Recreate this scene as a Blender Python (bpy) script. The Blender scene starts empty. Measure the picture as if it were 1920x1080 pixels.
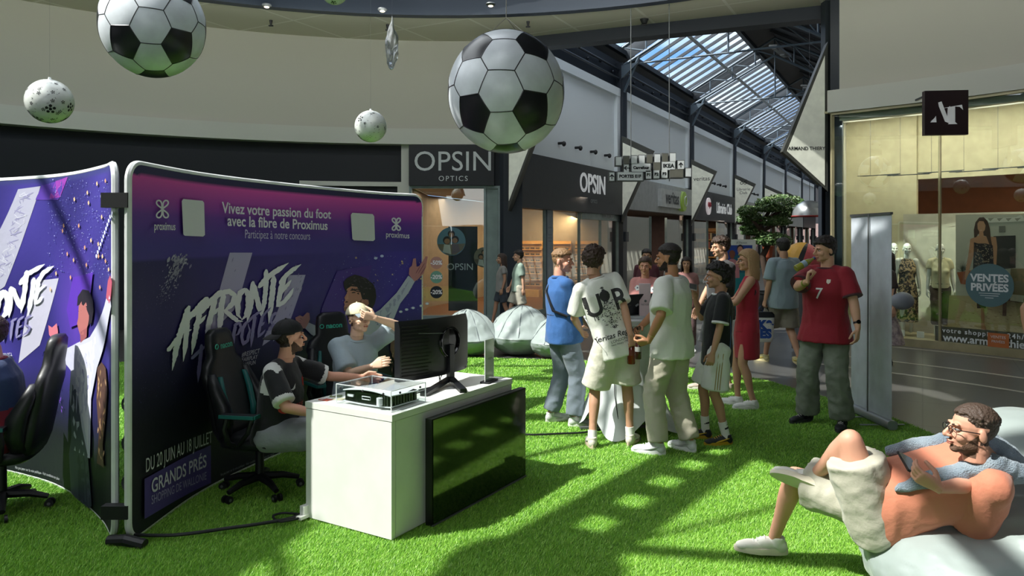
import bpy, bmesh, math, random
import numpy as np
from mathutils import Vector, Matrix, noise, Euler
from mathutils.bvhtree import BVHTree
from mathutils.geometry import tessellate_polygon
PI = math.pi
SC = bpy.context.scene
COL = SC.collection
# ------------------------------------------------------------------ camera, world, sun, exposure
FOC, EYE, HOR = 1396.0, 1.85, 447.0          # focal length in px of the 1920 frame, eye height, horizon row
cam_d = bpy.data.cameras.new('camera'); cam = bpy.data.objects.new('camera', cam_d); COL.objects.link(cam)
cam.location = (0, 0, EYE); cam.rotation_euler = (PI/2, 0, 0)
cam_d.sensor_width = 36; cam_d.lens = 36*FOC/1920; cam_d.shift_y = (HOR-540)/1920; cam_d.clip_start = .05; cam_d.clip_end = 300
SC.camera = cam
w = bpy.data.worlds.new('sky'); SC.world = w; w.use_nodes = True
nt = w.node_tree; nt.nodes.clear()
out = nt.nodes.new('ShaderNodeOutputWorld'); bg = nt.nodes.new('ShaderNodeBackground'); nt.links.new(bg.outputs[0], out.inputs[0])
tc = nt.nodes.new('ShaderNodeTexCoord'); nz = nt.nodes.new('ShaderNodeTexNoise'); nz.inputs['Scale'].default_value = 5; nz.inputs['Detail'].default_value = 7
mp = nt.nodes.new('ShaderNodeMapping'); mp.inputs['Scale'].default_value = (1, 1, 2.5)
nt.links.new(tc.outputs['Generated'], mp.inputs[0]); nt.links.new(mp.outputs[0], nz.inputs['Vector'])
cr = nt.nodes.new('ShaderNodeValToRGB'); cr.color_ramp.elements[0].position = .44; cr.color_ramp.elements[0].color = (.17, .37, .75, 1)
cr.color_ramp.elements[1].position = .62; cr.color_ramp.elements[1].color = (.75, .85, .95, 1)
nt.links.new(nz.outputs[0], cr.inputs[0]); nt.links.new(cr.outputs[0], bg.inputs[0])
SUN = Vector((-.936*math.cos(math.radians(51.2)), -.351*math.cos(math.radians(51.2)), math.sin(math.radians(51.2)))).normalized()
dp = nt.nodes.new('ShaderNodeVectorMath'); dp.operation = 'DOT_PRODUCT'; dp.inputs[1].default_value = SUN     # sky grows brighter towards the sun
mr = nt.nodes.new('ShaderNodeMapRange'); mr.interpolation_type = 'SMOOTHSTEP'
for k_, v_ in (('From Min', -.05), ('From Max', 1.0), ('To Min', 1.6), ('To Max', 3.4)): mr.inputs[k_].default_value = v_
mxs = nt.nodes.new('ShaderNodeMixRGB'); mxs.inputs[2].default_value = (.95, .98, 1, 1); nt.links.new(cr.outputs[0], mxs.inputs[1]); nt.links.new(mxs.outputs[0], bg.inputs[0])
mf = nt.nodes.new('ShaderNodeMapRange'); mf.inputs['From Min'].default_value = 0; mf.inputs['From Max'].default_value = .6; nt.links.new(dp.outputs['Value'], mf.inputs['Value']); nt.links.new(mf.outputs[0], mxs.inputs[0])
nt.links.new(tc.outputs['Generated'], dp.inputs[0]); nt.links.new(dp.outputs['Value'], mr.inputs['Value']); nt.links.new(mr.outputs[0], bg.inputs[1])
sd = bpy.data.lights.new('sun', 'SUN'); sd.energy = 6.3; sd.angle = math.radians(.6); sd.color = (1, .96, .88)
so = bpy.data.objects.new('sun', sd); COL.objects.link(so); so.rotation_euler = SUN.to_track_quat('Z', 'Y').to_euler(); so.location = (-6, -4, 12)
def lamp(loc, size, power, color=(1, .8, .6), rot=(0, 0, 0), name='shop_lamp'):
    d = bpy.data.lights.new(name, 'AREA'); d.shape = 'RECTANGLE'; d.size, d.size_y = size; d.energy = power; d.color = color
    o = bpy.data.objects.new(name, d); COL.objects.link(o); o.location = loc; o.rotation_euler = rot
    return o
lamp((0, -6.8, 3.2), (9, 3.4), 210, (.93, .98, 1), (math.radians(88), 0, 0), 'fill_behind_camera')   # added fill light behind the camera; no opening is built there
SC.view_settings.view_transform = 'Standard'; SC.view_settings.look = 'None'; SC.view_settings.gamma = 1; SC.view_settings.exposure = 0.3
SC.view_settings.use_curve_mapping = False
SC.cycles.use_denoising = True; SC.cycles.max_bounces = 8; SC.cycles.diffuse_bounces = 4; SC.cycles.glossy_bounces = 3
SC.cycles.transparent_max_bounces = 12; SC.cycles.caustics_reflective = False; SC.cycles.caustics_refractive = False; SC.cycles.sample_clamp_indirect = 4

# ------------------------------------------------------------------ helpers
def G(px, py, z=0.0):                         # the point of height z seen at a pixel
    Y = FOC*(EYE-z)/(py-HOR); return Vector(((px-960)/FOC*Y, Y, z))
def P(px, py, Y):
    return Vector(((px-960)/FOC*Y, Y, EYE-(py-HOR)/FOC*Y))
def lin(c):
    if isinstance(c, str):
        c = [int(c[i:i+2], 16)/255 for i in (0, 2, 4)]
    return tuple(x/12.92 if x <= .04045 else ((x+.055)/1.055)**2.4 for x in c[:3])
MATS = {}
def mat(name, col='808080', rough=.6, metal=0, bump=0, bscale=40, col2=None, nscale=6, emit=0, ecol=None, spec=.5, sheen=0, stretch=None, coat=0, trans=0):
    if name in MATS: return MATS[name]
    m = bpy.data.materials.new(name); m.use_nodes = True; t = m.node_tree; b = t.nodes['Principled BSDF']
    c = lin(col)+(1,)
    b.inputs['Base Color'].default_value = c; b.inputs['Roughness'].default_value = rough; b.inputs['Metallic'].default_value = metal
    b.inputs['Specular IOR Level'].default_value = spec; b.inputs['Coat Weight'].default_value = coat
    if sheen: b.inputs['Sheen Weight'].default_value = sheen
    if trans: b.inputs['Transmission Weight'].default_value = trans
    if emit: b.inputs['Emission Color'].default_value = lin(ecol or col)+(1,); b.inputs['Emission Strength'].default_value = emit
    tcn = t.nodes.new('ShaderNodeTexCoord'); src = tcn.outputs['Object']
    if stretch:
        mpn = t.nodes.new('ShaderNodeMapping'); mpn.inputs['Scale'].default_value = stretch; t.links.new(src, mpn.inputs[0]); src = mpn.outputs[0]
    if col2 is None and not bump:             # every surface keeps a faint procedural mottling
        col2 = tuple(min(1, x*.93) for x in [int(col[i:i+2], 16)/255 for i in (0, 2, 4)]) if isinstance(col, str) else tuple(x*.93 for x in col)
    if col2 is not None:
        n = t.nodes.new('ShaderNodeTexNoise'); n.inputs['Scale'].default_value = nscale; n.inputs['Detail'].default_value = 4
        t.links.new(src, n.inputs['Vector'])
        r = t.nodes.new('ShaderNodeValToRGB'); r.color_ramp.elements[0].position = .35; r.color_ramp.elements[1].position = .65
        r.color_ramp.elements[0].color = c; r.color_ramp.elements[1].color = lin(col2)+(1,)
        t.links.new(n.outputs[0], r.inputs[0]); t.links.new(r.outputs[0], b.inputs['Base Color'])
    if bump:
        n = t.nodes.new('ShaderNodeTexNoise'); n.inputs['Scale'].default_value = bscale; n.inputs['Detail'].default_value = 5
        t.links.new(src, n.inputs['Vector']); bn = t.nodes.new('ShaderNodeBump'); bn.inputs['Strength'].default_value = bump; bn.inputs['Distance'].default_value = .02
        t.links.new(n.outputs[0], bn.inputs['Height']); t.links.new(bn.outputs[0], b.inputs['Normal'])
    MATS[name] = m; return m
def glass(name, tint=(.9, .96, .93), refl=1.0, rough=0.0):   # a thin pane: clear with a Fresnel reflection
    if name in MATS: return MATS[name]
    m = bpy.data.materials.new(name); m.use_nodes = True; t = m.node_tree; t.nodes.clear()
    o = t.nodes.new('ShaderNodeOutputMaterial'); mx = t.nodes.new('ShaderNodeMixShader'); tr = t.nodes.new('ShaderNodeBsdfTransparent'); gl = t.nodes.new('ShaderNodeBsdfGlossy')
    fr = t.nodes.new('ShaderNodeFresnel'); fr.inputs[0].default_value = 1.5; ge = t.nodes.new('ShaderNodeNewGeometry'); ma = t.nodes.new('ShaderNodeMath'); ma.operation = 'MULTIPLY_ADD'; ma.inputs[1].default_value = 1/1.5-1.5; ma.inputs[2].default_value = 1.5
    t.links.new(ge.outputs['Backfacing'], ma.inputs[0]); t.links.new(ma.outputs[0], fr.inputs[0]); mu = t.nodes.new('ShaderNodeMath'); mu.operation = 'MULTIPLY'; mu.inputs[1].default_value = 2*refl; mu.use_clamp = True
    t.links.new(fr.outputs[0], mu.inputs[0]); t.links.new(mu.outputs[0], mx.inputs[0])
    tr.inputs[0].default_value = tint+(1,); gl.inputs['Roughness'].default_value = rough
    t.links.new(tr.outputs[0], mx.inputs[1]); t.links.new(gl.outputs[0], mx.inputs[2]); t.links.new(mx.outputs[0], o.inputs[0])
    MATS[name] = m; return m
def vcol_mat(name, rough=.6, coat=0, bump=0, bscale=60):   # printed surfaces: the ink colour is stored per face corner
    if name in MATS: return MATS[name]
    m = mat(name, '808080', rough, bump=bump or .02, bscale=bscale, coat=coat); t = m.node_tree
    a = t.nodes.new('ShaderNodeVertexColor'); a.layer_name = 'ink'; t.links.new(a.outputs[0], t.nodes['Principled BSDF'].inputs['Base Color'])
    return m
def basis(z, x=None):                         # rotation whose Z is z and X near x
    z = Vector(z).normalized(); x = Vector(x) if x is not None else (Vector((1, 0, 0)) if abs(z.x) < .9 else Vector((0, 1, 0)))
    y = z.cross(x).normalized(); x = y.cross(z)
    return Matrix((x, y, z)).transposed()
class MB:
    def __init__(s): s.bm = bmesh.new(); s.mi = 0; s.ink = None; s.cl = None
    def m(s, i): s.mi = i; return s
    def color(s, c):
        if s.cl is None: s.cl = s.bm.loops.layers.color.new('ink') if False else s.bm.loops.layers.float_color.new('ink')
        s.ink = lin(c)+(1,); return s
    def v(s, p): return s.bm.verts.new(p)
    def f(s, vs):
        try: fc = s.bm.faces.new(vs)
        except ValueError: return None
        fc.material_index = s.mi
        if s.cl is not None and s.ink:
            for l in fc.loops: l[s.cl] = s.ink
        return fc
    def quad(s, a, b, c, d): return s.f([s.v(a), s.v(b), s.v(c), s.v(d)])
    def box(s, c, d, R=None, taper=1.0):
        c = Vector(c); R = R or Matrix.Identity(3); vs = []
        for k in (-1, 1):
            for x, y in ((-1, -1), (1, -1), (1, 1), (-1, 1)):
                q = taper if k > 0 else 1
                vs.append(s.v(c+R@Vector((x*d[0]/2*q, y*d[1]/2*q, k*d[2]/2))))
        for a in ((3, 2, 1, 0), (4, 5, 6, 7), (0, 1, 5, 4), (1, 2, 6, 5), (2, 3, 7, 6), (3, 0, 4, 7)): s.f([vs[i] for i in a])
        return s
    def bar(s, a, b, wd, ht=None, up=(0, 0, 1)):   # a box from a to b
        a, b = Vector(a), Vector(b); d = b-a; L = d.length
        if L < 1e-6: return s
        z = d/L; u = Vector(up)
        if abs(z.dot(u)) > .98: u = Vector((0, 1, 0))
        x = u.cross(z).normalized(); y = z.cross(x)
        return s.box((a+b)/2, (wd, ht or wd, L), Matrix((x, y, z)).transposed())
    def ring(s, c, R, rx, ry, n): return [s.v(Vector(c)+R@Vector((rx*math.cos(2*PI*i/n), ry*math.sin(2*PI*i/n), 0))) for i in range(n)]
    def skin(s, r1, r2):
        n = len(r1)
        for i in range(n): s.f([r1[i], r1[(i+1) % n], r2[(i+1) % n], r2[i]])
    def cap(s, r, flip=False): s.f(list(reversed(r)) if flip else r)
    def cone(s, a, b, r1, r2, n=16):
        a, b = Vector(a), Vector(b); R = basis(b-a); p = s.ring(a, R, r1, r1, n); q = s.ring(b, R, r2, r2, n)
        s.skin(p, q); s.cap(p, True); s.cap(q); return s
    def tube(s, pts, r, n=8, closed=False):
        pts = [Vector(p) for p in pts]; rs = r if isinstance(r, (list, tuple)) else [r]*len(pts); rings = []; x = None
        for i, p in enumerate(pts):
            a = pts[i-1] if (i or closed) else p; b = pts[(i+1) % len(pts)] if (i < len(pts)-1 or closed) else p
            z = (b-a).normalized(); R = basis(z, x if x is not None and abs(z.dot(x)) < .95 else None); x = R.col[0]
            rings.append(s.ring(p, R, rs[i], rs[i], n))
        for i in range(len(rings)-1): s.skin(rings[i], rings[i+1])
        if closed: s.skin(rings[-1], rings[0])
        else: s.cap(rings[0], True); s.cap(rings[-1])
        return s
    def ell(s, c, r, R=None, n=12):
        c = Vector(c); R = R or Matrix.Identity(3); r = (r, r, r) if not isinstance(r, (tuple, list)) else r; rings = []; m = max(4, n//2+1)
        top = s.v(c+R@Vector((0, 0, r[2]))); bot = s.v(c-R@Vector((0, 0, r[2])))
        for j in range(1, m):
            t = PI*j/m; rings.append([s.v(c+R@Vector((r[0]*math.sin(t)*math.cos(2*PI*i/n), r[1]*math.sin(t)*math.sin(2*PI*i/n), r[2]*math.cos(t)))) for i in range(n)])
        for i in range(n): s.f([top, rings[0][i], rings[0][(i+1) % n]]); s.f([bot, rings[-1][(i+1) % n], rings[-1][i]])
        for j in range(len(rings)-1): s.skin(rings[j+1], rings[j])
        return s
    def lathe(s, prof, c=(0, 0, 0), R=None, n=24, sx=1, sy=1):   # prof: (r, z)
        R = R or Matrix.Identity(3); c = Vector(c); rings = [s.ring(c+R@Vector((0, 0, z)), R, r*sx, r*sy, n) for r, z in prof]
        for i in range(len(rings)-1): s.skin(rings[i], rings[i+1])
        s.cap(rings[0], True); s.cap(rings[-1]); return s
    def loft(s, secs, n=20, power=2.0):       # secs: (centre, R, rx, ry)
        rings = []
        for c, R, rx, ry in secs:
            rg = []
            for i in range(n):
                a = 2*PI*i/n; ca, sa = math.cos(a), math.sin(a); e = 2/power
                rg.append(s.v(Vector(c)+R@Vector((rx*math.copysign(abs(ca)**e, ca), ry*math.copysign(abs(sa)**e, sa), 0))))
            rings.append(rg)
        for i in range(len(rings)-1): s.skin(rings[i], rings[i+1])
        s.cap(rings[0], True); s.cap(rings[-1]); return s
    def prism(s, pts, M, t):                  # 2D outline (x,y) -> M, thickness t along M's z
        a = [s.v(M@Vector((x, y, 0))) for x, y in pts]; b = [s.v(M@Vector((x, y, t))) for x, y in pts]
        n = len(pts); s.f(list(reversed(a))); s.f(b)
        for i in range(n): s.f([a[i], a[(i+1) % n], b[(i+1) % n], b[i]])
        return s
    def poly(s, pts, fn, maxlen=None):        # flat print: 2D outline mapped through fn
        vs2 = [Vector((x, y, 0)) for x, y in pts]; tris = tessellate_polygon([vs2]); st = [tuple(vs2[i].xy for i in t) for t in tris]
        while st:
            a, b, c = st.pop()
            if maxlen:
                e = [(a-b).length, (b-c).length, (c-a).length]; k = e.index(max(e))
                if e[k] > maxlen:
                    if k == 0: mm = (a+b)/2; st += [(a, mm, c), (mm, b, c)]
                    elif k == 1: mm = (b+c)/2; st += [(a, b, mm), (a, mm, c)]
                    else: mm = (c+a)/2; st += [(a, b, mm), (mm, b, c)]
                    continue
            s.f([s.v(fn(p.x, p.y)) for p in (a, b, c)])
        return s
    def text(s, body, size, fn, offset=0, align='CENTER', shear=0, spacing=1, sx=1):
        vs, fs = text_mesh(body, size, offset, align, shear, spacing)
        bv = [s.v(fn(x*sx, y)) for x, y in vs]
        for f_ in fs: s.f([bv[i] for i in f_])
        return s
    def build(s, name, mats, parent=None, smooth=False, bevel=0, world=False, weld=False, shadows=True):
        bm = s.bm
        if weld: bmesh.ops.remove_doubles(bm, verts=bm.verts, dist=1e-4)
        if bevel:
            bmesh.ops.bevel(bm, geom=[e for e in bm.edges if len(e.link_faces) == 2 and e.calc_face_angle(0) > .5], offset=bevel, segments=2, affect='EDGES', clamp_overlap=True)
        if world and parent is not None: bm.transform(wmat(parent).inverted())
        return link(bm, name, mats, parent, smooth)
def link(bm, name, mats, parent=None, smooth=False):
    me = bpy.data.meshes.new(name)
    if isinstance(bm, bpy.types.Mesh): me = bm; me.name = name
    else: bm.to_mesh(me); bm.free()
    for m_ in (mats if isinstance(mats, (list, tuple)) else [mats]): me.materials.append(m_)
    if smooth:
        me.polygons.foreach_set('use_smooth', [True]*len(me.polygons))
        if smooth != 'full' and hasattr(me, 'set_sharp_from_angle'): me.set_sharp_from_angle(angle=math.radians(40 if smooth is True else smooth))
    o = bpy.data.objects.new(name, me); COL.objects.link(o)
    if parent is not None: o.parent = parent
    return o
def wmat(o):
    M = Matrix.Translation(o.location) @ o.rotation_euler.to_matrix().to_4x4() @ Matrix.Diagonal(tuple(o.scale)+(1,))
    return wmat(o.parent) @ M if o.parent else M
TM = {}
def text_mesh(body, size, offset=0, align='CENTER', shear=0, spacing=1):
    key = (body, size, offset, align, shear, spacing)
    if key not in TM:
        c = bpy.data.curves.new('t', 'FONT'); c.body = body; c.size = size; c.offset = offset; c.align_x = align; c.shear = shear; c.space_character = spacing; c.resolution_u = 4
        o = bpy.data.objects.new('t', c); COL.objects.link(o); bpy.context.view_layer.update()
        e = o.evaluated_get(bpy.context.evaluated_depsgraph_get()); me = e.to_mesh()
        TM[key] = ([(v.co.x, v.co.y) for v in me.vertices], [tuple(p.vertices) for p in me.polygons]); e.to_mesh_clear()
        bpy.data.objects.remove(o); bpy.data.curves.remove(c)
    return TM[key]
def thing(name, label, cat, loc=(0, 0, 0), rotz=0, group=None, rot=None):
    o = bpy.data.objects.new(name, None); o.empty_display_size = .1; COL.objects.link(o); o.location = loc; o.rotation_euler = rot or (0, 0, rotz)
    o['label'] = label; o['category'] = cat
    if group: o['group'] = group
    return o
def tag(o, label, cat, group=None, kind=None):
    o['label'] = label; o['category'] = cat
    if group: o['group'] = group
    if kind: o['kind'] = kind
    return o
def struct(o): o['kind'] = 'structure'; return o
def dup(root, loc=None, rotz=None, label=None, scale=None):
    def cp(o, par):
        c = o.copy(); COL.objects.link(c); c.parent = par
        for ch in list(o.children): cp(ch, c)
        return c
    r = cp(root, None)
    if loc is not None: r.location = loc
    if rotz is not None: r.rotation_euler = (0, 0, rotz)
    if label: r['label'] = label
    if scale: r.scale = (scale,)*3
    return r
def remesh(bm, voxel, smooth=3):
    me = bpy.data.meshes.new('r'); bm.to_mesh(me); bm.free(); o = bpy.data.objects.new('r', me); COL.objects.link(o)
    r = o.modifiers.new('r', 'REMESH'); r.mode = 'VOXEL'; r.voxel_size = voxel
    if smooth: q = o.modifiers.new('s', 'SMOOTH'); q.factor = .5; q.iterations = smooth
    bpy.context.view_layer.update()
    res = bpy.data.meshes.new_from_object(o.evaluated_get(bpy.context.evaluated_depsgraph_get()))
    bpy.data.objects.remove(o); bpy.data.meshes.remove(me)
    b = bmesh.new(); b.from_mesh(res); bpy.data.meshes.remove(res)
    return b
def wrinkle(bm, amp, scale, seed=0, stretch=(1, 1, 1)):
    bm.normal_update(); off = Vector((seed*7.3, seed*3.1, seed*1.7)); st = Vector(stretch)
    for v in bm.verts:
        p = Vector((v.co.x*st.x, v.co.y*st.y, v.co.z*st.z))*scale+off
        n1 = noise.noise(p); n2 = noise.noise(p*2.3+Vector((5, 5, 5)))
        v.co += v.normal*amp*((1-abs(n1)*2.2)*.8+n2*.5)
    return bm
# ------------------------------------------------------------------ the building
CC = Vector((-1.3, 4.6, 0)); RW = 12.2; RF = 11.6                    # rotunda centre and wall radius
def ang(x, y): return math.degrees(math.atan2(y-CC.y, x-CC.x))
def C(a, r, z=0): return Vector((CC.x+r*math.cos(math.radians(a)), CC.y+r*math.sin(math.radians(a)), z))
CO = Vector((0, 16.9, 0)); CD = Vector((.483, .8756, 0)); CN = Vector((.8756, -.483, 0))
def K(t, w_, z): return CO+CD*t+CN*w_+Vector((0, 0, z))     # corridor coordinates: along, across, up
RK = Matrix((CD, CN, Vector((0, 0, -1)))).transposed(); RK = Matrix((CD, -CN, Vector((0, 0, 1)))).transposed()
A_L, A_R = 84.0, 52.3
def arcwall(mb, r, a0, a1, z0, z1, th, step=3):
    n = max(1, int(abs(a1-a0)/step)); prev = None
    for i in range(n+1):
        a = a0+(a1-a0)*i/n; q = [mb.v(C(a, r, z0)), mb.v(C(a, r+th, z0)), mb.v(C(a, r+th, z1)), mb.v(C(a, r, z1))]
        if prev:
            for k in range(4): mb.f([prev[k], q[k], q[(k+1) % 4], prev[(k+1) % 4]])
        else: mb.f(q)
        prev = q
    mb.f(list(reversed(prev)))
M_wall = mat('wall_paint', 'c9c6ba', .75, bump=.03, bscale=30)
M_lip = mat('lip_paint', 'd2d2c8', .6, bump=.02)
M_steel = mat('dark_steel', '1c242e', .45, bump=.03)
M_navy = mat('dark_front', '070c16', .5, bump=.02)
M_white_panel = mat('facade_panel', 'dfe6ea', .55, bump=.02, bscale=3)
M_grey = mat('grey_metal', '6d7070', .45, metal=.3)
M_glass = glass('pane'); M_glass2 = glass('roof_pane', (.95, .98, 1), .6)
M_ceil = mat('ceiling_paint', 'bdb8a6', .8, bump=.02)
t_ = M_ceil.node_tree; br = t_.nodes.new('ShaderNodeTexBrick'); tcn = t_.nodes.new('ShaderNodeTexCoord'); mpn = t_.nodes.new('ShaderNodeMapping'); mpn.inputs['Rotation'].default_value = (0, 0, .5)
t_.links.new(tcn.outputs['Object'], mpn.inputs[0]); t_.links.new(mpn.outputs[0], br.inputs[0]); br.offset = 0
br.inputs['Scale'].default_value = 1; br.inputs['Brick Width'].default_value = 1.6; br.inputs['Row Height'].default_value = 1.6; br.inputs['Mortar Size'].default_value = .03
for k, c in (('Color1', 'd6d1c0'), ('Color2', 'd2cdbb'), ('Mortar', 'e6e3d6')): br.inputs[k].default_value = lin(c)+(1,)
t_.links.new(br.outputs[0], t_.nodes['Principled BSDF'].inputs['Base Color'])
# floor of large dark polished tiles
M_floor = mat('floor_tile', '4a4b4b', .28, bump=.01, bscale=2)
t_ = M_floor.node_tree; br = t_.nodes.new('ShaderNodeTexBrick'); tcn = t_.nodes.new('ShaderNodeTexCoord'); mpn = t_.nodes.new('ShaderNodeMapping'); mpn.inputs['Rotation'].default_value = (0, 0, .504)
t_.links.new(tcn.outputs['Object'], mpn.inputs[0]); t_.links.new(mpn.outputs[0], br.inputs[0]); br.offset = 0
br.inputs['Scale'].default_value = 1; br.inputs['Brick Width'].default_value = 1.2; br.inputs['Row Height'].default_value = 1.2; br.inputs['Mortar Size'].default_value = .008; br.inputs['Mortar Smooth'].default_value = 0
for k, c in (('Color1', '504f4c'), ('Color2', '4a4a48'), ('Mortar', '2c2c2b')): br.inputs[k].default_value = lin(c)+(1,)
t_.links.new(br.outputs[0], t_.nodes['Principled BSDF'].inputs['Base Color'])
mb = MB(); mb.box((10, 25, -.1), (70, 110, .2)); struct(mb.build('floor', M_floor))
mb = MB()                                                # pale strips along the floor by the right shop
for r in (9.6, 8.6, 11.2):
    arcwall(mb, r, 20, 49, .0, .003, .07)
struct(mb.build('trim_1', mat('pale_strip', 'b9b6aa', .3)))

# rotunda: plaster wall band, projecting lip, ceiling with a round opening
for nm, a0, a1, RR in (('wall_left', 84.3, 235, RW), ('wall_right', -125, 51.6, RF)):
    mb = MB(); arcwall(mb, RR, a0, a1, 4.0, 6.45, .3); struct(mb.build(nm, M_wall, smooth=True))
mb = MB(); arcwall(mb, RW-.16, 84.3, 235, 3.95, 4.3, .3); struct(mb.build('trim_2', M_lip, smooth=True))
mb = MB(); arcwall(mb, RF-.16, -125, 51.9, 4.15, 4.55, .3); struct(mb.build('trim_3', M_lip, smooth=True))
mb = MB()
pL, pR = C(A_L, RW+.2), C(A_R, RW+.2); prev = None
for i in range(145):
    a = -180+2.5*i
    ro = RW+.3
    if A_R < a < A_L:
        d = Vector((math.cos(math.radians(a)), math.sin(math.radians(a)), 0)); e = pR-pL; n = Vector((-e.y, e.x, 0)); ro = (pL-CC).dot(n)/d.dot(n)
    q = [mb.v(C(a, 9.9, 6.3)), mb.v(C(a, ro, 6.3)), mb.v(C(a, ro, 6.5)), mb.v(C(a, 9.9, 6.5))]
    if prev:
        for k in range(4): mb.f([prev[k], q[k], q[(k+1) % 4], prev[(k+1) % 4]])
    prev = q
struct(mb.build('ceiling', M_ceil, smooth=True))
mb = MB(); arcwall(mb, 9.75, -180, 180, 6.15, 6.95, .2, 4); struct(mb.build('trim_4', M_steel, smooth=True))
mb = MB(); mb.bar(C(A_L, RW+.05, 6.2), C(A_R, RW+.05, 6.2), .35, .3); struct(mb.build('trim_5', M_steel))   # dark edge beam over the mall opening
mb = MB(); arcwall(mb, 9.5, -180, 180, 7.0, 7.15, .5, 4)
def roofpt(gx, gy, z): return Vector((gx, gy, 0))+SUN*(z/SUN.z)
BEAMS = []
struct(mb.build('trim_6', M_steel, smooth=True))
# glazed cone above the opening with its bars
mb = MB(); apex = CC+Vector((0, 0, 9.6))
for i in range(24):
    p, q = C(15*i, 9.9, 7.2), C(15*i+15, 9.9, 7.2); mb.f([mb.v(p), mb.v(q), mb.v(apex)])
struct(mb.build('window_1', M_glass2))
mb = MB()
for i in range(0, 24, 2): mb.bar(C(15*i, 9.9, 7.15), apex+Vector((0, 0, -.05)), .05, .09)
for r, z in ((6.6, 7.96), (3.3, 8.75)):
    for i in range(24): mb.bar(C(15*i, r, z), C(15*i+15, r, z), .05, .08)
struct(mb.build('trim_7', M_steel))
def truss(g0, g1, wd=.5, z=6.9, t=.13, dep=.0, n=9):      # flat lattice girder hung across the opening; given by where its shadow lies
    mb = MB(); a, b = roofpt(*g0, z), roofpt(*g1, z); d = (b-a).normalized(); s_ = Vector((-d.y, d.x, 0))*wd/2
    for sg in (-1, 1): mb.bar(a+s_*sg, b+s_*sg, t, t)
    for i in range(n+1):
        p = a+(b-a)*i/n; mb.bar(p-s_, p+s_, t*1.1, t*.6)
    return mb
# lattice girder and bars across the opening, placed by where their shade falls on the grass
struct(truss((-.2, 3.75), (2.85, 7.9), .46, 6.9, .19, n=10).build('trim_20', M_steel))
mb = MB()
for g0, g1, w_ in (((.2, 4.49), (4.5, 3.7), .12), ((.0, 6.15), (2.2, 7.9), .07), ((-2, 9.75), (4, 9.75), .22), ((-.4, 7.65), (.9, 7.65), .28), ((-2.5, 8.6), (2.2, 10.9), .09), ((-2, 10.7), (3, 10.7), .1), ((2.3, 2.0), (2.6, 5.0), .16)): mb.bar(roofpt(*g0, 6.95), roofpt(*g1, 6.95), w_, .08)
struct(mb.build('trim_21', M_steel))
mb = MB()  # added solid panels, shaped to block sun and sky light over the hall
for pl in ([(-1.25, 4.8), (-1.75, 3.2), (-6, 3.0), (-6, 5.25), (-3.35, 5.25), (-2.3, 5.0)], [(1.9, 6.5), (2.0, 7.9), (2.5, 8.7), (3.3, 9.1), (4.8, 9.0), (5.2, 7.2), (4.2, 5.9), (2.7, 5.2), (2.35, 5.6)], [(.12+.50*math.cos(k*PI/12), 4.12+.50*math.sin(k*PI/12)) for k in range(24)], [(3.5, -3), (3.5, 3.0), (5.0, 4.2), (5.2, 9.0), (3.8, 10.9), (3.8, 15.2), (12.8, 12), (13, 1)], [(-6, -2.6), (-6, 2.9), (3.4, 2.9), (3.4, -3.0)], [(-6.3, 12.3), (3.6, 12.3), (3.6, 15.2), (-1.6, 15.2), (-5, 13.4)], [(-6.3, 5.3), (-4.6, 5.3), (-4.6, 12.2), (-6.3, 10)]):
    mb.prism([tuple(roofpt(x, y, 7.05).xy) for x, y in pl], Matrix.Translation((0, 0, 7.02)), .08)
struct(mb.build('light_blocker', mat('blocker_grey', '3a3e42', .6)))
# added fill lights under the ring, brightening the wall; no fittings are modelled
for k in range(15):
    a = -10+14*k; lamp(C(a, 9.25, 5.95), (2.2, .12), 10, (.97, 1, .95), (math.radians(101), 0, math.radians(a-90)), 'wall_fill')
# dark shopfront left of the optician
mb = MB(); arcwall(mb, RW+.15, 95.4, 235, 0, 4.0, .2); struct(mb.build('wall_back', M_navy, smooth=True))
mb = MB(); arcwall(mb, RW+.02, 95.6, 106, 3.02, 3.12, .1, 2); arcwall(mb, RW+.02, 95.6, 96, 0, 3.1, .1, 1); arcwall(mb, RW+.02, 95.6, 106, 2.6, 2.66, .1, 2)
struct(mb.build('trim_8', M_lip))
mb = MB(); arcwall(mb, RW-.02, 94.7, 95.6, 0, 3.98, .3, 1); struct(mb.build('trim_9', M_lip))
mb = MB(); arcwall(mb, RF+.1, -125, 20, 0, 4.2, .2); struct(mb.build('wall_front', M_navy, smooth=True))

# corner optician: angled end bay facing the rotunda
pA, pB = C(94.7, RW, 0), C(85.2, RW, 0)
def E(u, d, z): e = (pB-pA).normalized(); return pA+e*u+Vector((e.y, -e.x, 0))*d+Vector((0, 0, z))    # along the end bay, out, up
EL = (pB-pA).length
mb = MB(); mb.bar(E(0, .05, 3.48), E(EL-.12, .05, 3.48), .25, .9, (0, 0, 1)); sg = tag(mb.build('shop_sign', mat('sign_black', '191b1f', .5)), 'dark shop sign reading OPSIN OPTICS facing the round hall', 'sign')
mb = MB()
fE = lambda cx, z, d=.19: (lambda x, y: E(cx+x, d, z+y))
mb.text('OPSIN', .62, fE(EL*.5-.02, 3.36), align='CENTER', spacing=1.02)
for (x0, w2) in ((-.30, .2), (.33, .2), (.72, .2)): pass
mb.text('OPTICS', .16, fE(EL*.5-.02, 3.13), spacing=1.3)
M_letter = mat('letter_white', 'd5d9da', .5)
mb.build('lettering', M_letter, sg)
M_frame = mat('shop_frame', '8b9a98', .4, metal=.3)
mb = MB()
mb.bar(E(EL-.33, 0, 0), E(EL-.33, 0, 3.03), .05, .1); mb.bar(E(EL-.01, 0, 0), E(EL-.01, 0, 3.03), .05, .1); mb.bar(E(.02, 0, 0), E(.02, 0, 3.03), .06, .1)
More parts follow.
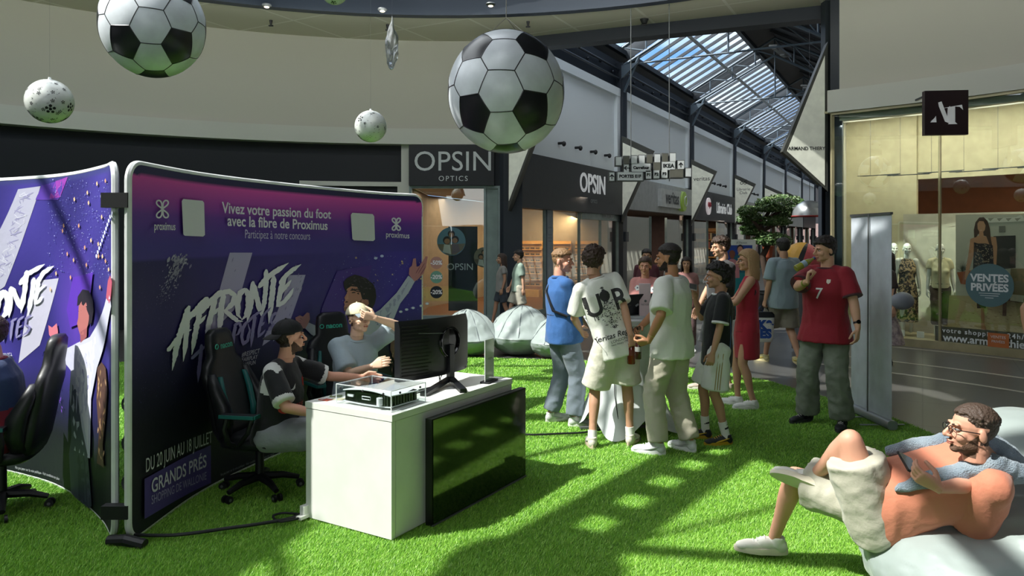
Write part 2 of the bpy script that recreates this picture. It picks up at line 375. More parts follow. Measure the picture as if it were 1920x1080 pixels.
mb.bar(E(0, 0, .06), E(EL, 0, .06), .1, .12); mb.bar(E(0, 0, 3.0), E(EL, 0, 3.0), .08, .06)
wf = mb.build('window_2', M_frame); struct(wf)
mb = MB(); mb.bar(E(.04, 0, 1.55), E(EL-.34, 0, 1.55), .012, 2.9); mb.build('pane', M_glass, wf)
mb = MB(); mb.bar(E(EL-.31, 0, 1.55), E(EL-.04, 0, 1.55), .02, 2.9); mb.build('side_panel', mat('side_panel_green', '7f918c', .35), wf)
# interior of the corner shop
M_shopw = mat('shop_wall', '8d7a68', .7); M_shopf = mat('shop_floor', '7a4a2c', .35); M_shopc = mat('shop_ceiling', '8a7868', .7)
def room(nm, t0, t1, depth, z1, mw, mf, mc):
    mb = MB(); mb.m(0)
    mb.bar(K(t0, -depth, z1/2), K(t1, -depth, z1/2), .1, z1)
    mb.bar(K(t0+.06, -depth, z1/2), K(t0+.06, -.3, z1/2), .1, z1); mb.bar(K(t1-.06, -depth, z1/2), K(t1-.06, -.3, z1/2), .1, z1)
    mb.m(1); mb.box(K((t0+t1)/2, -depth/2, .01), (t1-t0, depth, .02), RK); mb.m(2); mb.box(K((t0+t1)/2, -depth/2, z1+.05), (t1-t0, depth, .1), RK)
    return struct(mb.build(nm, [mw, mf, mc]))
mb = MB(); mb.m(0)
bk = [E(0, -.1, 0), E(0, -3.2, 0), K(6.4, -4.2, 0), K(6.4, -.2, 0)]
for i in range(3):
    mb.bar(bk[i]+Vector((0, 0, 1.5)), bk[i+1]+Vector((0, 0, 1.5)), .1, 3.0)
mb.m(1); mb.f([mb.v(p+Vector((0, 0, .012))) for p in (E(0, 0, 0), E(EL, 0, 0), K(0, 0, 0), K(6.5, 0, 0), K(6.5, -4.3, 0), E(0, -3.3, 0))][::1])
mb.m(2); mb.f([mb.v(p+Vector((0, 0, 3.02))) for p in (E(0, 0, 0), E(EL, 0, 0), K(0, 0, 0), K(6.5, 0, 0), K(6.5, -4.3, 0), E(0, -3.3, 0))])
struct(mb.build('wall_optician', [mat('opt_wall', 'a08a74', .7), M_shopf, mat('opt_ceiling', 'a8937c', .7)]))
lamp(E(1.0, -1.2, 2.95), (1.6, .8), 26); lamp(K(3, -1.6, 2.95), (4, 1.2), 70)
# lit shelf walls of spectacles
M_wood = mat('light_wood', 'd9a35c', .5, col2='c98f4b'); M_dark = mat('soft_black', '14161a', .5)
for k_, (w0, w1) in enumerate(((-3.3, -2.35), (-2.25, -1.35), (-1.2, -.4))):
    s = thing('display_shelf', ('left', 'middle', 'right')[k_]+' lit wooden wall shelf of spectacles inside the corner optician', 'shelf', K(6.25, (w0+w1)/2, 0), group='spectacle displays in the corner optician')
    mb = MB(); mb.bar(K(6.25, w0, 1.0), K(6.25, w1, 1.0), .06, 1.55); mb.build('back_panel', M_wood, s, world=True)
    mb = MB(); mb.bar(K(6.15, w0, .12), K(6.15, w1, .12), .3, .22)
    for r in range(8): mb.bar(K(6.17, w0, .35+r*.19), K(6.17, w1, .35+r*.19), .12, .014)
    mb.build('shelf', mat('shelf_wood', 'e2b06a', .5), s, world=True)
    mb = MB()
    for r in range(7):
        for k in range(5):
            w_ = w0+.1+k*(w1-w0-.2)/4; z = .40+r*.19
            mb.box(K(6.12, w_-.035, z), (.02, .055, .04), RK); mb.box(K(6.12, w_+.035, z), (.02, .055, .04), RK)
    o = mb.build('spectacles', M_dark, s, world=True); o['kind'] = 'stuff'
lamp(K(5.4, -1.9, 2.5), (2.5, .2), 60, (1, .75, .45), (math.radians(25), 0, 0.5))
bs = thing('bookcase', 'lit warm wooden bookcase of books at the end of the bookshop', 'shelf', K(21.9, -1.5, 0))
mb = MB(); mb.bar(K(21.9, -3.6, 1.2), K(21.9, -.3, 1.2), .06, 2.3)
for r in range(6): mb.bar(K(21.75, -3.6, .1+r*.42), K(21.75, -.3, .1+r*.42), .3, .04)
mb.build('carcass', M_wood, bs, world=True)
for c_ in range(4):
    mb = MB()
    for r in range(5):
        w_ = -3.5
        while w_ < -.4:
            q = random.Random(int(w_*997)+r*31).random(); 
            if int(q*97) % 4 == c_: mb.box(K(21.72, w_, .28+r*.42), (.2, .05+.03*q, .22+.1*q), RK)
            w_ += .085
    o = mb.build('books', mat('books%d' % c_, ('8c4632', '2f4456', 'c7b48c', '3a3532')[c_], .6), bs, world=True); o['kind'] = 'stuff'
# window display behind the end bay: dark panel, round photo stickers, discount discs
bd = thing('advert_board', 'dark green display panel with OPSIN lettering behind the end window', 'panel', E(1.15, -.5, 0))
mb = MB(); mb.bar(E(.83, -.5, 1.15), E(1.5, -.5, 1.15), .06, 1.95); mb.build('board', mat('board_green', '17262a', .4), bd, world=True)
mb = MB(); mb.text('OPSIN', .22, lambda x, y: E(1.1+x, -.46, 1.12+y)); mb.build('lettering', M_letter, bd, world=True)
def disc(mbx, f, cx, cz, r, n=40): mbx.poly([(cx+r*math.cos(2*PI*i/n), cz+r*math.sin(2*PI*i/n)) for i in range(n)], f)
M_print = vcol_mat('printed_paper', .5)
def photo_disc(cx, cz, r, d, label, pal):
    mb = MB(); f = lambda x, y: E(x, d, y)
    mb.color(pal[0]); disc(mb, f, cx, cz, r); g = lambda x, y: E(x, d+.003, y); g2 = lambda x, y: E(x, d+.006, y)
    mb.color(pal[1]); mb.poly([(cx-r*.98, cz-.2*r), (cx+r*.98, cz-.15*r), (cx+.8*r, cz-.55*r), (cx+.3*r, cz-.93*r), (cx-.3*r, cz-.93*r), (cx-.8*r, cz-.55*r)], g)
    for hx, hz, s in ((-.3, .05, .23), (.25, .1, .22), (0, .5, .2)):
        mb.color(pal[2]); disc(mb, g2, cx+hx*r, cz+(hz+.03)*r, s*r*1.25, 16)
        mb.color('b98462'); disc(mb, lambda x, y: E(x, d+.009, y), cx+hx*r, cz+(hz-.04)*r, s*r*.85, 16)
    mb.color('d9d4cc'); mb.poly([(cx-.6*r, cz-.75*r), (cx-.5*r, cz-.2*r), (cx-.1*r, cz-.25*r), (cx, cz-.9*r)], lambda x, y: E(x, d+.007, y))
    mb.color('7d6a70'); mb.poly([(cx+.05*r, cz-.9*r), (cx+.05*r, cz-.2*r), (cx+.5*r, cz-.2*r), (cx+.6*r, cz-.7*r)], lambda x, y: E(x, d+.007, y))
    return tag(mb.build('photo_sticker', M_print), label, 'sticker')
photo_disc(.9, 1.78, .33, -.42, 'round photo of three people laughing under a blue sky, in the optician window', ('6f93a8', '8a7a66', '2a211d'))
photo_disc(1.66, 1.42, .23, -.2, 'small round photo of a couple on the edge of the optician window', ('8c8272', '6c6152', '2a211d'))
for cz, c, txt, lb in ((1.3, 'b98a7a', '-50%', 'pale red round sticker reading -50% on the optician window'), (.98, '6fa38c', '-20%', 'pale green round sticker reading -20% on the optician window'), (.64, '16242c', '-20%', 'black round sticker reading -20% on the optician window')):
    mb = MB(); mb.color(c); disc(mb, lambda x, y: E(x, .02, y), .6, cz, .14); mb.color('f0f0ee'); mb.text(txt, .13, lambda x, y: E(.6+x, .024, cz-.04+y), offset=.004)
    tag(mb.build('discount_sticker', M_print), lb, 'sticker')

# the mall corridor running away to the right
PIL = [-.15, 6.8, 14.5, 22.2, 29.9, 37.6, 45.3, 53.0]
TEND = 58
for i in range(len(PIL)-1):
    a, b = PIL[i]+.3, PIL[i+1]-.05
    mb = MB(); mb.bar(K(a, -.1, 5.1), K(b, -.1, 5.1), .2, 2.6); mb.bar(K(a, -.04, 6.28), K(b, -.04, 6.28), .3, .24); mb.bar(K(b-.3, -.02, 5.15), K(b-.3, -.02, 5.16), .01, .01)
    mb.box(K(b-.18, .02, 5.1), (.36, .16, 2.55), RK)
    if i in (1, 3, 4): mb.bar(K(a, -.02, 3.78), K(b, -.02, 3.78), .12, .06)
    struct(mb.build('wall_corridor', M_white_panel))
mb = MB(); mb.bar(K(-1, -.15, 6.85), K(TEND, -.15, 6.85), .2, .9); struct(mb.build('trim_10', mat('upper_steel', '131c28', .5)))
mb = MB()                                                 # pipes on the dark upper strip
for i in range(60): mb.ell(K(.5+i*.95, .02, 6.85+.12*(i % 2)), .05)
for z in (6.72, 7.0): mb.tube([K(-1, .05, z), K(TEND, .05, z)], .035)
struct(mb.build('trim_11', M_steel))
mb = MB()
for p in PIL:
    mb.box(K(p+.02, .02, 3.6), (.34, .34, 7.2), RK); mb.box(K(p+.02, .22, 1.9), (.2, .1, .3), RK)
struct(mb.build('trim_12', M_steel))
M_band_w = mat('band_white', 'aeb2b2', .6)
M_char = mat('band_charcoal', '2e3136', .5)
bands = [(0, 2.55, 3.82, M_char), (1, 2.75, 3.75, M_band_w), (2, 2.6, 3.82, mat('band_navy', '161c2c', .5)), (3, 2.7, 3.75, M_band_w), (4, 2.7, 3.8, M_char), (5, 2.7, 3.8, M_band_w), (6, 2.7, 3.8, M_char)]
for i, z0, z1, m_ in bands:
    mb = MB(); mb.bar(K(PIL[i]+.2, .08, (z0+z1)/2), K(PIL[i+1]-.15, .08, (z0+z1)/2), .3, z1-z0); struct(mb.build('wall_sign_band', m_))
# shopfront frames and panes, rooms behind
for i in range(1, 7):
    t0, t1 = PIL[i]+.2, PIL[i+1]-.15
    room('wall_shop', t0, t1, 4, 2.75, mat('shopwall%d' % (i % 3), ('6b5a52', '7c6560', '5c4a3c')[i % 3], .7), mat('shopfloor2', '5a5048', .4), M_shopc)
    lamp(K((t0+t1)/2, -1.8, 2.65), (5, 1.5), 30 if i != 2 else 85, (1, .82, .65))
for i in range(0, 7):
    t0, t1 = PIL[i]+.2, PIL[i+1]-.15; zt = 2.6
    mb = MB()
    cuts = [t0, t0+1.6, t0+2.0, t0+3.7, t0+5.2, t1] if i == 0 else [t0, t0+(t1-t0)*.38, t0+(t1-t0)*.62, t1]
    for c in cuts: mb.bar(K(c, 0, 0), K(c, 0, zt), .08, .06)
    mb.bar(K(t0, 0, .06), K(t1, 0, .06), .08, .12)
    if i == 0: mb.bar(K(t0+3.7, .03, 2.5), K(t1, .03, 2.5), .14, .25)
    wf = struct(mb.build('window_%d' % (i+3), M_frame))
    mb = MB()
    for a, b in zip(cuts[:-1], cuts[1:]):
        if i and (a, b) == (cuts[1], cuts[2]): continue       # the open doorway
        mb.bar(K(a, 0, zt/2), K(b, 0, zt/2), .012, zt-.1)
    mb.build('pane', M_glass, wf)
mb = MB(); mb.bar(K(PIL[0]+1.85, .03, 1.3), K(PIL[0]+2.15, .03, 1.3), .05, 2.55)
st = mb.build('poster_strip', mat('strip_blue', '8795a0', .4)); tag(st, 'narrow pale blue poster strip on the optician corridor window', 'poster')
mb = MB()
for k, (s, z) in enumerate(((.1, 2.1), (.055, 1.93), (.055, 1.85), (.055, 1.77), (.04, 1.6))): mb.text(('N. | Dior', 'DES LUNETTES', 'EXCEPTIONNELLES', 'DE MARQUE', 'en magasin')[k], s*.55, lambda x, y, z=z: K(PIL[0]+2+x, .058, z+y))
mb.build('lettering', mat('ink_dark', '2b3238', .5), st)
# signs on the corridor bands
def ksign(t, z, body, size, name, label, m_, off=0, dep=.05, sx=1, w_=.25, parent_m=None):
    mb = MB()
    for k in range(2): mb.text(body, size, lambda x, y, k=k: K(t+x, w_+.012*k, z+y), offset=off, sx=sx)
    return tag(mb.build(name, m_), label, 'sign')
M_lw = mat('lit_letter', 'f2f4f5', .4, emit=.12)
ksign(4.15, 3.1, 'OPSIN', .72, 'sign_lettering', 'white OPSIN letters on the dark corridor fascia', M_lw, .012, .1, .9)
ksign(4.2, 2.82, 'OPTICS', .14, 'sign_lettering', 'small grey OPTICS letters below the corridor OPSIN sign', mat('grey_letter', '8a8f92', .5))
ksign(5.6, 2.44, 'TOM FORD', .17, 'sign_lettering', 'small TOM FORD letters over the optician side window', mat('pale_letter', 'c2c6c8', .5), .002, .01, 1, .12)
vs = thing('box_sign', 'white box sign reading veritas with a green button', 'sign', K(11.3, .3, 3.2))
mb = MB(); mb.bar(K(9.9, .3, 3.25), K(12.4, .3, 3.25), .16, .62); mb.build('box', mat('sign_box_white', 'c9cdcc', .5), vs, world=True)
mb = MB(); mb.text('veritas', .62, lambda x, y: K(11.1+x, .39, 3.08+y), offset=.015, sx=.95); mb.build('lettering', mat('ink_grey', '3c4247', .5), vs, world=True)
mb = MB(); R_ = basis(CN, CD); mb.lathe([(.36, 0), (.38, .05), (.36, .16), (.2, .2)], K(12.45, .28, 3.22), R_, 28); bt = mb.build('button', mat('leaf_green', '7d9a3c', .4, emit=.15), vs, smooth=True, world=True)
mb = MB(); mb.tube([K(12.45+.18*math.cos(2*PI*i/20), .49, 3.22+.18*math.sin(2*PI*i/20)) for i in range(20)], .018, closed=True); mb.build('ring', M_letter, bt, world=True)
ksign(19.6, 2.98, 'Librairie Club', .66, 'sign_lettering', 'white Librairie Club letters on the navy fascia', M_lw, .015, .05, .82)
ow = thing('owl_badge', 'round white badge with a pink owl face beside Librairie Club', 'sign', K(16.6, .27, 3.2))
mb = MB(); mb.lathe([(.36, 0), (.36, .06)], K(16.6, .25, 3.2), R_, 30); mb.build('disc', mat('badge_white', 'e8dfe2', .4, emit=.25), ow, smooth=True, world=True)
mb = MB()
for s in (-1, 1): mb.tube([K(16.6+s*.13+.09*math.cos(2*PI*i/16), .33, 3.27+.09*math.sin(2*PI*i/16)) for i in range(16)], .02, closed=True); mb.ell(K(16.6+s*.13, .33, 3.27), .035)
mb.prism([(-.05, .0), (.05, 0), (0, -.12)], Matrix.Translation(K(16.6, .32, 3.22)) @ Matrix((CD, Vector((0, 0, 1)), CN)).transposed().to_4x4(), .02)
mb.build('face', mat('badge_red', 'b0384a', .4), ow, world=True)
# triangular light boxes standing out from the pillars
MT = lambda t, w0: Matrix.Translation(K(t, w0, 0)) @ Matrix((CN, Vector((0, 0, 1)), -CD)).transposed().to_4x4()
M_tri = mat('lightbox_cream', 'dfe2d4', .35, emit=.12); M_trif = mat('lightbox_frame', '53544f', .45, metal=.4)
def tri_sign(t, w0, pts, text, tsize, tpos, label, owl=False, tdx=0):
    o = thing('triangular_sign', label, 'sign', K(t, w0, 0)); M = MT(t, w0)
    mb = MB(); mb.prism(pts, M, .16); mb.build('frame', M_trif, o, world=True)
    cx = sum(p[0] for p in pts)/3; cy = sum(p[1] for p in pts)/3
    ins = []
    for p in pts:
        d = Vector((cx-p[0], cy-p[1])); L = d.length; ins.append((p[0]+d.x/L*min(.13, L*.3), p[1]+d.y/L*min(.22, L*.3)))
    mb = MB(); M2 = M @ Matrix.Translation((0, 0, .162)); mb.prism(ins, M2, .006); mb.build('face', M_tri, o, world=True)
    if text:
        mb = MB()
        for k, ln in enumerate(text.split('\n')): mb.text(ln, tsize, lambda x, y, k=k: M @ Vector((tpos[0]+x, tpos[1]-k*tsize*.9+y, .172)), shear=0)
        if owl:
            for s in (-1, 1):
                mb.tube([M @ Vector((tpos[0]+s*.08+.06*math.cos(2*PI*i/12), tpos[1]+tsize*1.9+.06*math.sin(2*PI*i/12), .174)) for i in range(12)], .014, 6, True)
                mb.tube([M @ Vector((tpos[0]+s*.03, tpos[1]+tsize*2.3, .174)), M @ Vector((tpos[0]+s*.17, tpos[1]+tsize*2.7, .174))], .012, 6)
        mb.build('lettering', M_dark, o, world=True)
tri_sign(-.42, .22, [(0, 2.45), (0, 5.1), (.86, 4.5)], '', .2, (0, 0), 'triangular cream light box on the corner pillar behind the big ball')
for i, tx, lb in ((1, 'OPSIN', 'triangular cream light box reading OPSIN'), (2, 'veritas', 'triangular cream light box reading veritas'), (3, 'Librairie\nClub', 'triangular cream light box reading Librairie Club with an owl'), (4, '', 'triangular cream light box on the fourth pillar, behind the tree'), (5, '', 'triangular cream light box on the farthest pillar seen over the tree')):
    tri_sign(PIL[i]-.15, .2, [(0, 2.35), (0, 4.95), (.98, 4.45)], tx, .24 if i < 3 else .19, (.42, 4.1 if i < 3 else 4.15), lb, owl=(i == 3))
# spotlights on the panels
mb = MB(); mb.tube([K(0, 0, 0), K(0, .14, 0)], .035, 10); mb.ell(K(0, .16, -.02), (.055, .055, .07), RK, 10)
first = None
for i in range(0, 4):
    for k in range(4):
        loc = K(PIL[i]+2.6+k*1.05, 0, 4.28)
        if first is None:
            mb.bm.transform(Matrix.Translation(-CO)); first = mb.build('facade_spotlight', M_dark, smooth=True); o = first
        else: o = first.copy(); COL.objects.link(o)
        o.location = loc; tag(o, ('nearest', 'second', 'third', 'farthest')[k]+' of four small black spotlights on the panel ' + ('above the OPSIN fascia', 'above the veritas sign', 'above the Librairie Club fascia', 'past the Librairie Club fascia')[i], 'spotlight', 'spotlights on the corridor panels')
# corridor roof: half glazed, half dark, on pipe trusses
SL = .54
def rz(w_): return 7.3+SL*(w_ if w_ <= 3.3 else 6.6-w_)
mb = MB(); mb.f([mb.v(K(-1, .0, rz(0)+.42)), mb.v(K(TEND, 0, rz(0)+.42)), mb.v(K(TEND, 2.6, rz(2.6)+.42)), mb.v(K(-1, 2.6, rz(2.6)+.42))]); struct(mb.build('window_10', M_glass2))
mb = MB()
t = -1
while t < TEND:
    mb.bar(K(t, -.05, rz(0)+.36), K(t, 2.62, rz(2.6)+.36), .06, .1); t += .72
for w_ in (0, 2.6): mb.bar(K(-1, w_, rz(w_)+.33), K(TEND, w_, rz(w_)+.33), .14, .16)
for p in PIL: mb.bar(K(p+.5, 0, rz(0)+.33), K(p+.5, 2.6, rz(2.6)+.33), .48, .05, CD)
struct(mb.build('trim_13', mat('glazing_bar', '262d35', .4)))
mb = MB()
for a, b in ((2.6, 3.3), (3.3, 6.7)): mb.f([mb.v(K(-1, a, rz(a)+.4)), mb.v(K(TEND, a, rz(a)+.4)), mb.v(K(TEND, b, rz(b)+.4)), mb.v(K(-1, b, rz(b)+.4))])
mb.f([mb.v(K(-1, -.25, 7.3)), mb.v(K(TEND, -.25, 7.3)), mb.v(K(TEND, 0, 7.75)), mb.v(K(-1, 0, 7.75))])
t = 0
while t < TEND:
    mb.bar(K(t, 3.3, rz(3.3)+.33), K(t, 6.6, rz(6.6)+.33), .1, .08); t += 1.5
mb.bar(K(-1, 6.7, 6.9), K(TEND, 6.7, 6.9), .2, 1.0)
struct(mb.build('ceiling_corridor', mat('roof_underside', '1a1c20', .6, bump=.05, bscale=4)))
M_pipe = mat('pipe_steel', '8794a0', .35, metal=.5)
mb = MB(); mb.tube([K(-1, 1.73, rz(1.73)-.02), K(TEND, 1.73, rz(1.73)-.02)], .06, 10); struct(mb.build('trim_14', mat('pipe_pale', 'b9c0c4', .35, metal=.3), smooth=True))
M_tr = mat('truss_paint', '54626e', .4, metal=.2)
for p in PIL:
    t = p-.1; mb = MB()
    lo = lambda w_: K(t, w_, rz(w_)-.28-.03*w_); hi = lambda w_: K(t, w_, rz(w_)+.28)
    for f_ in (lo, hi): mb.tube([f_(.15), f_(3.3), f_(6.5)], .05, 8)
    ws = [.15, .9, 1.75, 2.6, 3.3, 4.0, 4.9, 5.7, 6.5]
    for a, b in zip(ws[:-1], ws[1:]): mb.tube([lo(b), hi(b)], .03, 6); mb.tube([hi(a), lo(b)], .025, 6)
    mb.prism([(0, 0), (.55, .45), (.2, .42), (0, .42-.02), (0, -.5)], Matrix.Translation(K(t, .15, 6.7)) @ Matrix((CN, Vector((0, 0, 1)), -CD)).transposed().to_4x4(), .1)
    mb.tube([K(t, 0.2, 6.3), K(t, .7, rz(.7)-.3)], .045, 6)
    struct(mb.build('trim_15', M_tr, smooth=True))
mb = MB()                                                 # ties and bracing under the dark slope
for p in PIL: mb.tube([K(p, .2, 7.15), K(p, 6.5, 7.15)], .03, 6); mb.tube([K(p, 3.3, 7.15), K(p, 3.3, rz(3.3))], .03, 6); mb.tube([K(p, 3.3, rz(3.3)), K(p+7.7, 6.4, rz(6.4))], .03, 6)
struct(mb.build('trim_16', M_tr))
for t, lb_ in ((2.2, 'nearest'), (5.2, 'second'), (10, 'third'), (17, 'farthest')):
    mb = MB(); mb.box((0, 0, 0), (.7, .35, .06)); mb.box((-.2, 0, -.05), (.12, .2, .05)); mb.box((.2, 0, -.05), (.12, .2, .05)); o = mb.build('roof_floodlight', M_grey); o.location = K(t, 4.2, 7.8); o.rotation_euler = (0.2, .4, .5)
    tag(o, lb_+' grey floodlight tray hanging under the dark roof slope', 'light', 'floodlight trays under the roof')
# far end of the corridor
mb = MB(); mb.m(0); mb.box(K(TEND, 3.3, 1.6), (.3, 9, 3.2), RK); mb.m(1); mb.box(K(TEND, 3.3, 5.5), (.32, 9, 4.6), RK); struct(mb.build('wall_far', [mat('far_pink', '8a7674', .7), M_navy]))
mb = MB()
for k, c in enumerate(('8f7b77', '79696a')): mb.m(k); mb.box(K(TEND-.3, 2+2.6*k, 1.7), (.1, 2.3, 2.9), RK)
struct(mb.build('wall_end', [mat('far_a', '9a8480', .6), mat('far_b', '6f6062', .6)]))
mb = MB(); mb.box(K(29, 6.75, 3.2), (57, .2, 6.6), RK); struct(mb.build('wall_corridor_right', M_wall))
mb = MB(); mb.box((.02, 16.75, 2.1), (.42, .5, 4.2)); mb.box((-.25, 17.0, 2.1), (.5, .2, 4.2)); mb.box((.1,17,5.2),(.5,.2,2.4)); struct(mb.build('trim_18', M_steel))

# right-hand fashion shop on the curve
pc = C(A_R, RF)
mb = MB(); mb.box((pc.x+.22, pc.y+.0, 3.2), (.20, .3, 6.5), Matrix.Rotation(-.5, 3, 'Z')); struct(mb.build('trim_17', M_steel))
M_gold = mat('pale_frame', 'b9b08c', .35, metal=.4)
cuts = [51.6, 42.9, 33, 20]
mb = MB()
for c in cuts: mb.bar(C(c, RF-.05, 0), C(c, RF-.05, 4.15), .05 if c == 51.6 else .02, .06)
for a, b in zip(cuts[:-1], cuts[1:]): mb.bar(C(a, RF-.05, .06), C(b, RF-.05, .06), .12, .14); mb.bar(C(a, RF-.05, 4.13), C(b, RF-.05, 4.13), .08, .05)
wf = struct(mb.build('window_11', M_gold)); mb = MB()
for a, b in zip(cuts[:-1], cuts[1:]): mb.bar(C(a, RF-.05, 2.1), C(b, RF-.05, 2.1), .012, 4.05)
mb.build('pane', M_glass, wf)
M_cream = mat('shop_cream', 'b9af8e', .7); M_gb = mat('partition_grey', 'a7a08e', .6)
mb = MB(); arcwall(mb, RF+1.15, 46.3, 53.5, 0.1, 4.15, .1); arcwall(mb, RF+1.2, 15, 46.4, 2.95, 4.15, .1); struct(mb.build('wall_fashion', M_cream))
mb = MB(); arcwall(mb, RF+1.05, 15, 47.2, .1, 2.3, .06); struct(mb.build('wall_partition', M_gb))
mb = MB(); arcwall(mb, RF+5, 15, 55, 0, 4.2, .2); mb.m(1); arcwall(mb, RF+1.3, 15, 53, 3.4, 3.45, 3.6)
struct(mb.build('wall_fashion_back', [mat('fashion_brown', '7d4a2e', .6), mat('fashion_ceiling', '8a5a3a', .6)]))
mb = MB(); arcwall(mb, RF+.02, 15, 53, 4.16, 4.2, 1.25); mb.m(1); arcwall(mb, RF+.0, 15, 52, .0, .12, 5, 2); struct(mb.build('ceiling_fashion', [M_cream, mat('fashion_floor', 'a79b78', .4)]))
mb = MB(); arcwall(mb, RF, 52.6, 52.9, 0, 4.2, 1.3, 1); struct(mb.build('wall_fashion_side', M_steel))
for a in (49, 44, 39, 34): lamp(C(a, RF+.06, 3.95), (.8, .2), 20, (1, .93, .8), (math.radians(30), 0, math.radians(a-90)))
for a in (43, 37, 31): lamp(C(a, RF+2.6, 3.35), (1, .6), 20, (1, .72, .45))
fl = None
for a, r, lb_ in ((44, 1.8, 'leftmost'), (41, 2.2, 'second from left'), (38.5, 1.9, 'third from left'), (36, 2.6, 'fourth from left'), (33, 2.0, 'rightmost'), (40, 3.2, 'farthest back')):
    if fl is None:
        mb = MB(); mb.lathe([(.11, 0), (.12, -.03), (.1, -.07)], n=20); fl = thing('downlight', lb_+' recessed round ceiling lamp inside the fashion shop', 'light', C(a, RF+r, 3.38), group='ceiling lamps in the fashion shop')
        mb.build('housing', M_grey, fl, smooth=True); mb = MB(); mb.lathe([(.08, -.06), (.08, -.075)], n=20); mb.build('lens', mat('lamp_glow', 'ffe6b8', .4, emit=8), fl)
    else: dup(fl, C(a, RF+r, 3.38), label=lb_+' recessed round ceiling lamp inside the fashion shop')
# display rods hanging in the window
mb = MB()
for k in range(6):
    a0 = 50-2.4*k; z = 3.0-.02*(k % 2)
    mb.tube([C(a0, RF+.35, z), C(a0-3.2, RF+.45, z)], .007, 5); mb.tube([C(a0, RF+.7, z+.02), C(a0-3.2, RF+.55, z+.02)], .007, 5); mb.tube([C(a0-1, RF+.4, z), C(a0-1, RF+.4, 4.15)], .003, 4)
tag(mb.build('hanging_rails', M_steel, ), 'thin dark rails hung on wires high in the fashion shop window', 'rail')
# ------------------------------------------------------------------ artificial grass
GR = [(-8, -2), (4.3, -2), (4.4, 3), (4.15, 5.5), (3.98, 6.8), (3.9, 7.7), (3.6, 8.7), (3.3, 9.6), (2.9, 10.3), (2.3, 10.75), (1, 11.2), (-1, 11.6), (-3.5, 11.6), (-6, 11), (-8, 9.5)]
M_turf = mat('turf_base', '4a7a22', .9, bump=.6, bscale=180, col2='568a28', nscale=120)
mb = MB(); mb.prism(GR, Matrix.Identity(4), .012); o = tag(mb.build('turf', M_turf), 'bright green artificial grass laid over the tiled floor', 'grass', kind='stuff')
def in_poly(x, y, pl):
    c = np.zeros(len(x), bool); n = len(pl)
    for i in range(n):
        x1, y1 = pl[i]; x2, y2 = pl[(i+1) % n]
        k = ((y1 > y) != (y2 > y)) & (x < (x2-x1)*(y-y1)/(y2-y1+1e-12)+x1); c ^= k
    return c
rs = np.random.RandomState(4)
N = 1100000
v_ = rs.rand(N); Yb = 3.6+8.2*v_**1.7; Xb = (rs.rand(N)*1.5-.75)*Yb
k = in_poly(Xb, Yb, GR); Xb, Yb = Xb[k], Yb[k]; n = len(Xb)
th = rs.rand(n)*2*PI; wd = (.0013+.0010*rs.rand(n))*np.clip(Yb/4.5, 1, 3); hh = .012+.012*rs.rand(n); ln = rs.randn(n, 2)*.010+np.array([.006, .004])
co = np.zeros((n, 3, 3), np.float32)
co[:, 0, 0] = Xb-np.cos(th)*wd; co[:, 0, 1] = Yb-np.sin(th)*wd; co[:, 1, 0] = Xb+np.cos(th)*wd; co[:, 1, 1] = Yb+np.sin(th)*wd
co[:, 2, 0] = Xb+ln[:, 0]; co[:, 2, 1] = Yb+ln[:, 1]; co[:, :2, 2] = .01; co[:, 2, 2] = .01+hh
me = bpy.data.meshes.new('grass_blades'); me.vertices.add(3*n); me.vertices.foreach_set('co', co.ravel()); me.loops.add(3*n); me.loops.foreach_set('vertex_index', np.arange(3*n, dtype=np.int32))
me.polygons.add(n); me.polygons.foreach_set('loop_start', np.arange(0, 3*n, 3, dtype=np.int32)); me.polygons.foreach_set('loop_total', np.full(n, 3, np.int32)); me.update()
ca = me.color_attributes.new('ink', 'FLOAT_COLOR', 'POINT'); cc = np.ones((n, 3, 4), np.float32)
base = np.array([lin('83b83a'), lin('97cc48'), lin('6ca22e'), lin('b4d66c')])[rs.choice(4, n, p=[.42, .28, .22, .08])]
cc[:, :, :3] = base[:, None, :]; ca.data.foreach_set('color', cc.ravel())
M_blade = vcol_mat('turf_blade', .45)
me.materials.append(M_blade); o = bpy.data.objects.new('grass_blades', me); COL.objects.link(o); tag(o, 'short upright green blades of the artificial grass', 'grass', kind='stuff')

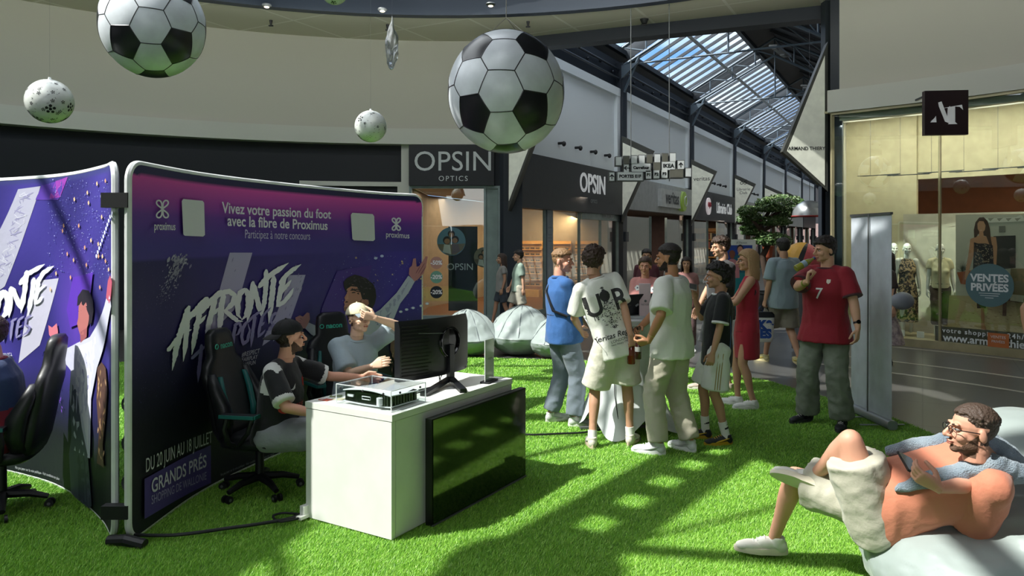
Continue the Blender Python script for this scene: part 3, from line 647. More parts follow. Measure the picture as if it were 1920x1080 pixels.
# ------------------------------------------------------------------ printed fabric display walls
class Arc:
    def __init__(s, pts, H=2.31, side=1):
        s.H = H; s.p = []; P_ = [Vector(p) for p in pts]; P_ = [2*P_[0]-P_[1]]+P_+[2*P_[-1]-P_[-2]]
        for i in range(1, len(P_)-2):
            for k in range(12):
                t = k/12; a, b, c, d = P_[i-1:i+3]
                s.p.append(.5*((2*b)+(c-a)*t+(2*a-5*b+4*c-d)*t*t+(3*b-a-3*c+d)*t**3))
        s.p.append(P_[-2]); s.L = [0]
        for a, b in zip(s.p[:-1], s.p[1:]): s.L.append(s.L[-1]+(b-a).length)
        s.len = s.L[-1]; s.side = side
    def at(s, u, z, d=0):
        u_ = min(max(u, 0), s.len-1e-6); i = max(k for k in range(len(s.L)-1) if s.L[k] <= u_); e = (s.p[i+1]-s.p[i]); t = (u_-s.L[i])/(s.L[i+1]-s.L[i])
        q = s.p[i]+e*t; e.normalize()
        if i+2 < len(s.p): e = e.lerp((s.p[i+2]-s.p[i+1]).normalized(), t)
        nrm = Vector((e.y, -e.x))*s.side; q = q+nrm*d+e*(u-u_)
        return Vector((q.x, q.y, z))
    def inv(s, px, py):                       # print coordinates (along, up) of what a pixel of the photo shows
        k = (px-960)/FOC; best = None
        for i in range(len(s.p)-1):
            a, b = s.p[i], s.p[i+1]; fa, fb = a.x-k*a.y, b.x-k*b.y
            if fa*fb <= 0 and abs(fa-fb) > 1e-9:
                t = fa/(fa-fb); q = a+(b-a)*t; best = (s.L[i]+(b-a).length*t, EYE-(py-HOR)/FOC*q.y); break
        if best is None:
            j, m = (0, 1) if abs(s.p[0].x-k*s.p[0].y) < abs(s.p[-1].x-k*s.p[-1].y) else (-1, -2)
            a, e = s.p[j], (s.p[j]-s.p[m]).normalized(); t = (k*a.y-a.x)/(e.x-k*e.y); t = max(-.5, min(.5, t)); q = a+e*t
            best = ((-t if j == 0 else s.len+t), EYE-(py-HOR)/FOC*q.y)
        return Vector(best)
M_ban = vcol_mat('printed_fabric', .55, bump=.05, bscale=25)
M_tube = mat('frame_aluminium', 'eef1f1', .35, metal=.15)
RNG = random.Random(7)
def mixc(a, b, t):
    t = max(0, min(1, t)); return tuple(x+(y-x)*t for x, y in zip(a, b))
def hexf(h): return tuple(int(h[i:i+2], 16)/255 for i in (0, 2, 4))
def outline(A, rc=.11, n=6):                  # rounded rectangle in print coordinates
    L, H = A.len, A.H; o = []
    for cx, cz, a0 in ((L-rc, H-rc, 0), (rc, H-rc, 90), (rc, .02+rc, 180), (L-rc, .02+rc, 270)):
        for k in range(n+1): a = math.radians(a0+90*k/n); o.append((cx+rc*math.cos(a), cz+rc*math.sin(a)))
    return o
def banner(A, label, colorfn):
    root = thing('fabric_wall', label, 'banner', A.at(0, 0))
    mb = MB(); nu, nz = 150, 90
    ol = outline(A)
    def inside_clip(u, z):                    # squeeze the grid into the rounded outline
        rc = .11
        for cx, sx in ((rc, -1), (A.len-rc, 1)):
            for cz, sz in ((.02+rc, -1), (A.H-rc, 1)):
                if (u-cx)*sx > 0 and (z-cz)*sz > 0:
                    d = Vector((u-cx, z-cz)); m_ = max(abs(d.x), abs(d.y))
                    if d.length > 1e-6: d = d*(m_/d.length); u, z = cx+d.x, cz+d.y
        return u, z
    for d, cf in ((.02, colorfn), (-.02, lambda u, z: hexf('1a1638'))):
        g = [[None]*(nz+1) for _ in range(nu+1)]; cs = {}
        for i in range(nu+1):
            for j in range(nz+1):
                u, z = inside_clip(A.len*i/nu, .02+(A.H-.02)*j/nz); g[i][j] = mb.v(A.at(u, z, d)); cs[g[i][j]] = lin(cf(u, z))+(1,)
        mb.color('000000')
        for i in range(nu):
            for j in range(nz):
                q = [g[i][j], g[i+1][j], g[i+1][j+1], g[i][j+1]]; f_ = mb.bm.faces.new(q if d > 0 else q[::-1])
                for l in f_.loops: l[mb.cl] = cs[l.vert]
    mb.build('printed_cover', M_ban, root, smooth='full', world=True)
    pts = []
    for i in range(len(ol)):
        a, b = Vector(ol[i]), Vector(ol[(i+1) % len(ol)]); m_ = max(1, int((b-a).length/.12))
        pts += [A.at(*(a+(b-a)*k/m_), 0) for k in range(m_)]
    mb = MB(); mb.tube(pts, .022, 8, True); mb.build('frame_tube', M_tube, root, smooth=True, world=True)
    return root
class Ink:                                     # prints laid on a banner, traced shape by shape
    def __init__(s, A): s.A = A; s.mb = MB(); s.lay = 0
    def fn(s):
        s.lay += 1; d = .0215+.000015*s.lay; A = s.A; return lambda u, z: A.at(u, z, d)
    def poly(s, col, pts, z=None, jag=0, ml=.12):   # pts in photo pixels through z=(x0,y0,scale)
        s.mb.color(col); q = [s.A.inv(*(s.px(p, z))) for p in pts]
        s.mb.poly([(p.x, p.y) for p in q], s.fn(), ml)
    def px(s, p, z): return p if z is None else (z[0]+p[0]/z[2], z[1]+p[1]/z[2])
    def stroke(s, col, pts, w, z=None, taper=(.15, .25), rag=.12, seed=0, keep=None):
        r = random.Random(seed+int(pts[0][0]*13+pts[0][1]*7)); P_ = [Vector(p) for p in pts]; dense = []
        for a, b in zip(P_[:-1], P_[1:]):
            n_ = max(2, int((b-a).length/14))
            for k in range(n_): dense.append(a+(b-a)*k/n_)
        dense.append(P_[-1]); n_ = len(dense); L_, R_ = [], []
        for i, p in enumerate(dense):
            e = (dense[min(i+1, n_-1)]-dense[max(i-1, 0)]).normalized(); nn = Vector((-e.y, e.x)); t = i/(n_-1)
            ww = w/2*min(1, (t+.04)/max(taper[0], 1e-3))*min(1, (1-t+.02)/max(taper[1], 1e-3))
            L_.append(p+nn*ww*(1+rag*r.uniform(-1, 1))); R_.append(p-nn*ww*(1+rag*r.uniform(-1, 1)))
        s.mb.color(col); f = s.fn(); q = [[s.A.inv(*s.px(x, z)) for x in side] for side in (L_, R_)]
        for i in range(n_-1):
            a, b, c, d = q[0][i], q[0][i+1], q[1][i+1], q[1][i]; s.mb.f([s.mb.v(f(*x)) for x in (a, b, c, d)])
    def text(s, col, body, p0, p1, size=None, off=0, sx=1.0, shear=0):   # from pixel p0 to p1 along a level baseline
        a, b = s.A.inv(*p0), s.A.inv(*p1); s.mb.color(col); vs, fs = text_mesh(body, 1, off, 'LEFT', shear, 1); wd = max(v[0] for v in vs)
        k = (b.x-a.x)/wd; ky = size or k; s.lay += 1; f = lambda u, z: s.A.at(u, z, .028+.000015*s.lay); g_ = lambda x, y: f(a.x+x*k, a.y+(b.y-a.y)*(x/wd)+y*ky); bv = [s.mb.v(g_(x, y)) for x, y in vs]
        for f_ in fs: s.mb.f([bv[i] for i in f_])
    def disc(s, col, c, rx, ry, z=None, n=20): s.poly(col, [(c[0]+rx*math.cos(2*PI*i/n), c[1]+ry*math.sin(2*PI*i/n)) for i in range(n)], z)
ARC1 = Arc([(-2.32, 4.5), (-2.26, 5.42), (-1.99, 6.35), (-1.45, 7.55), (-.99, 8.1)])
def col1(u, z): return tuple(min(1, 1.32*c) for c in col1_(u, z))
def col1_(u, z):
    t = u/ARC1.len; n_ = noise.noise(Vector((u*1.3, z*1.3, 2)))*.5+.5; n2 = noise.noise(Vector((u*9, z*9, 7)))
    if z > 2.235: return hexf('1a1a40')
    if z > 1.72:
        k = (2.235-z)/.5
        return mixc(mixc(hexf('a83d88'), hexf('5a2a7c'), k*2.1), hexf('332a6e'), (k-.35)*2)
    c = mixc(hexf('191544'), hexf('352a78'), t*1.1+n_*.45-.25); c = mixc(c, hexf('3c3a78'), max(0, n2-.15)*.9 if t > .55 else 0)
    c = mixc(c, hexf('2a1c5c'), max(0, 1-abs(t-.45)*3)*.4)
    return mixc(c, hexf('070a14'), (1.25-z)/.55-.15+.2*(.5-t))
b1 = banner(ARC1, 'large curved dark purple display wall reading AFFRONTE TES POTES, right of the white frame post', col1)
I1 = Ink(ARC1)
W_, LAV, LV2 = 'e3e3ea', 'b3add2', '958ec0'
Z2 = (300, 460, 4.153)
RNG = random.Random(3)
# pale slabs and scratches behind the lettering
I1.poly(LAV, [(525, 57), (702, 57), (622, 335), (560, 500), (330, 745), (335, 600), (442, 355)], Z2)
I1.poly(LAV, [(985, 232), (1118, 229), (1060, 410), (990, 610), (915, 690), (780, 782), (800, 700), (880, 560), (950, 380)], Z2)
for k in range(150):
    x = RNG.uniform(525, 1110); y = RNG.uniform(60, 760)
    cx = 560-(y-57)*.33 if x < 780 else 1050-(y-230)*.42
    if abs(x-cx-20) < 70: I1.stroke(RNG.choice(('b3adcf', '8d86b3')), [(x, y), (x-12, y+RNG.uniform(10, 40))], RNG.uniform(3, 9), Z2)
for k in range(230):
    t = RNG.random(); y = 57+t*400; cx = 150-(y-57)*.42; x = cx+RNG.gauss(0, 42*(1-t*.2)); a = RNG.uniform(10, 44)*(1.1-t)
    I1.stroke(RNG.choice(('b9b6c9', 'a5a1ba', '8a86a4')), [(x, y), (x-a*.45, y+a)], RNG.uniform(5, 20)*(1.15-t), Z2, rag=.4)
for k in range(160): x, y = RNG.uniform(240, 330), RNG.uniform(475, 760); I1.disc(RNG.choice(('5a578a', '40407a')), (x, y), .5, .9, n=5)
I1.poly('4a2f94', [(628, 508), (694, 497), (676, 560), (650, 640), (584, 640), (600, 575)])
for k in range(260):
    x, y = RNG.uniform(600, 796), 480+RNG.random()**1.3*150; I1.disc(RNG.choice(('7f86c0', '545a9c', '9aa4d8', '474690')), (x, y), RNG.uniform(.3, 1.1), RNG.uniform(.3, .9), n=5)
for k in range(16): x, y = RNG.uniform(655, 790), RNG.uniform(480, 545); a = RNG.uniform(0, 3); I1.poly(RNG.choice(('d9c39c', 'b89a86')), [(x, y), (x+2.6*math.cos(a), y+2.6*math.sin(a)), (x+3, y+3.4), (x-1, y+3)])
for x, y in ((748, 584), (759, 580), (771, 577), (786, 573), (797, 569), (700, 484), (712, 480)): I1.disc('c9d2f4', (x, y), 3.4, 2.4); I1.disc('ffffff', (x, y), 1.6, 1.2)
# lettering
def brush(I, Z, main, second, dy=0):
    for pts, w_ in (([(195, 470), (150, 600), (95, 780), (58, 975)], 46), ([(182, 480), (178, 640), (165, 760), (146, 905)], 40), ([(92, 700), (150, 672), (215, 655)], 26), ([(20, 825), (70, 760), (110, 700)], 30),
                    ([(290, 470), (262, 590), (235, 720), (214, 852)], 42), ([(345, 405), (280, 470), (200, 560), (185, 610)], 44), ([(228, 625), (290, 590), (330, 540)], 26),
                    ([(405, 400), (372, 520), (345, 640), (322, 765)], 42), ([(455, 350), (390, 410), (320, 480), (262, 560)], 44), ([(345, 560), (400, 520), (430, 480)], 26),
                    ([(470, 370), (450, 470), (438, 600), (428, 700)], 46), ([(440, 372), (510, 358), (552, 385), (540, 450), (480, 505), (455, 515)], 40), ([(470, 500), (520, 545), (580, 590), (620, 590)], 34),
                    ([(640, 335), (598, 370), (575, 450), (580, 540), (610, 575)], 42), ([(640, 335), (662, 390), (660, 480), (640, 550), (606, 582)], 42),
                    ([(700, 278), (690, 390), (672, 500), (650, 605)], 42), ([(702, 300), (725, 400), (750, 490), (768, 560)], 44), ([(802, 186), (800, 300), (790, 420), (772, 545)], 38),
                    ([(862, 235), (852, 350), (836, 480), (822, 612)], 42), ([(740, 330), (800, 260), (880, 200), (978, 136)], 38),
                    ([(950, 235), (920, 330), (900, 420), (880, 480)], 42), ([(905, 300), (960, 230), (1010, 190), (1076, 147)], 34), ([(910, 375), (950, 330), (1000, 268)], 28), ([(885, 475), (940, 440), (990, 380), (1018, 330)], 32)):
        I.stroke(main, pts, w_, Z, taper=(.12, .3), rag=.16)
    for pts, w_ in (([(210, 885), (260, 835), (335, 770)], 24), ([(292, 770), (282, 880), (272, 960), (262, 1070)], 30), ([(372, 725), (345, 830), (318, 960)], 28), ([(350, 760), (390, 725), (412, 715)], 20), ([(340, 860), (370, 830), (392, 815)], 18), ([(318, 960), (350, 925), (372, 890)], 20),
                    ([(465, 748), (430, 770), (405, 810), (430, 850), (440, 880), (378, 925)], 22),
                    ([(560, 620), (545, 700), (535, 770), (521, 845)], 28), ([(545, 625), (590, 600), (605, 640), (580, 690), (550, 705)], 22),
                    ([(650, 590), (620, 640), (608, 710), (620, 770), (655, 740), (672, 660), (655, 600)], 24), ([(715, 545), (700, 640), (690, 720), (680, 795)], 26), ([(655, 600), (700, 550), (770, 505)], 20),
                    ([(775, 540), (755, 620), (735, 720)], 24), ([(765, 560), (800, 520), (840, 480)], 18), ([(755, 630), (790, 595)], 16), ([(735, 715), (775, 680), (795, 655)], 18), ([(885, 520), (850, 545), (835, 590), (862, 620), (845, 650), (800, 670)], 20)):
        I.stroke(second, pts, w_, Z, taper=(.1, .3), rag=.14)
brush(I1, Z2, 'f0f3f6', LV2)
for k, (tx, y) in enumerate((('#RESPECT', 668), ('#FAIRPLAY', 678.5), ('#HAVEFUN', 689))): I1.text('c9c8d8', tx, (445-4*k, y+1), (480-4*k, y-7), off=.01, shear=.2)
# the printed player: white long sleeves, curly dark hair, arms spread
Z7 = (540, 460, 4.5)
I1.poly('c3c6dc', [(640, 640), (660, 600), (760, 540), (830, 470), (900, 400), (1000, 255), (1055, 300), (1000, 400), (930, 490), (880, 610), (830, 700), (740, 900), (730, 1080), (560, 1080), (520, 820), (590, 690)], Z7)
I1.poly('a5a6c9', [(700, 590), (800, 530), (930, 400), (1010, 290), (940, 430), (850, 560), (720, 660)], Z7)
I1.poly('8f8fb8', [(740, 640), (860, 560), (850, 620), (760, 760), (735, 900), (715, 700)], Z7)
I1.poly('c8878c', [(1004, 245), (1008, 190), (1030, 170), (1040, 112), (1062, 108), (1068, 180), (1090, 175), (1145, 92), (1163, 95), (1150, 160), (1128, 235), (1080, 285), (1050, 305)], Z7)
for a, b in (((1100, 170), (1060, 240)), ((1135, 150), (1080, 240)), ((1150, 175), (1095, 255))): I1.stroke('8e4f62', [a, b], 6, Z7)
I1.poly('b9848a', [(35, 608), (75, 590), (100, 600), (135, 565), (155, 570), (160, 620), (145, 660), (125, 700), (90, 700), (50, 660)], Z7)
for a, b in (((40, 620), (90, 640)), ((42, 645), (92, 660)), ((60, 600), (100, 630))): I1.stroke('80506a', [a, b], 5, Z7)
I1.poly('c3c6dc', [(150, 650), (120, 700), (170, 750), (235, 785), (300, 830), (420, 860), (420, 740), (255, 695)], Z7)
I1.poly('3a2a44', [(520, 560), (640, 540), (660, 620), (560, 700)], Z7)
I1.poly('c98a7c', [(470, 350), (475, 400), (452, 440), (460, 460), (448, 480), (455, 500), (447, 520), (450, 548), (480, 560), (540, 560), (610, 540), (640, 470), (620, 380), (560, 330), (500, 330)], Z7)
I1.poly('94605c', [(447, 520), (450, 550), (500, 565), (600, 550), (640, 480), (600, 450), (560, 500), (500, 520)], Z7)
rh = random.Random(5); hp = []
for k in range(48):
    a = k/48*2*PI; rr = 1+rh.uniform(-.07, .09); hp.append((585+140*rr*math.cos(a)*(1 if math.cos(a) > 0 else .92), 385+145*rr*math.sin(a)))
hp = [p for p in hp if not (p[0] < 590 and p[1] > 380)]; hp += [(640, 470), (605, 470), (600, 400), (560, 345), (510, 345), (480, 370)][::1] if False else []
I1.poly('1f1826', [(448, 345), (445, 310), (470, 280), (500, 262), (540, 246), (590, 258), (640, 280), (690, 320), (718, 370), (725, 430), (712, 490), (690, 530), (668, 545), (655, 520), (662, 470), (640, 450), (612, 470), (600, 440), (590, 400), (560, 350), (510, 345), (480, 362), (462, 385)], Z7)
for k in range(60):
    a = rh.uniform(0, 2*PI); x, y = 590+120*math.cos(a)*rh.random()**.5, 330+75*math.sin(a)*rh.random()**.5; I1.stroke(rh.choice(('3c3040', '120e18', '4a3d4e')), [(x, y), (x+rh.uniform(-14, 14), y+rh.uniform(-14, 14)), (x+rh.uniform(-22, 22), y+8)], 7, Z7)
I1.poly('b5776c', [(606, 480), (625, 455), (655, 458), (662, 490), (640, 520), (615, 522)], Z7)
for a, b, w_ in (((500, 380), (552, 376), 11), ((512, 400), (550, 398), 9), ((466, 392), (482, 384), 8), ((458, 480), (485, 478), 9)): I1.stroke('2a1a22', [a, ((a[0]+b[0])/2, (a[1]+b[1])/2-3), b], w_, Z7)
I1.poly('d49a86', [(480, 400), (470, 440), (458, 452), (470, 458), (488, 450)], Z7)
# trophy print
I1.poly('7a5a50', [(850, 760), (880, 715), (925, 700), (960, 760), (950, 900), (920, 980), (930, 1090), (880, 1090), (885, 980), (845, 880)], Z7)
for k in range(40): x, y = rh.uniform(860, 940), rh.uniform(720, 1060); I1.stroke(rh.choice(('b08a74', '4c3434', 'caa890')), [(x, y), (x+rh.uniform(-12, 12), y+rh.uniform(12, 40))], 7, Z7)
# header writing
def knot(I, cx, cy, s):
    for sx in (-1, 1):
        for sy in (-1, 1):
            pts = []
            for k in range(21): t = k/20*2*PI; r_ = s*(.5-.5*math.cos(t)); a = math.atan2(1.15*sy, .62*sx)+.38*math.sin(t)*sx*sy; pts.append((cx+r_*math.cos(a)*1.05, cy+r_*math.sin(a)))
            for a, b in zip(pts[:-1], pts[1:]): I.stroke('e8e6f0', [a, b], 2.9, None, (0, 0), 0)
knot(I1, 294.5, 392, 18); knot(I1, 739, 420.5, 12.5)
I1.text('e8e6f0', 'proximus', (276, 431), (317, 431.5), off=.012); I1.text('e8e6f0', 'proximus', (718, 444.5), (763, 447), off=.012)
I1.text('e8e6f0', 'Vivez votre passion du foot', (407, 399), (613.5, 410), off=.018, size=.118); I1.text('e8e6f0', 'avec la fibre de Proximus', (417, 423), (607, 431), off=.018, size=.118)
I1.text('cfcbe4', 'Participez à notre concours', (450, 446.5), (574, 449.5), off=-.004, size=.10)
for x0, y0, x1, y1, dy in ((331, 373, 375, 443.5, 2.5), (652, 399, 697.5, 452, 1.5)):   # blank white cards (their codes are left out)
    I1.poly('dfe0e6', [(x0+3, y0), (x1-4, y0+dy+1), (x1-1, y0+dy+5), (x1+.5, y1-3), (x1-3, y1), (x0+6, y1-1.5), (x0+3, y1-4), (x0, y0+4)])
I1.text('c7c9cf', 'DU 20 JUIN AU 18 JUILLET', (260, 886), (388, 829), size=.125)
I1.poly('4c3d86', [(260, 898), (387, 834), (387, 905), (260, 973)], ml=.05)
I1.text('cfcbe0', 'GRANDS PRÉS', (271, 925), (377, 874), off=.014, size=.125); I1.text('a39bc8', 'SHOPPING DE WALLONIE', (271, 946), (377, 898), size=.08)
I1.text('8f919b', 'Ne pas jeter sur la voie publique - Voir conditions du concours sur place', (404, 892), (505, 852), size=.028)
I1.mb.build('printed_graphic', M_ban, b1, world=True)

ARC2 = Arc([(-2.425, 4.55), (-2.66, 4.86), (-3.17, 5.38), (-3.65, 5.72), (-4.3, 6.0), (-5.2, 6.1)], side=-1)
def col2f(u, z):
    n_ = noise.noise(Vector((u*1.6, z*1.2, 9)))*.5+.5; c = mixc(hexf('221d66'), hexf('4a3fa4'), n_*1.2-.1); c = mixc(c, hexf('6b3fc0'), max(0, 1-abs(u-1.0)*2.2)*max(0, 1-abs(z-1.35)*1.6)*.9)
    if z > 2.27: c = mixc(c, hexf('39407a'), .7)
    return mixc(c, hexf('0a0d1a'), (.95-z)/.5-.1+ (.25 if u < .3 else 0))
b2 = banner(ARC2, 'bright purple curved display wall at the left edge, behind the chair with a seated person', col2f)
I2 = Ink(ARC2); Z1 = (0, 280, 3.0)
I2.poly('b9b9cf', [(118, 225), (245, 208), (205, 330), (130, 545), (42, 770), (0, 800), (0, 480), (60, 360)], Z1)
I2.poly('5a3aa8', [(250, 205), (400, 155), (345, 285), (215, 285)], Z1); I2.poly('9a3fb0', [(330, 180), (400, 155), (355, 270), (290, 280)], Z1)
I2.poly('c5c3d8', [(210, 740), (348, 724), (300, 900), (240, 1100), (120, 1200), (150, 1000)], Z1)
for k in range(80):
    t = RNG.random(); I2.stroke(RNG.choice(('d0d0e0', '9d9bc0')), [(175-t*160+RNG.uniform(-45, 45), 240+t*480), (165-t*160+RNG.uniform(-45, 45), 262+t*480)], 6, Z1)
for k in range(420):
    x, y = RNG.uniform(290, 640), RNG.uniform(170, 720); I2.disc(RNG.choice(('7f86c8', '565cae', 'aab0e4')), (x, y), RNG.uniform(.8, 3), RNG.uniform(1, 4), Z1, 5)
for k in range(24): x, y = RNG.uniform(300, 640), RNG.uniform(150, 860); I2.poly(RNG.choice(('f0c79a', 'd8a080')), [(x, y), (x+6, y-10), (x+10, y+8), (x+3, y+18)], Z1)
for k in range(12): I2.disc('d7dcfa', (570+k*8, 600-k*22), 5, 12, Z1, 8)
I2.poly('5b2fb4', [(435, 720), (550, 690), (520, 960), (420, 1000), (400, 900)], Z1)
# lettering, end of the word only (the rest is outside the frame)
for pts, w_ in (([(45, 790), (10, 850), (0, 930)], 34), ([(45, 790), (68, 850), (55, 920), (20, 960)], 34), ([(85, 770), (80, 860), (72, 945)], 26), ([(90, 775), (120, 850), (140, 900)], 30), ([(175, 680), (160, 800), (140, 920)], 28), ([(130, 760), (180, 700), (275, 645)], 26), ([(215, 720), (200, 830), (180, 930)], 28), ([(240, 740), (228, 820), (215, 870)], 26), ([(225, 760), (270, 690), (328, 655)], 24), ([(228, 810), (262, 775), (280, 760)], 18), ([(215, 870), (245, 850), (262, 825)], 20)): I2.stroke('e9edf2', pts, w_, Z1, taper=(.1, .25), rag=.15)
for pts, w_ in (([(0, 1010), (30, 980), (20, 1050), (0, 1070)], 16), ([(60, 960), (45, 1020), (40, 1080)], 18), ([(95, 960), (85, 1020), (80, 1075)], 16), ([(80, 970), (120, 945)], 12), ([(130, 950), (118, 1010), (112, 1060)], 16), ([(125, 960), (160, 935)], 12), ([(120, 1005), (150, 985)], 10), ([(112, 1060), (145, 1035)], 12), ([(200, 930), (170, 950), (165, 985), (190, 1000), (175, 1030), (145, 1045)], 14)): I2.stroke('8c88b8', pts, w_, Z1)
I2.text('e0e0ec', '#RESPECT', (8, 662), (32, 660), off=.01, shear=.2); I2.text('e0e0ec', '#FAIRPLAY', (4, 671), (34, 669), off=.01, shear=.2)
# player
ZL = (0, 600, 2.25)
I2.poly('cfd0e6', [(245, 70), (300, 118), (345, 95), (400, 70), (430, 20), (470, -90), (485, -110), (492, -60), (470, 60), (430, 200), (405, 330), (400, 580), (385, 575), (330, 545), (312, 300), (318, 210), (280, 165), (250, 110)], ZL)
I2.poly('e6e6f4', [(345, 110), (400, 90), (430, 60), (415, 200), (395, 350), (392, 550), (372, 420), (335, 300)], ZL)
for x in (345, 365, 385): I2.stroke('9f9fc6', [(x, 140), (x+8, 260), (x-4, 400)], 6, ZL)
I2.poly('4b4f66', [(322, 265), (345, 300), (365, 450), (392, 575), (408, 780), (395, 790), (340, 750), (318, 720), (310, 560), (322, 480), (316, 380)], ZL)
I2.poly('343850', [(345, 560), (392, 575), (408, 780), (395, 790), (350, 755)], ZL)
I2.poly('d77a8a', [(222, 20), (238, 30), (258, 12), (263, 45), (262, 75), (246, 88), (225, 60)], ZL)
I2.poly('c0586e', [(470, -95), (478, -165), (488, -190), (496, -160), (490, -90), (484, -70)], ZL)
I2.poly('b8706c', [(352, -60), (350, -10), (345, 12), (350, 35), (358, 60), (375, 60), (392, 20), (398, -20), (390, -70), (368, -85)], ZL)
I2.poly('a05a5e', [(358, 50), (388, 30), (386, 70), (360, 95)], ZL)
I2.poly('1c1622', [(345, -60), (348, -100), (368, -130), (395, -125), (412, -90), (416, -40), (408, 10), (396, 20), (396, -20), (385, -50), (362, -70)], ZL)
I2.stroke('2a1a20', [(350, -38), (364, -40)], 5, ZL); I2.stroke('2a1a20', [(352, -28), (362, -28)], 4, ZL)
I2.poly('5a4038', [(432, 200), (450, 175), (468, 200), (476, 290), (468, 400), (455, 520), (460, 620), (430, 600), (438, 480), (428, 330)], ZL)
for k in range(40): x, y = RNG.uniform(436, 468), RNG.uniform(190, 580); I2.stroke(RNG.choice(('a8845c', '3a2826', 'c9a07a')), [(x, y), (x+RNG.uniform(-6, 6), y+RNG.uniform(14, 40))], 5, ZL)
for k in range(90): x, y = RNG.uniform(190, 280), RNG.uniform(180, 380); I2.stroke(RNG.choice(('8a55d8', '6a40b8', 'a070e8')), [(x, y), (x+RNG.uniform(-4, 4), y+RNG.uniform(4, 18))], 3, ZL)
I2.text('b8bac4', 'Ne pas jeter sur la voie publique - Voir conditions sur place', (38, 876), (122, 898), size=.03)
I2.mb.build('printed_graphic', M_ban, b2, world=True)
M_strap = mat('strap_black', '101214', .6)
ck = thing('hub_clamp', 'black strap and foot joining the two display walls at the white post', 'clamp', (-2.39, 4.5, 0))
mb = MB(); mb.box((-2.39, 4.5, 2.08), (.16, .06, .09)); mb.build('strap', M_strap, ck, world=True)
mb = MB(); mb.box((-2.39, 4.5, .2), (.16, .06, .08)); mb.tube([(-2.42, 4.48, .03), (-2.3, 4.44, .05), (-2.18, 4.42, .03)], .035, 10); mb.build('foot', M_strap, ck, world=True)
# post behind the gap
mb = MB(); mb.tube([(-2.43, 4.78, 0.02), (-2.43, 4.78, 2.2)], .022, 10); mb.tube([(-2.38, 4.8, 0.02), (-2.38, 4.8, 2.1)], .012, 10)
for z in (.3, .55, .8): mb.tube([(-2.41+.06*math.cos(a*PI/8), 4.72, z+.06*math.sin(a*PI/8)) for a in range(16)], .008, 5, True); mb.tube([(-2.46, 4.73, z+.1), (-2.34, 4.73, z+.1)], .006, 5)
tag(mb.build('wire_rack', mat('white_metal', 'd8dcdc', .4), smooth=True), 'white metal post and wire rings seen in the gap between the display walls', 'rack')
# ------------------------------------------------------------------ desk and what stands on it
DO = Vector((-.725, 4.5, 0)); DU = Vector((.52, .854, 0)).normalized(); DV = Vector((-DU.y, DU.x, 0)); DL, DW, DH = 1.40, .74, .78   # near corner, along, back
def D(u, v, z=0): return DO+DU*u+DV*v+Vector((0, 0, z))
RD = Matrix((DU, DV, Vector((0, 0, 1)))).transposed()
M_desk = mat('desk_white', 'e6e8e2', .35, col2='e1e3dc')
dk = thing('desk', 'white box-shaped desk standing on the grass with a large black screen on its long side', 'desk', D(DL/2, DW/2))
mb = MB(); mb.box(D(DL/2, DW/2, DH-.02), (DL, DW, .04), RD); mb.build('desktop', M_desk, dk, world=True, bevel=.004)
mb = MB(); mb.box(D(.02, DW/2, .38), (.036, DW-.012, .71), RD); mb.build('side_panel', M_desk, dk, world=True, bevel=.002)
mb = MB(); mb.box(D(DL-.02, DW/2, .38), (.036, DW-.012, .71), RD); mb.build('side_panel', M_desk, dk, world=True)
mb = MB(); mb.box(D(DL/2, .025, .38), (DL-.09, .036, .71), RD); mb.build('front_panel', M_desk, dk, world=True, bevel=.002)
mb = MB(); mb.box(D(-.012, DW-.01, .07), (.05, .04, .07), RD); mb.box(D(-.03, DW-.015, .04), (.09, .05, .02), RD); mb.build('foot_bracket', M_desk, dk, world=True)
M_scr = mat('screen_gloss', '0b120d', .08, coat=.3, spec=.6)
tv = thing('flat_screen', 'large black glossy screen leaning on the long front side of the white desk', 'screen', D(.9, -.05))
mb = MB(); mb.box(D(.89, -.045, .362), (1.18, .05, .68), RD); mb.build('housing', mat('tv_black', '0a0b0c', .4), tv, world=True, bevel=.004)
mb = MB(); mb.box(D(.89, -.0725, .365), (1.16, .006, .66), RD); mb.build('display', M_scr, tv, world=True)
mb = MB(); mb.box(D(.89, -.075, .026), (1.18, .012, .008), RD); mb.build('bottom_trim', M_grey, tv, world=True)
# monitor, seen from behind
mo = thing('curved_monitor', 'black curved monitor seen from behind on the white desk', 'monitor', (-.58, 5.44, DH))
m0, m1 = Vector((-.79, 5.16, 0)), Vector((-.355, 5.73, 0)); me_ = (m1-m0).normalized(); mn = Vector((me_.y, -me_.x, 0)); mL = (m1-m0).length   # mn: towards the camera
def MP(s, d, z): return m0+me_*(mL*s)+mn*(d+.055*4*s*(1-s))+Vector((0, 0, z))
M_mon = mat('monitor_black', '15171a', .38, bump=.02)
mb = MB(); n_ = 16; g = []
for i in range(n_+1):
    s_ = i/n_; g.append([mb.v(MP(s_, d, z)) for d, z in ((-.035, .855), (.0, .85), (.018, .9), (.018, 1.22), (.0, 1.275), (-.035, 1.27))])
for i in range(n_):
    for k in range(6): mb.f([g[i][k], g[i+1][k], g[i+1][(k+1) % 6], g[i][(k+1) % 6]])
mb.f(g[0][::-1]); mb.f(g[-1]); mb.build('back_shell', M_mon, mo, smooth=True, world=True)
mb = MB()
for k in range(15):
    z = .89+k*.0245; pts = [MP(.02+.02*j, .0205, z) for j in range(int(19-3*abs(math.sin(k))))]
    for a, b in zip(pts[:-1], pts[1:]): mb.bar(a, b, .004, .008)
mb.build('vent_ribs', mat('rib_black', '0a0b0d', .35), mo, world=True)
cz = MP(.63, .03, 1.09); RM = basis(mn, me_)
mb = MB(); mb.lathe([(.105, -.03), (.115, -.005), (.10, .0), (.094, -.012), (.0, -.012)][:4], cz, RM, 32); mb.build('round_recess', mat('gloss_black', '08090a', .15), mo, smooth=True, world=True)
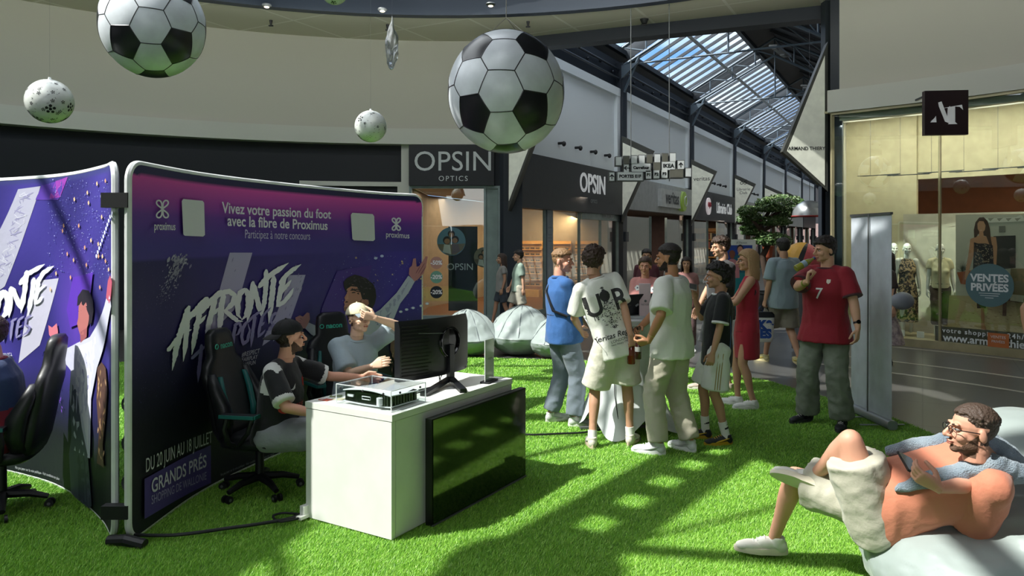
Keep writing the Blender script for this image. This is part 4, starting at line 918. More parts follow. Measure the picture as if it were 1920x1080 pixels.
mb = MB(); mb.tube([cz+RM@Vector((.098*math.cos(a/20*2*PI), .108*math.sin(a/20*2*PI), .004)) for a in range(20)], .005, 6, True); mb.build('ring', mat('gloss_black'), mo, smooth=True, world=True)
mb = MB(); mb.bar(MP(.55, .03, 1.16), MP(.2, .022, 1.18), .004, .006); mb.bar(MP(.97, -.005, .868), MP(1.0, -.005, .87), .03, .02); mb.build('lower_trim', M_grey, mo, world=True)
mb = MB(); mb.bar(cz+Vector((0, 0, -.02)), cz+Vector((0.0, 0, -.30)), .05, .035, mn); mb.build('neck', M_mon, mo, world=True, bevel=.004)
nb = cz+Vector((0, 0, -.29))
for q in ((-.60, 5.04), (-.335, 5.15)):
    mb = MB(); mb.bar(Vector((nb.x, nb.y, DH+.045)), Vector((q[0], q[1], DH+.012)), .05, .022); 
    if q[0] > -.5: mb.bar(nb+Vector((0, 0, .02)), Vector((q[0], q[1], DH+.015)), .045, .03)
    mb.build('foot', M_mon, mo, world=True, bevel=.003)
mb = MB(); mb.tube([MP(.6, -.01, .87), MP(.5, .0, .85), MP(.42, .06, .80), (-.72, 5.12, DH+.01), (-.80, 5.0, DH+.008)], .004, 6); mb.tube([MP(.58, -.01, .87), MP(.47, .03, .84), MP(.4, .1, .80), (-.70, 5.02, DH+.01), (-.76, 4.98, DH+.008)], .0035, 6)
mb.build('cable', M_dark, mo, smooth=True, world=True)
# clear box with the games console inside
M_acr = glass('acrylic', (.97, .99, .99), .45)
cb = thing('clear_case', 'clear screwed acrylic case around a white games console on the desk corner', 'case', D(.2, .3, DH))
u0, v0, cl, cw, ch = .05, .05, .34, .46, .125
mb = MB()
for (c_, d_) in ((D(u0+cl/2, v0, DH+ch/2+.004), (cl, .005, ch)), (D(u0+cl/2, v0+cw, DH+ch/2+.004), (cl, .005, ch)), (D(u0, v0+cw/2, DH+ch/2+.004), (.005, cw, ch)), (D(u0+cl, v0+cw/2, DH+ch/2+.004), (.005, cw, ch)), (D(u0+cl/2, v0+cw/2, DH+ch+.006), (cl, cw, .005))): mb.box(c_, d_, RD)
mb.build('acrylic_walls', M_acr, cb, world=True)
mb = MB(); M_edge = mat('acrylic_edge', 'f2f8f8', .2)
for u_ in (u0, u0+cl):
    for v__ in (v0, v0+cw): mb.bar(D(u_, v__, DH+.002), D(u_, v__, DH+ch+.006), .006)
for z in (DH+.004, DH+ch+.006):
    for u_ in (u0, u0+cl): mb.bar(D(u_, v0, z), D(u_, v0+cw, z), .004)
    for v__ in (v0, v0+cw): mb.bar(D(u0, v__, z), D(u0+cl, v__, z), .004)
mb.build('edges', M_edge, cb, world=True)
for u_, v__ in ((u0-.004, v0+.06), (u0-.004, v0+.23), (u0-.004, v0+.42), (u0+.08, v0-.004), (u0+.28, v0-.004)):
    mb = MB(); mb.ell(D(u_, v__, DH+ch-.015), .0075, n=8); mb.build('screw', M_dark, cb, world=True)
cs = thing('games_console', 'white and black games console lying inside the clear case', 'console', D(.21, .28, DH+.012))
M_shell = mat('console_white', 'e6eaee', .35)
def shell(zf, th_):
    mb = MB(); nu, nv = 10, 12; A_ = [[mb.v(D(u0+.03+(cl-.06)*i/nu, v0+.03+(cw-.06)*j/nv, zf(i/nu, j/nv))) for j in range(nv+1)] for i in range(nu+1)]
    B_ = [[mb.v(v.co+Vector((0, 0, th_))) for v in r] for r in A_]
    for i in range(nu):
        for j in range(nv): mb.f([A_[i][j], A_[i][j+1], A_[i+1][j+1], A_[i+1][j]]); mb.f([B_[i][j], B_[i+1][j], B_[i+1][j+1], B_[i][j+1]])
    for i in range(nu): mb.f([A_[i][0], A_[i+1][0], B_[i+1][0], B_[i][0]]); mb.f([A_[i][nv], B_[i][nv], B_[i+1][nv], A_[i+1][nv]])
    for j in range(nv): mb.f([A_[0][j], B_[0][j], B_[0][j+1], A_[0][j+1]]); mb.f([A_[nu][j], A_[nu][j+1], B_[nu][j+1], B_[nu][j]])
    return mb
shell(lambda i, j: DH+.088+.018*math.sin(PI*j)-.012*i, .006).build('upper_shell', M_shell, cs, smooth=True, world=True)
shell(lambda i, j: DH+.018-.006*math.sin(PI*j), .006).build('lower_shell', M_shell, cs, smooth=True, world=True)
mb = MB(); mb.box(D(u0+cl/2, v0+cw/2, DH+.055), (cl-.08, cw-.08, .066), RD); bd = mb.build('core', mat('gloss_black'), cs, world=True)
mb = MB()
for k in range(9): mb.box(D(u0+.05+k*.028, v0+.035, DH+.055), (.006, .008, .06), RD)
for k in range(4): mb.box(D(u0+.038, v0+.06+k*.022, DH+.055), (.008, .006, .06), RD)
mb.build('fins', mat('fin_green', '3f4a3c', .4), cs, world=True)
mb = MB(); mb.tube([D(u0+.035, v0+.2, DH+.048), D(u0+.035, v0+.27, DH+.048), D(u0+.035, v0+.27, DH+.066), D(u0+.035, v0+.2, DH+.066)], .003, 6, True); mb.box(D(u0+.035, v0+.37, DH+.06), (.008, .05, .014), RD); mb.build('port', M_shell, cs, world=True)
mb = MB(); mb.tube([D(u0+.02, v0+.11, DH+.03), D(u0+.02, v0+.11, DH+.075)], .02, 14); mb.build('white_cap', M_shell, cs, smooth=True, world=True)
for q, (u_, v__, c_, lb) in enumerate(((.10, .66, 'b8553e', 'small red and white card lying at the back corner of the desk'), (.16, .60, 'c9c2a2', 'small pale card lying beside the clear case'), (.22, .68, '7f8c5a', 'small greenish card behind the clear case'))):
    mb = MB(); mb.box(D(u_, v__, DH+.003), (.05, .08, .004), RD@Matrix.Rotation(.3*q, 3, 'Z')); mb.m(1).box(D(u_, v__+.02, DH+.0055), (.04, .02, .001), RD@Matrix.Rotation(.3*q, 3, 'Z')); tag(mb.build('card', [mat('card%d' % q, c_, .5), M_shell]), lb, 'card')
mh = thing('menu_holder', 'upright clear and white leaflet holder standing on the far end of the desk', 'holder', (-.165, 5.55, DH))
e_ = Vector((.07, .16, 0)).normalized(); n2 = Vector((e_.y, -e_.x, 0)); c0 = Vector((-.17, 5.55, 0))
RH = Matrix((e_, n2, Vector((0, 0, 1)))).transposed()
mb = MB(); mb.box(c0+Vector((0, 0, DH+.165)), (.15, .006, .31), RH); mb.build('sheet', mat('leaflet_white', 'd2d5d3', .4), mh, world=True)
mb = MB(); mb.box(c0+n2*.005+Vector((0, 0, DH+.165)), (.156, .003, .32), RH); mb.build('clear_sleeve', M_acr, mh, world=True)
mb = MB(); mb.box(c0+Vector((0, 0, DH+.008)), (.17, .07, .012), RH); mb.build('foot', M_dark, mh, world=True)
mb = MB(); mb.text('netgen', .03, lambda x, y: c0+e_*x+n2*.0068+Vector((0, 0, DH+.17+y))); mb.build('lettering', M_grey, mh, world=True)
# cables on the grass
def cable(pts, r, label):
    P_ = [Vector(p) for p in pts]; P_ = [P_[0]]+P_+[P_[-1]]; o = []
    for i in range(1, len(P_)-2):
        for k in range(8):
            t = k/8; a, b, c, d = P_[i-1:i+3]; o.append(.5*((2*b)+(c-a)*t+(2*a-5*b+4*c-d)*t*t+(3*b-a-3*c+d)*t**3))
    o.append(P_[-1]); mb = MB(); mb.tube(o, r, 8); return tag(mb.build('power_cable', mat('cable_black', '15181a', .5), smooth=True), label, 'cable')
cz_ = .045
cable([G(250, 1003, cz_), G(330, 1003, cz_), G(430, 990, cz_), G(500, 980, cz_), G(555, 968, cz_), G(600, 940, cz_)], .011, 'black cable running from the white post over the grass to the desk')
cable([G(560, 972, cz_), G(525, 978, cz_), G(512, 968, cz_), G(530, 962, cz_), G(562, 964, cz_)], .008, 'loop of black cable beside the foot of the desk')
cable([G(968, 813, cz_), G(1000, 815, cz_), G(1050, 813, cz_), G(1100, 810, cz_), G(1150, 800, cz_), G(1160, 790, cz_)], .009, 'black cable from the screen to the standing table')

# ------------------------------------------------------------------ gaming chairs
M_pu = mat('chair_black', '16181b', .42, bump=.04, bscale=30); M_teal = mat('chair_teal', '1f6a66', .45); M_plas = mat('plastic_black', '0e1012', .5)
def gaming_chair(loc, rotz, label):           # local: sitter looks along -Y, backrest at +Y
    r = thing('gaming_chair', label, 'chair', loc, rotz); r.scale = (.92, .92, .88)
    sec = []
    X = Matrix.Identity(3)
    for z, hw, th_, y in ((.46, .21, .06, .20), (.55, .25, .07, .22), (.70, .25, .07, .25), (.85, .24, .065, .28), (.98, .275, .06, .31), (1.06, .24, .055, .325), (1.12, .165, .055, .335), (1.22, .16, .055, .35), (1.30, .145, .05, .362), (1.335, .10, .035, .365)):
        sec.append(((0, y, z), X, hw, th_))
    mb = MB(); mb.loft(sec, 24, 3.2); mb.build('backrest', M_pu, r, smooth='full')
    for s in (-1, 1):
        mb = MB(); mb.loft([((s*.215, .17, .50), X, .04, .05), ((s*.25, .15, .62), X, .05, .07), ((s*.26, .17, .76), X, .045, .07), ((s*.25, .235, .90), X, .04, .05), ((s*.235, .27, 1.0), X, .03, .03)], 14, 2.4); mb.build('side_bolster', M_pu, r, smooth='full')
        mb = MB(); mb.loft([((s*.165, .155, .52), X, .022, .02), ((s*.175, .155, .68), X, .024, .025), ((s*.19, .2, .84), X, .022, .025), ((s*.17, .235, .97), X, .012, .02)], 10, 2.4); mb.build('teal_stripe', M_teal, r, smooth='full')
        mb = MB(); mb.box((s*.33, -.02, .70), (.085, .28, .03)); mb.tube([(s*.33, .08, .69), (s*.34, .10, .60), (s*.31, .08, .48), (s*.24, .05, .44)], .022, 8); mb.tube([(s*.33, -.12, .69), (s*.35, -.10, .58), (s*.31, .0, .47)], .018, 8); ar = mb.build('armrest', M_plas, r, smooth=True, bevel=0)
        mb = MB(); mb.box((s*.375, -.02, .705), (.012, .28, .026)); mb.box((s*.33, -.165, .705), (.08, .012, .026)); mb.build('teal_edge', M_teal, ar)
    mb = MB(); mb.loft([((0, -.03, .40), X, .22, .23), ((0, -.03, .43), X, .27, .27), ((0, -.03, .48), X, .27, .27), ((0, -.03, .51), X, .23, .24)], 24, 4); mb.build('seat', M_pu, r, smooth='full')
    mb = MB(); mb.cone((0, 0, .12), (0, 0, .40), .035, .03, 14); mb.box((0, 0, .395), (.2, .28, .03)); mb.build('gas_lift', M_plas, r, smooth=True)
    for k in range(5):
        a = 2*PI*k/5+.3; d = Vector((math.cos(a), math.sin(a), 0)); mb = MB(); mb.tube([d*.03+Vector((0, 0, .13)), d*.18+Vector((0, 0, .12)), d*.30+Vector((0, 0, .085))], [.035, .028, .02], 8); lg = mb.build('base_arm', M_plas, r, smooth=True)
        q = d*.31; e = Vector((-d.y, d.x, 0)); mb = MB()
        for s in (-1, 1): mb.cone(q+e*s*.012+Vector((0, 0, .033)), q+e*s*.032+Vector((0, 0, .033)), .031, .031, 14)
        mb.build('caster', M_plas, lg, smooth=True)
        mb = MB(); mb.cone(q+e*.033+Vector((0, 0, .033)), q+e*.036+Vector((0, 0, .033)), .012, .012, 10); mb.cone(q-e*.033+Vector((0, 0, .033)), q-e*.036+Vector((0, 0, .033)), .012, .012, 10); mb.build('wheel_cap', M_grey, lg)
    mb = MB(); f = lambda x, y: Vector((-x, .283+(y)*.12, 1.17+y)) if False else Vector((x, .284+y*.13, 1.185+y))
    mb.text('nacon', .07, f, offset=.002); mb.tube([Vector((-.125+.019*math.cos(2*PI*i/14), .292, 1.205+.019*math.sin(2*PI*i/14))) for i in range(14)], .0045, 6, True)
    mb.build('headrest_lettering', mat('teal_print', '3fb8a0', .5), r)
    return r
def facing(dx, dy): return math.atan2(dy, dx)+PI/2     # rotation that turns local -Y onto (dx, dy)
FD = Vector((.84, -.55))
ch1 = gaming_chair((-1.83, 5.40, .012), facing(.80, -.15), 'black gaming chair of the person in the backwards black cap, nearest the desk corner')
ch2 = gaming_chair((-1.42, 6.43, .012), facing(.62, -.78), 'black gaming chair with green logo behind the person in the cream cap')
ch3 = gaming_chair((-3.44, 5.02, .012), facing(-.95, -.30), 'black gaming chair at the left edge in front of the bright purple wall')

# ------------------------------------------------------------------ standing table with stretch cover
M_lycra = mat('stretch_white', 'dfe5e4', .5, sheen=.2)
TB = Vector((1.10, 7.2, 0))
tb = thing('standing_table', 'tall round table under a white stretch cover pulled down to four feet', 'table', TB)
mb = MB(); nA, nZ = 96, 28; rings = []
for j in range(nZ+1):
    v = j/nZ; rg = []
    for i in range(nA):
        a = 2*PI*i/nA; c4 = abs(math.cos(2*(a+.35))); foot = c4**6
        z0 = .02+.20*(1-c4**1.2) if True else 0
        z = z0+(1.075-z0)*v; rb = .40+.13*foot; rmid = .19+.03*foot
        t = v; r_ = rb*(1-t)**2.2+.40*t**3.2+rmid*(1-(1-t)**2.2-t**3.2) if t < 1 else .40
        rg.append(mb.v(TB+Vector((r_*math.cos(a), r_*math.sin(a), z))))
    rings.append(rg)
for a_, b_ in zip(rings[:-1], rings[1:]): mb.skin(a_, b_)
mb.cap(rings[-1]); mb.build('stretch_cover', M_lycra, tb, smooth='full', world=True)
mb = MB(); mb.lathe([(.40, 1.075), (.408, 1.085), (.408, 1.095), (.395, 1.104), (.1, 1.106)], TB, n=48); mb.build('top_cap', mat('cap_white', 'eef1f4', .4), tb, smooth=True, world=True)
mb = MB(); mb.cone(TB+Vector((0, 0, .03)), TB+Vector((0, 0, 1.07)), .03, .03); mb.box(TB+Vector((0, 0, .03)), (.9, .05, .02), Matrix.Rotation(.1, 3, 'Z')); mb.box(TB+Vector((0, 0, .03)), (.05, .9, .02), Matrix.Rotation(.1, 3, 'Z')); mb.build('pole', M_grey, tb, world=True)
TZ = 1.106
lp = thing('laptop', 'black laptop with its back to the camera on the standing table', 'laptop', TB+Vector((-.02, -.02, TZ)))
q = P(1155, 592, 6.95); le = Vector((.80, .6, 0)).normalized(); ln = Vector((-le.y, le.x, 0)); lc = Vector((1.06, 7.1, TZ+.008))
RL = Matrix((le, ln, Vector((0, 0, 1)))).transposed()
mb = MB(); mb.box(lc, (.35, .24, .014), RL); mb.build('keyboard_base', mat('laptop_dark', '2a2c30', .35, metal=.3), lp, world=True, bevel=.003)
hz = lc-ln*.12; lid = Matrix((le, (-ln*.42+Vector((0, 0, .9))).normalized(), le.cross((-ln*.42+Vector((0, 0, .9))).normalized()))).transposed()
mb = MB(); mb.box(hz+lid@Vector((0, .12, .0)), (.35, .24, .008), lid); li = mb.build('lid', mat('laptop_dark'), lp, world=True, bevel=.003)
mb = MB(); mb.box(hz+lid@Vector((0, .13, .005)), (.035, .012, .002), lid@Matrix.Rotation(.6, 3, 'Z')); mb.box(hz+lid@Vector((0.01, .12, .005)), (.035, .006, .002), lid@Matrix.Rotation(.6, 3, 'Z')); mb.build('lid_mark', M_letter, li, world=True)
mb = MB(); mb.box(TB+Vector((.12, -.16, TZ+.012)), (.3, .2, .02), Matrix.Rotation(.5, 3, 'Z')); tag(mb.build('paper_stack', mat('paper', 'eceff0', .6)), 'stack of white papers on the standing table beside the laptop', 'papers')
fl_ = thing('flyer_display', 'upright pale pink leaflet display on the standing table', 'display', TB+Vector((.2, 0, TZ)))
c0 = Vector((1.245, 6.98, TZ)); mb = MB(); mb.box(c0+Vector((0, 0, .16)), (.105, .07, .32), Matrix.Rotation(-.1, 3, 'Z')); mb.build('box', mat('leaflet_pink', 'd9c3c6', .5), fl_, world=True)
mb = MB(); mb.ell(c0+Vector((0, -.037, .16)), (.012, .003, .012)); mb.text('NETGEN', .022, lambda x, y: c0+Vector((x, -.04, .12+y))); mb.build('print', M_grey, fl_, world=True)
mb = MB(); mb.tube([G(1144, 700, .6)*1.0+Vector((0, 0, 0)), Vector((.95, 6.86, .35)), Vector((.98, 6.84, .18)), Vector((1.0, 6.86, .03))], .004, 6) if False else mb.tube([(.955, 6.95, .62), (.95, 6.88, .4), (.97, 6.80, .2), (1.0, 6.83, .04)], .004, 6)
mb.box((1.0, 6.84, .05), (.06, .05, .06)); tag(mb.build('power_lead', M_dark), 'thin black lead and plug hanging below the standing table cover', 'cable')

# ------------------------------------------------------------------ roll-up stand, seen from behind
ru = thing('rollup_stand', 'tall white roll-up banner seen from behind on the edge of the grass', 'banner', (3.63, 7.5, .012))
r0, r1 = Vector((3.63, 7.12, 0)), Vector((3.61, 7.92, 0)); re_ = (r1-r0).normalized(); rn = Vector((-re_.y, re_.x, 0)); RR_ = Matrix((re_, rn, Vector((0, 0, 1)))).transposed()
rc_ = (r0+r1)/2
mb = MB(); mb.box(rc_+Vector((0, 0, 1.09)), (.80, .004, 1.98), RR_); mb.build('sheet', mat('banner_back', 'd3dbe4', .45), ru, world=True)
mb = MB(); mb.loft([(r0-re_*.02+Vector((0, 0, .065)), basis(re_, rn), .05, .045), (r1+re_*.02+Vector((0, 0, .065)), basis(re_, rn), .05, .045)], 16, 3); mb.build('base_case', mat('case_silver', 'a3aaae', .35, metal=.4), ru, smooth=True, world=True)
mb = MB(); mb.bar(r0+Vector((0, 0, 2.09)), r1+Vector((0, 0, 2.09)), .03, .025); mb.build('top_rail', M_grey, ru, world=True)
mb = MB(); mb.tube([rc_+rn*.03+Vector((0, 0, .05)), rc_+rn*.02+Vector((0, 0, 2.1))], .008, 8); mb.build('pole', M_grey, ru, smooth=True, world=True)
for s in (.22, .62): mb = MB(); p_ = r0+re_*s*.8+Vector((0, 0, .025)); mb.bar(p_-rn*.22, p_+rn*.22, .03, .008); mb.build('foot', mat('case_silver'), ru, world=True)

# ------------------------------------------------------------------ hanging footballs
BALLSEEDS = [(1058, 318, 1), (1400, 305, 1), (1042, 722, 1), (1388, 712, 1), (1245, 918, 1), (1222, 228, 0), (1215, 372, 0), (1018, 508, 0), (1412, 497, 0), (1205, 614, 0), (1220, 812, 0), (1532, 420, 0), (1530, 640, 0), (1405, 862, 0), (1075, 866, 0), (930, 430, 0), (925, 650, 0), (1235, 176, 1), (880, 548, 1), (1582, 548, 1)]
def football(loc, R, label, rot, strings=True):
    r = thing('hanging_ball', label, 'ball', loc, rot=rot)
    S_ = []
    for x, y, k in BALLSEEDS:
        x, y = (x-1235)/345, -(y-548)/372; q = x*x+y*y
        v = Vector((x, -math.sqrt(max(0, 1-q)), y)).normalized() if q < 1 else Vector((x, 0, y)).normalized(); S_.append((v, k))
        if v.y < -.35: S_.append((Vector((-v.x, -v.y, v.z)), k))
    bm = bmesh.new(); vs = [bm.verts.new(v) for v, k in S_]; bm.verts.index_update(); ids = {v: i for i, v in enumerate(vs)}
    bmesh.ops.convex_hull(bm, input=vs); bmesh.ops.triangulate(bm, faces=bm.faces[:]); bm.normal_update(); cells = [[] for _ in S_]
    for f in bm.faces:
        n = (f.verts[1].co-f.verts[0].co).cross(f.verts[2].co-f.verts[0].co).normalized(); n = n if n.dot(f.verts[0].co) > 0 else -n
        for v in f.verts: cells[ids[v]].append(n)
    bm.free()
    def patch(mb, poly, d):
        c = sum(poly, Vector())/len(poly); st = [(c, poly[i], poly[(i+1) % len(poly)], 0) for i in range(len(poly))]
        while st:
            a, b, c_, l = st.pop()
            if l < 3:
                ab, bc, ca = (a+b)/2, (b+c_)/2, (c_+a)/2; st += [(a, ab, ca, l+1), (ab, b, bc, l+1), (ca, bc, c_, l+1), (ab, bc, ca, l+1)]
            else: mb.f([mb.v(x.normalized()*R*d) for x in (a, b, c_)])
    mbw, mbk, mbs = MB(), MB(), MB(); seen = set()
    for (v, k), cell in zip(S_, cells):
        u = v.orthogonal().normalized(); w_ = v.cross(u); cell.sort(key=lambda p: math.atan2(p.dot(w_), p.dot(u)))
        patch(mbk if k else mbw, cell, 1)
        for a, b in zip(cell, cell[1:]+cell[:1]):
            if (a-b).length < 1e-4: continue
            kk = tuple(sorted((tuple(round(x, 3) for x in a), tuple(round(x, 3) for x in b))))
            if kk in seen: continue
            seen.add(kk); mbs.tube([(a+(b-a)*t/6).normalized()*R*.998 for t in range(7)], R*.010, 6)
    r.scale = (1, 1, 1.05)
    mbw.build('white_panels', mat('ball_white', 'e4e9ee', .28), r, smooth='full', weld=True); mbk.build('black_panels', mat('ball_black', '26262a', .3), r, smooth='full', weld=True)
    mbs.build('seams', mat('ball_black'), r, smooth=True)
    return r
def strings(loc, top, R, parent_label, w_=.09):
    mb = MB(); m_ = loc+Vector((0, 0, R*1.28))
    for dx, dy in ((-.3, .1), (.2, .15), (.26, -.2)): mb.tube([m_, loc+Vector((dx*R*1.5, dy*R, R*math.sqrt(max(0, 1-(dx*1.5)**2-dy*dy))))], .004, 5)
    mb.tube([m_, Vector((loc.x, loc.y, top))], .004, 5); return mb
bl1 = Vector((-.05, 6.4, EYE+274/FOC*6.4)); R1 = .5
football(bl1, R1, 'largest hanging football, in front of the mall corridor opening', (0, 0, 0))
tag(strings(bl1, 6.3+1.6, R1, '').build('ball_cord', mat('cord', 'b8b4a6', .6)), 'thin cords holding the largest hanging football', 'cord')
bl2 = Vector((-3.52, 7.3, EYE+400/FOC*7.3)); R2 = .485
football(bl2, R2, 'large hanging football at the upper left, cut by the top of the photo', (math.radians(6), 0, math.radians(28)))
tag(strings(bl2, 7.8, R2, '').build('ball_cord', mat('cord')), 'thin cords above the large football at the upper left', 'cord')
def beach_ball(loc, R, label, seed):
    r = thing('printed_balloon', label, 'balloon', loc, seed*1.3); rr = random.Random(seed)
    mb = MB(); mb.ell((0, 0, 0), (R, R, R*1.0), n=40); mb.build('skin', mat('balloon_white', 'e2e5df', .2), r, smooth='full')
    mb = MB()
    def onb(c, x, y, k=1.004): u = c.orthogonal().normalized(); w_ = c.cross(u); return (c+u*x+w_*y).normalized()*R*k
    for k in range(34):
        c = Vector((rr.gauss(0, 1), rr.gauss(0, 1), rr.gauss(0, 1))).normalized(); s = .22 if k < 5 else .085
        for j in range(6):
            a = j*PI*2/5; cx, cy = (s*.72*math.cos(a), s*.72*math.sin(a)) if j < 5 else (0, 0); q = s*.34
            mb.f([mb.v(onb(c, cx+q*math.cos(i*2*PI/5+a), cy+q*math.sin(i*2*PI/5+a))) for i in range(5)])
    for k in range(170):
        c = Vector((rr.gauss(0, 1), rr.gauss(0, 1), rr.gauss(0, 1))).normalized(); L, a = rr.uniform(.03, .12), rr.uniform(0, PI); e = Vector((math.cos(a), math.sin(a))); n_ = Vector((-e.y, e.x))*.008
        mb.f([mb.v(onb(c, *(e*L/2*sx+n_*sy))) for sx, sy in ((-1, -1), (1, -1), (1, 1), (-1, 1))])
    mb.build('football_print', mat('print_black', '1b1c1e', .4), r)
    mb = MB(); mb.cone((0, 0, R*.97), (0, 0, R*1.1), .018, .012, 8); mb.build('neck', M_edge, r); mb = MB(); mb.tube([(0, 0, R*1.08), (0, 0, 7.9-loc[2])], .0009, 4); mb.build('thread', mat('thread_grey', '7a7a76', .6), r)
    return r
beach_ball(P(93, 190, 7.0), .205, 'small white balloon printed with footballs, hanging far left', 2)
beach_ball(P(695, 237, 9.4), .20, 'small white balloon printed with footballs, hanging left of the largest football', 5)
beach_ball(P(627, -17, 8.2), .15, 'small printed balloon cut off by the top edge, left of the limp clear balloon', 9)
q = P(735, 80, 8.4); lb = thing('limp_balloon', 'limp clear balloon hanging like a crumpled bag', 'balloon', q)
bm = bmesh.new(); bmesh.ops.create_icosphere(bm, subdivisions=4, radius=1)
for v in bm.verts:
    z = v.co.z; k = .07*(1-max(0, z)*.93) ; v.co = Vector((v.co.x*k, v.co.y*k*.6, z*.30)); 
wrinkle(bm, .016, 26, 3, (1, 1, .25)); link(bm, 'skin', mat('clear_plastic', 'dfe3e2', .12, trans=.75, coat=.5), lb, smooth='full')
mb = MB(); mb.tube([(0, 0, .28), (0, 0, 7.8-q.z)], .0009, 4); mb.build('thread', mat('thread_grey'), lb)
# ceiling fittings
for k, (px, py) in enumerate(((508, 40), (727, 48), (990, 42), (1070, 65), (1208, 38))):
    q = G(px, py, 6.27); mb = MB(); mb.cone(q+Vector((0, 0, .02)), q-Vector((0, 0, .07)), .035 if k != 4 else .09, .02 if k != 4 else .05, 12); mb.box(q-Vector((0, 0, .09)), (.09 if k != 4 else .14, .03, .025))
    tag(mb.build('ceiling_sensor', M_dark, smooth=True), ('small dark fitting on the ceiling near the upper left football', 'small dark fitting on the ceiling above the limp balloon', 'small dark fitting on the ceiling right of the big ball cords', 'dark fitting on the ceiling right of the big ball', 'larger dark dome camera on the ceiling edge over the corridor')[k], 'fitting')
for k, (px, py) in enumerate(((500, 8), (717, 16), (920, 6))):
    q = G(px, py, 6.16); mb = MB(); mb.lathe([(.08, 0), (.09, -.02), (.06, -.05)], q, n=20); mb.m(1).lathe([(.045, -.052), (.04, -.058)], q, n=16)
    tag(mb.build('ring_spotlight', [M_grey, mat('lamp_glow')], smooth=True), ('left', 'middle', 'right')[k]+' small round spotlight under the dark skylight ring', 'spotlight')

# ------------------------------------------------------------------ hanging direction sign
DS = 14.0
dsn = thing('direction_sign', 'hanging sign of white and dark cubes with arrows and shop names over the corridor entrance', 'sign', P(1218, 313, DS))
M_cw, M_cg = mat('cube_white', 'dfe2e2', .4), mat('cube_grey', '6b6a60', .5)
def cell(x0, x1, y, tx, dark=False, s=.10, h=18, rise=0):
    mb = MB(); a, b = P(x0, y, DS), P(x1, y-rise, DS); c = (a+b)/2; L = abs(b.x-a.x); Hh = h/FOC*DS
    o = None; mb.box(c, (L, .18, Hh)); o = mb.build('cube', M_grey, dsn, world=True); mb = MB(); mb.box(c-Vector((0, .092, 0)), (L*.9, .004, Hh*.84)); f_ = mb.build('face', M_cg if dark else M_cw, o, world=True)
    if tx:
        mb = MB()
        if tx in '^<':
            ar = [(-.045, 0), (0, .05), (.045, 0), (.03, -.01), (.008, .012), (.008, -.05), (-.008, -.05), (-.008, .012), (-.03, -.01)]
            if tx == '<': ar = [(-y_, x_) for x_, y_ in ar]
            mb.poly(ar, lambda x, y_: c+Vector((x, -.096, y_)))
        else: mb.text(tx, s, lambda x, y_: c+Vector((x, -.096, y_-s*.33)), offset=.004)
        mb.build('writing', M_dark, f_, world=True)
for k, dk_ in enumerate((0, 1, 0, 0, 1, 0, 1, 0)): x = 1153+k*14.4; cell(x, x+11.5, 303-k*1.0, '', bool(dk_))
for x0, x1, tx, dk_, s in ((1168, 1178, '<', 0, .1), (1181, 1220, 'Carrefour', 0, .072), (1223, 1237, '', 1, .1), (1238, 1265, 'IKEA', 0, .10), (1268, 1281, '^', 0, .1)): cell(x0, x1, 316-(x0-1168)*.06, tx, bool(dk_), s)
for x0, x1, tx, dk_, s in ((1141, 1151, '^', 0, .1), (1154, 1206, 'PORTES E1F', 0, .078), (1209, 1220, 'P1', 0, .075), (1223, 1235, 'P2', 0, .075), (1238, 1250, 'P3', 0, .075), (1253, 1280, '', 1, .1), (1283, 1294, '', 0, .1)): cell(x0, x1, 332-(x0-1141)*.055, tx, bool(dk_), s)
mb = MB()
for x0, y0, x1, y1 in ((1153, 308, 1265, 301), (1168, 316, 1281, 310), (1141, 332, 1294, 323)): mb.tube([P(x0, y0, DS+.02), P(x1, y1, DS+.02)], .02, 6)
for x in (1183, 1255): mb.tube([P(x, 340, DS+.02), P(x, 300, DS+.02), Vector((P(x, 300, DS).x, DS+.02, 6.3))], .008, 5)
mb.build('rods', M_grey, dsn, world=True)
# ------------------------------------------------------------------ people
SKIN = {'fair': 'd9a98c', 'tan': 'bd9175', 'pale': 'e6bfa2', 'pink': 'd79f86', 'olive': 'b98663', 'dark': '8a5f48', 'mann': 'e9e7dc'}
def skinmat(k):
    m = mat('skin_'+k, SKIN[k], .5, bump=.02, bscale=60, spec=.35); b = m.node_tree.nodes['Principled BSDF']; b.inputs['Subsurface Weight'].default_value = .0
    return m
def cloth(name, col, bump=.12, bscale=55, rough=.85, sheen=.15): return mat('cloth_'+name, col, rough, bump=bump, bscale=bscale, sheen=sheen)
def limb(mb, pts, rs, n=14):
    for i in range(len(pts)-1): mb.cone(pts[i], pts[i+1], rs[i], rs[i+1], n)
    for p, r in zip(pts, rs): mb.ell(p, r*.995, n=n)
def ik(S, T, l1, l2, hint):
    S, T = Vector(S), Vector(T); d = T-S; L = min(d.length, (l1+l2)*.998); d.normalize(); T = S+d*L
    a = (l1*l1-l2*l2+L*L)/(2*L); h = math.sqrt(max(0, l1*l1-a*a)); hv = Vector(hint); hv = (hv-d*hv.dot(d)).normalized()
    return S+d*a+hv*h, T
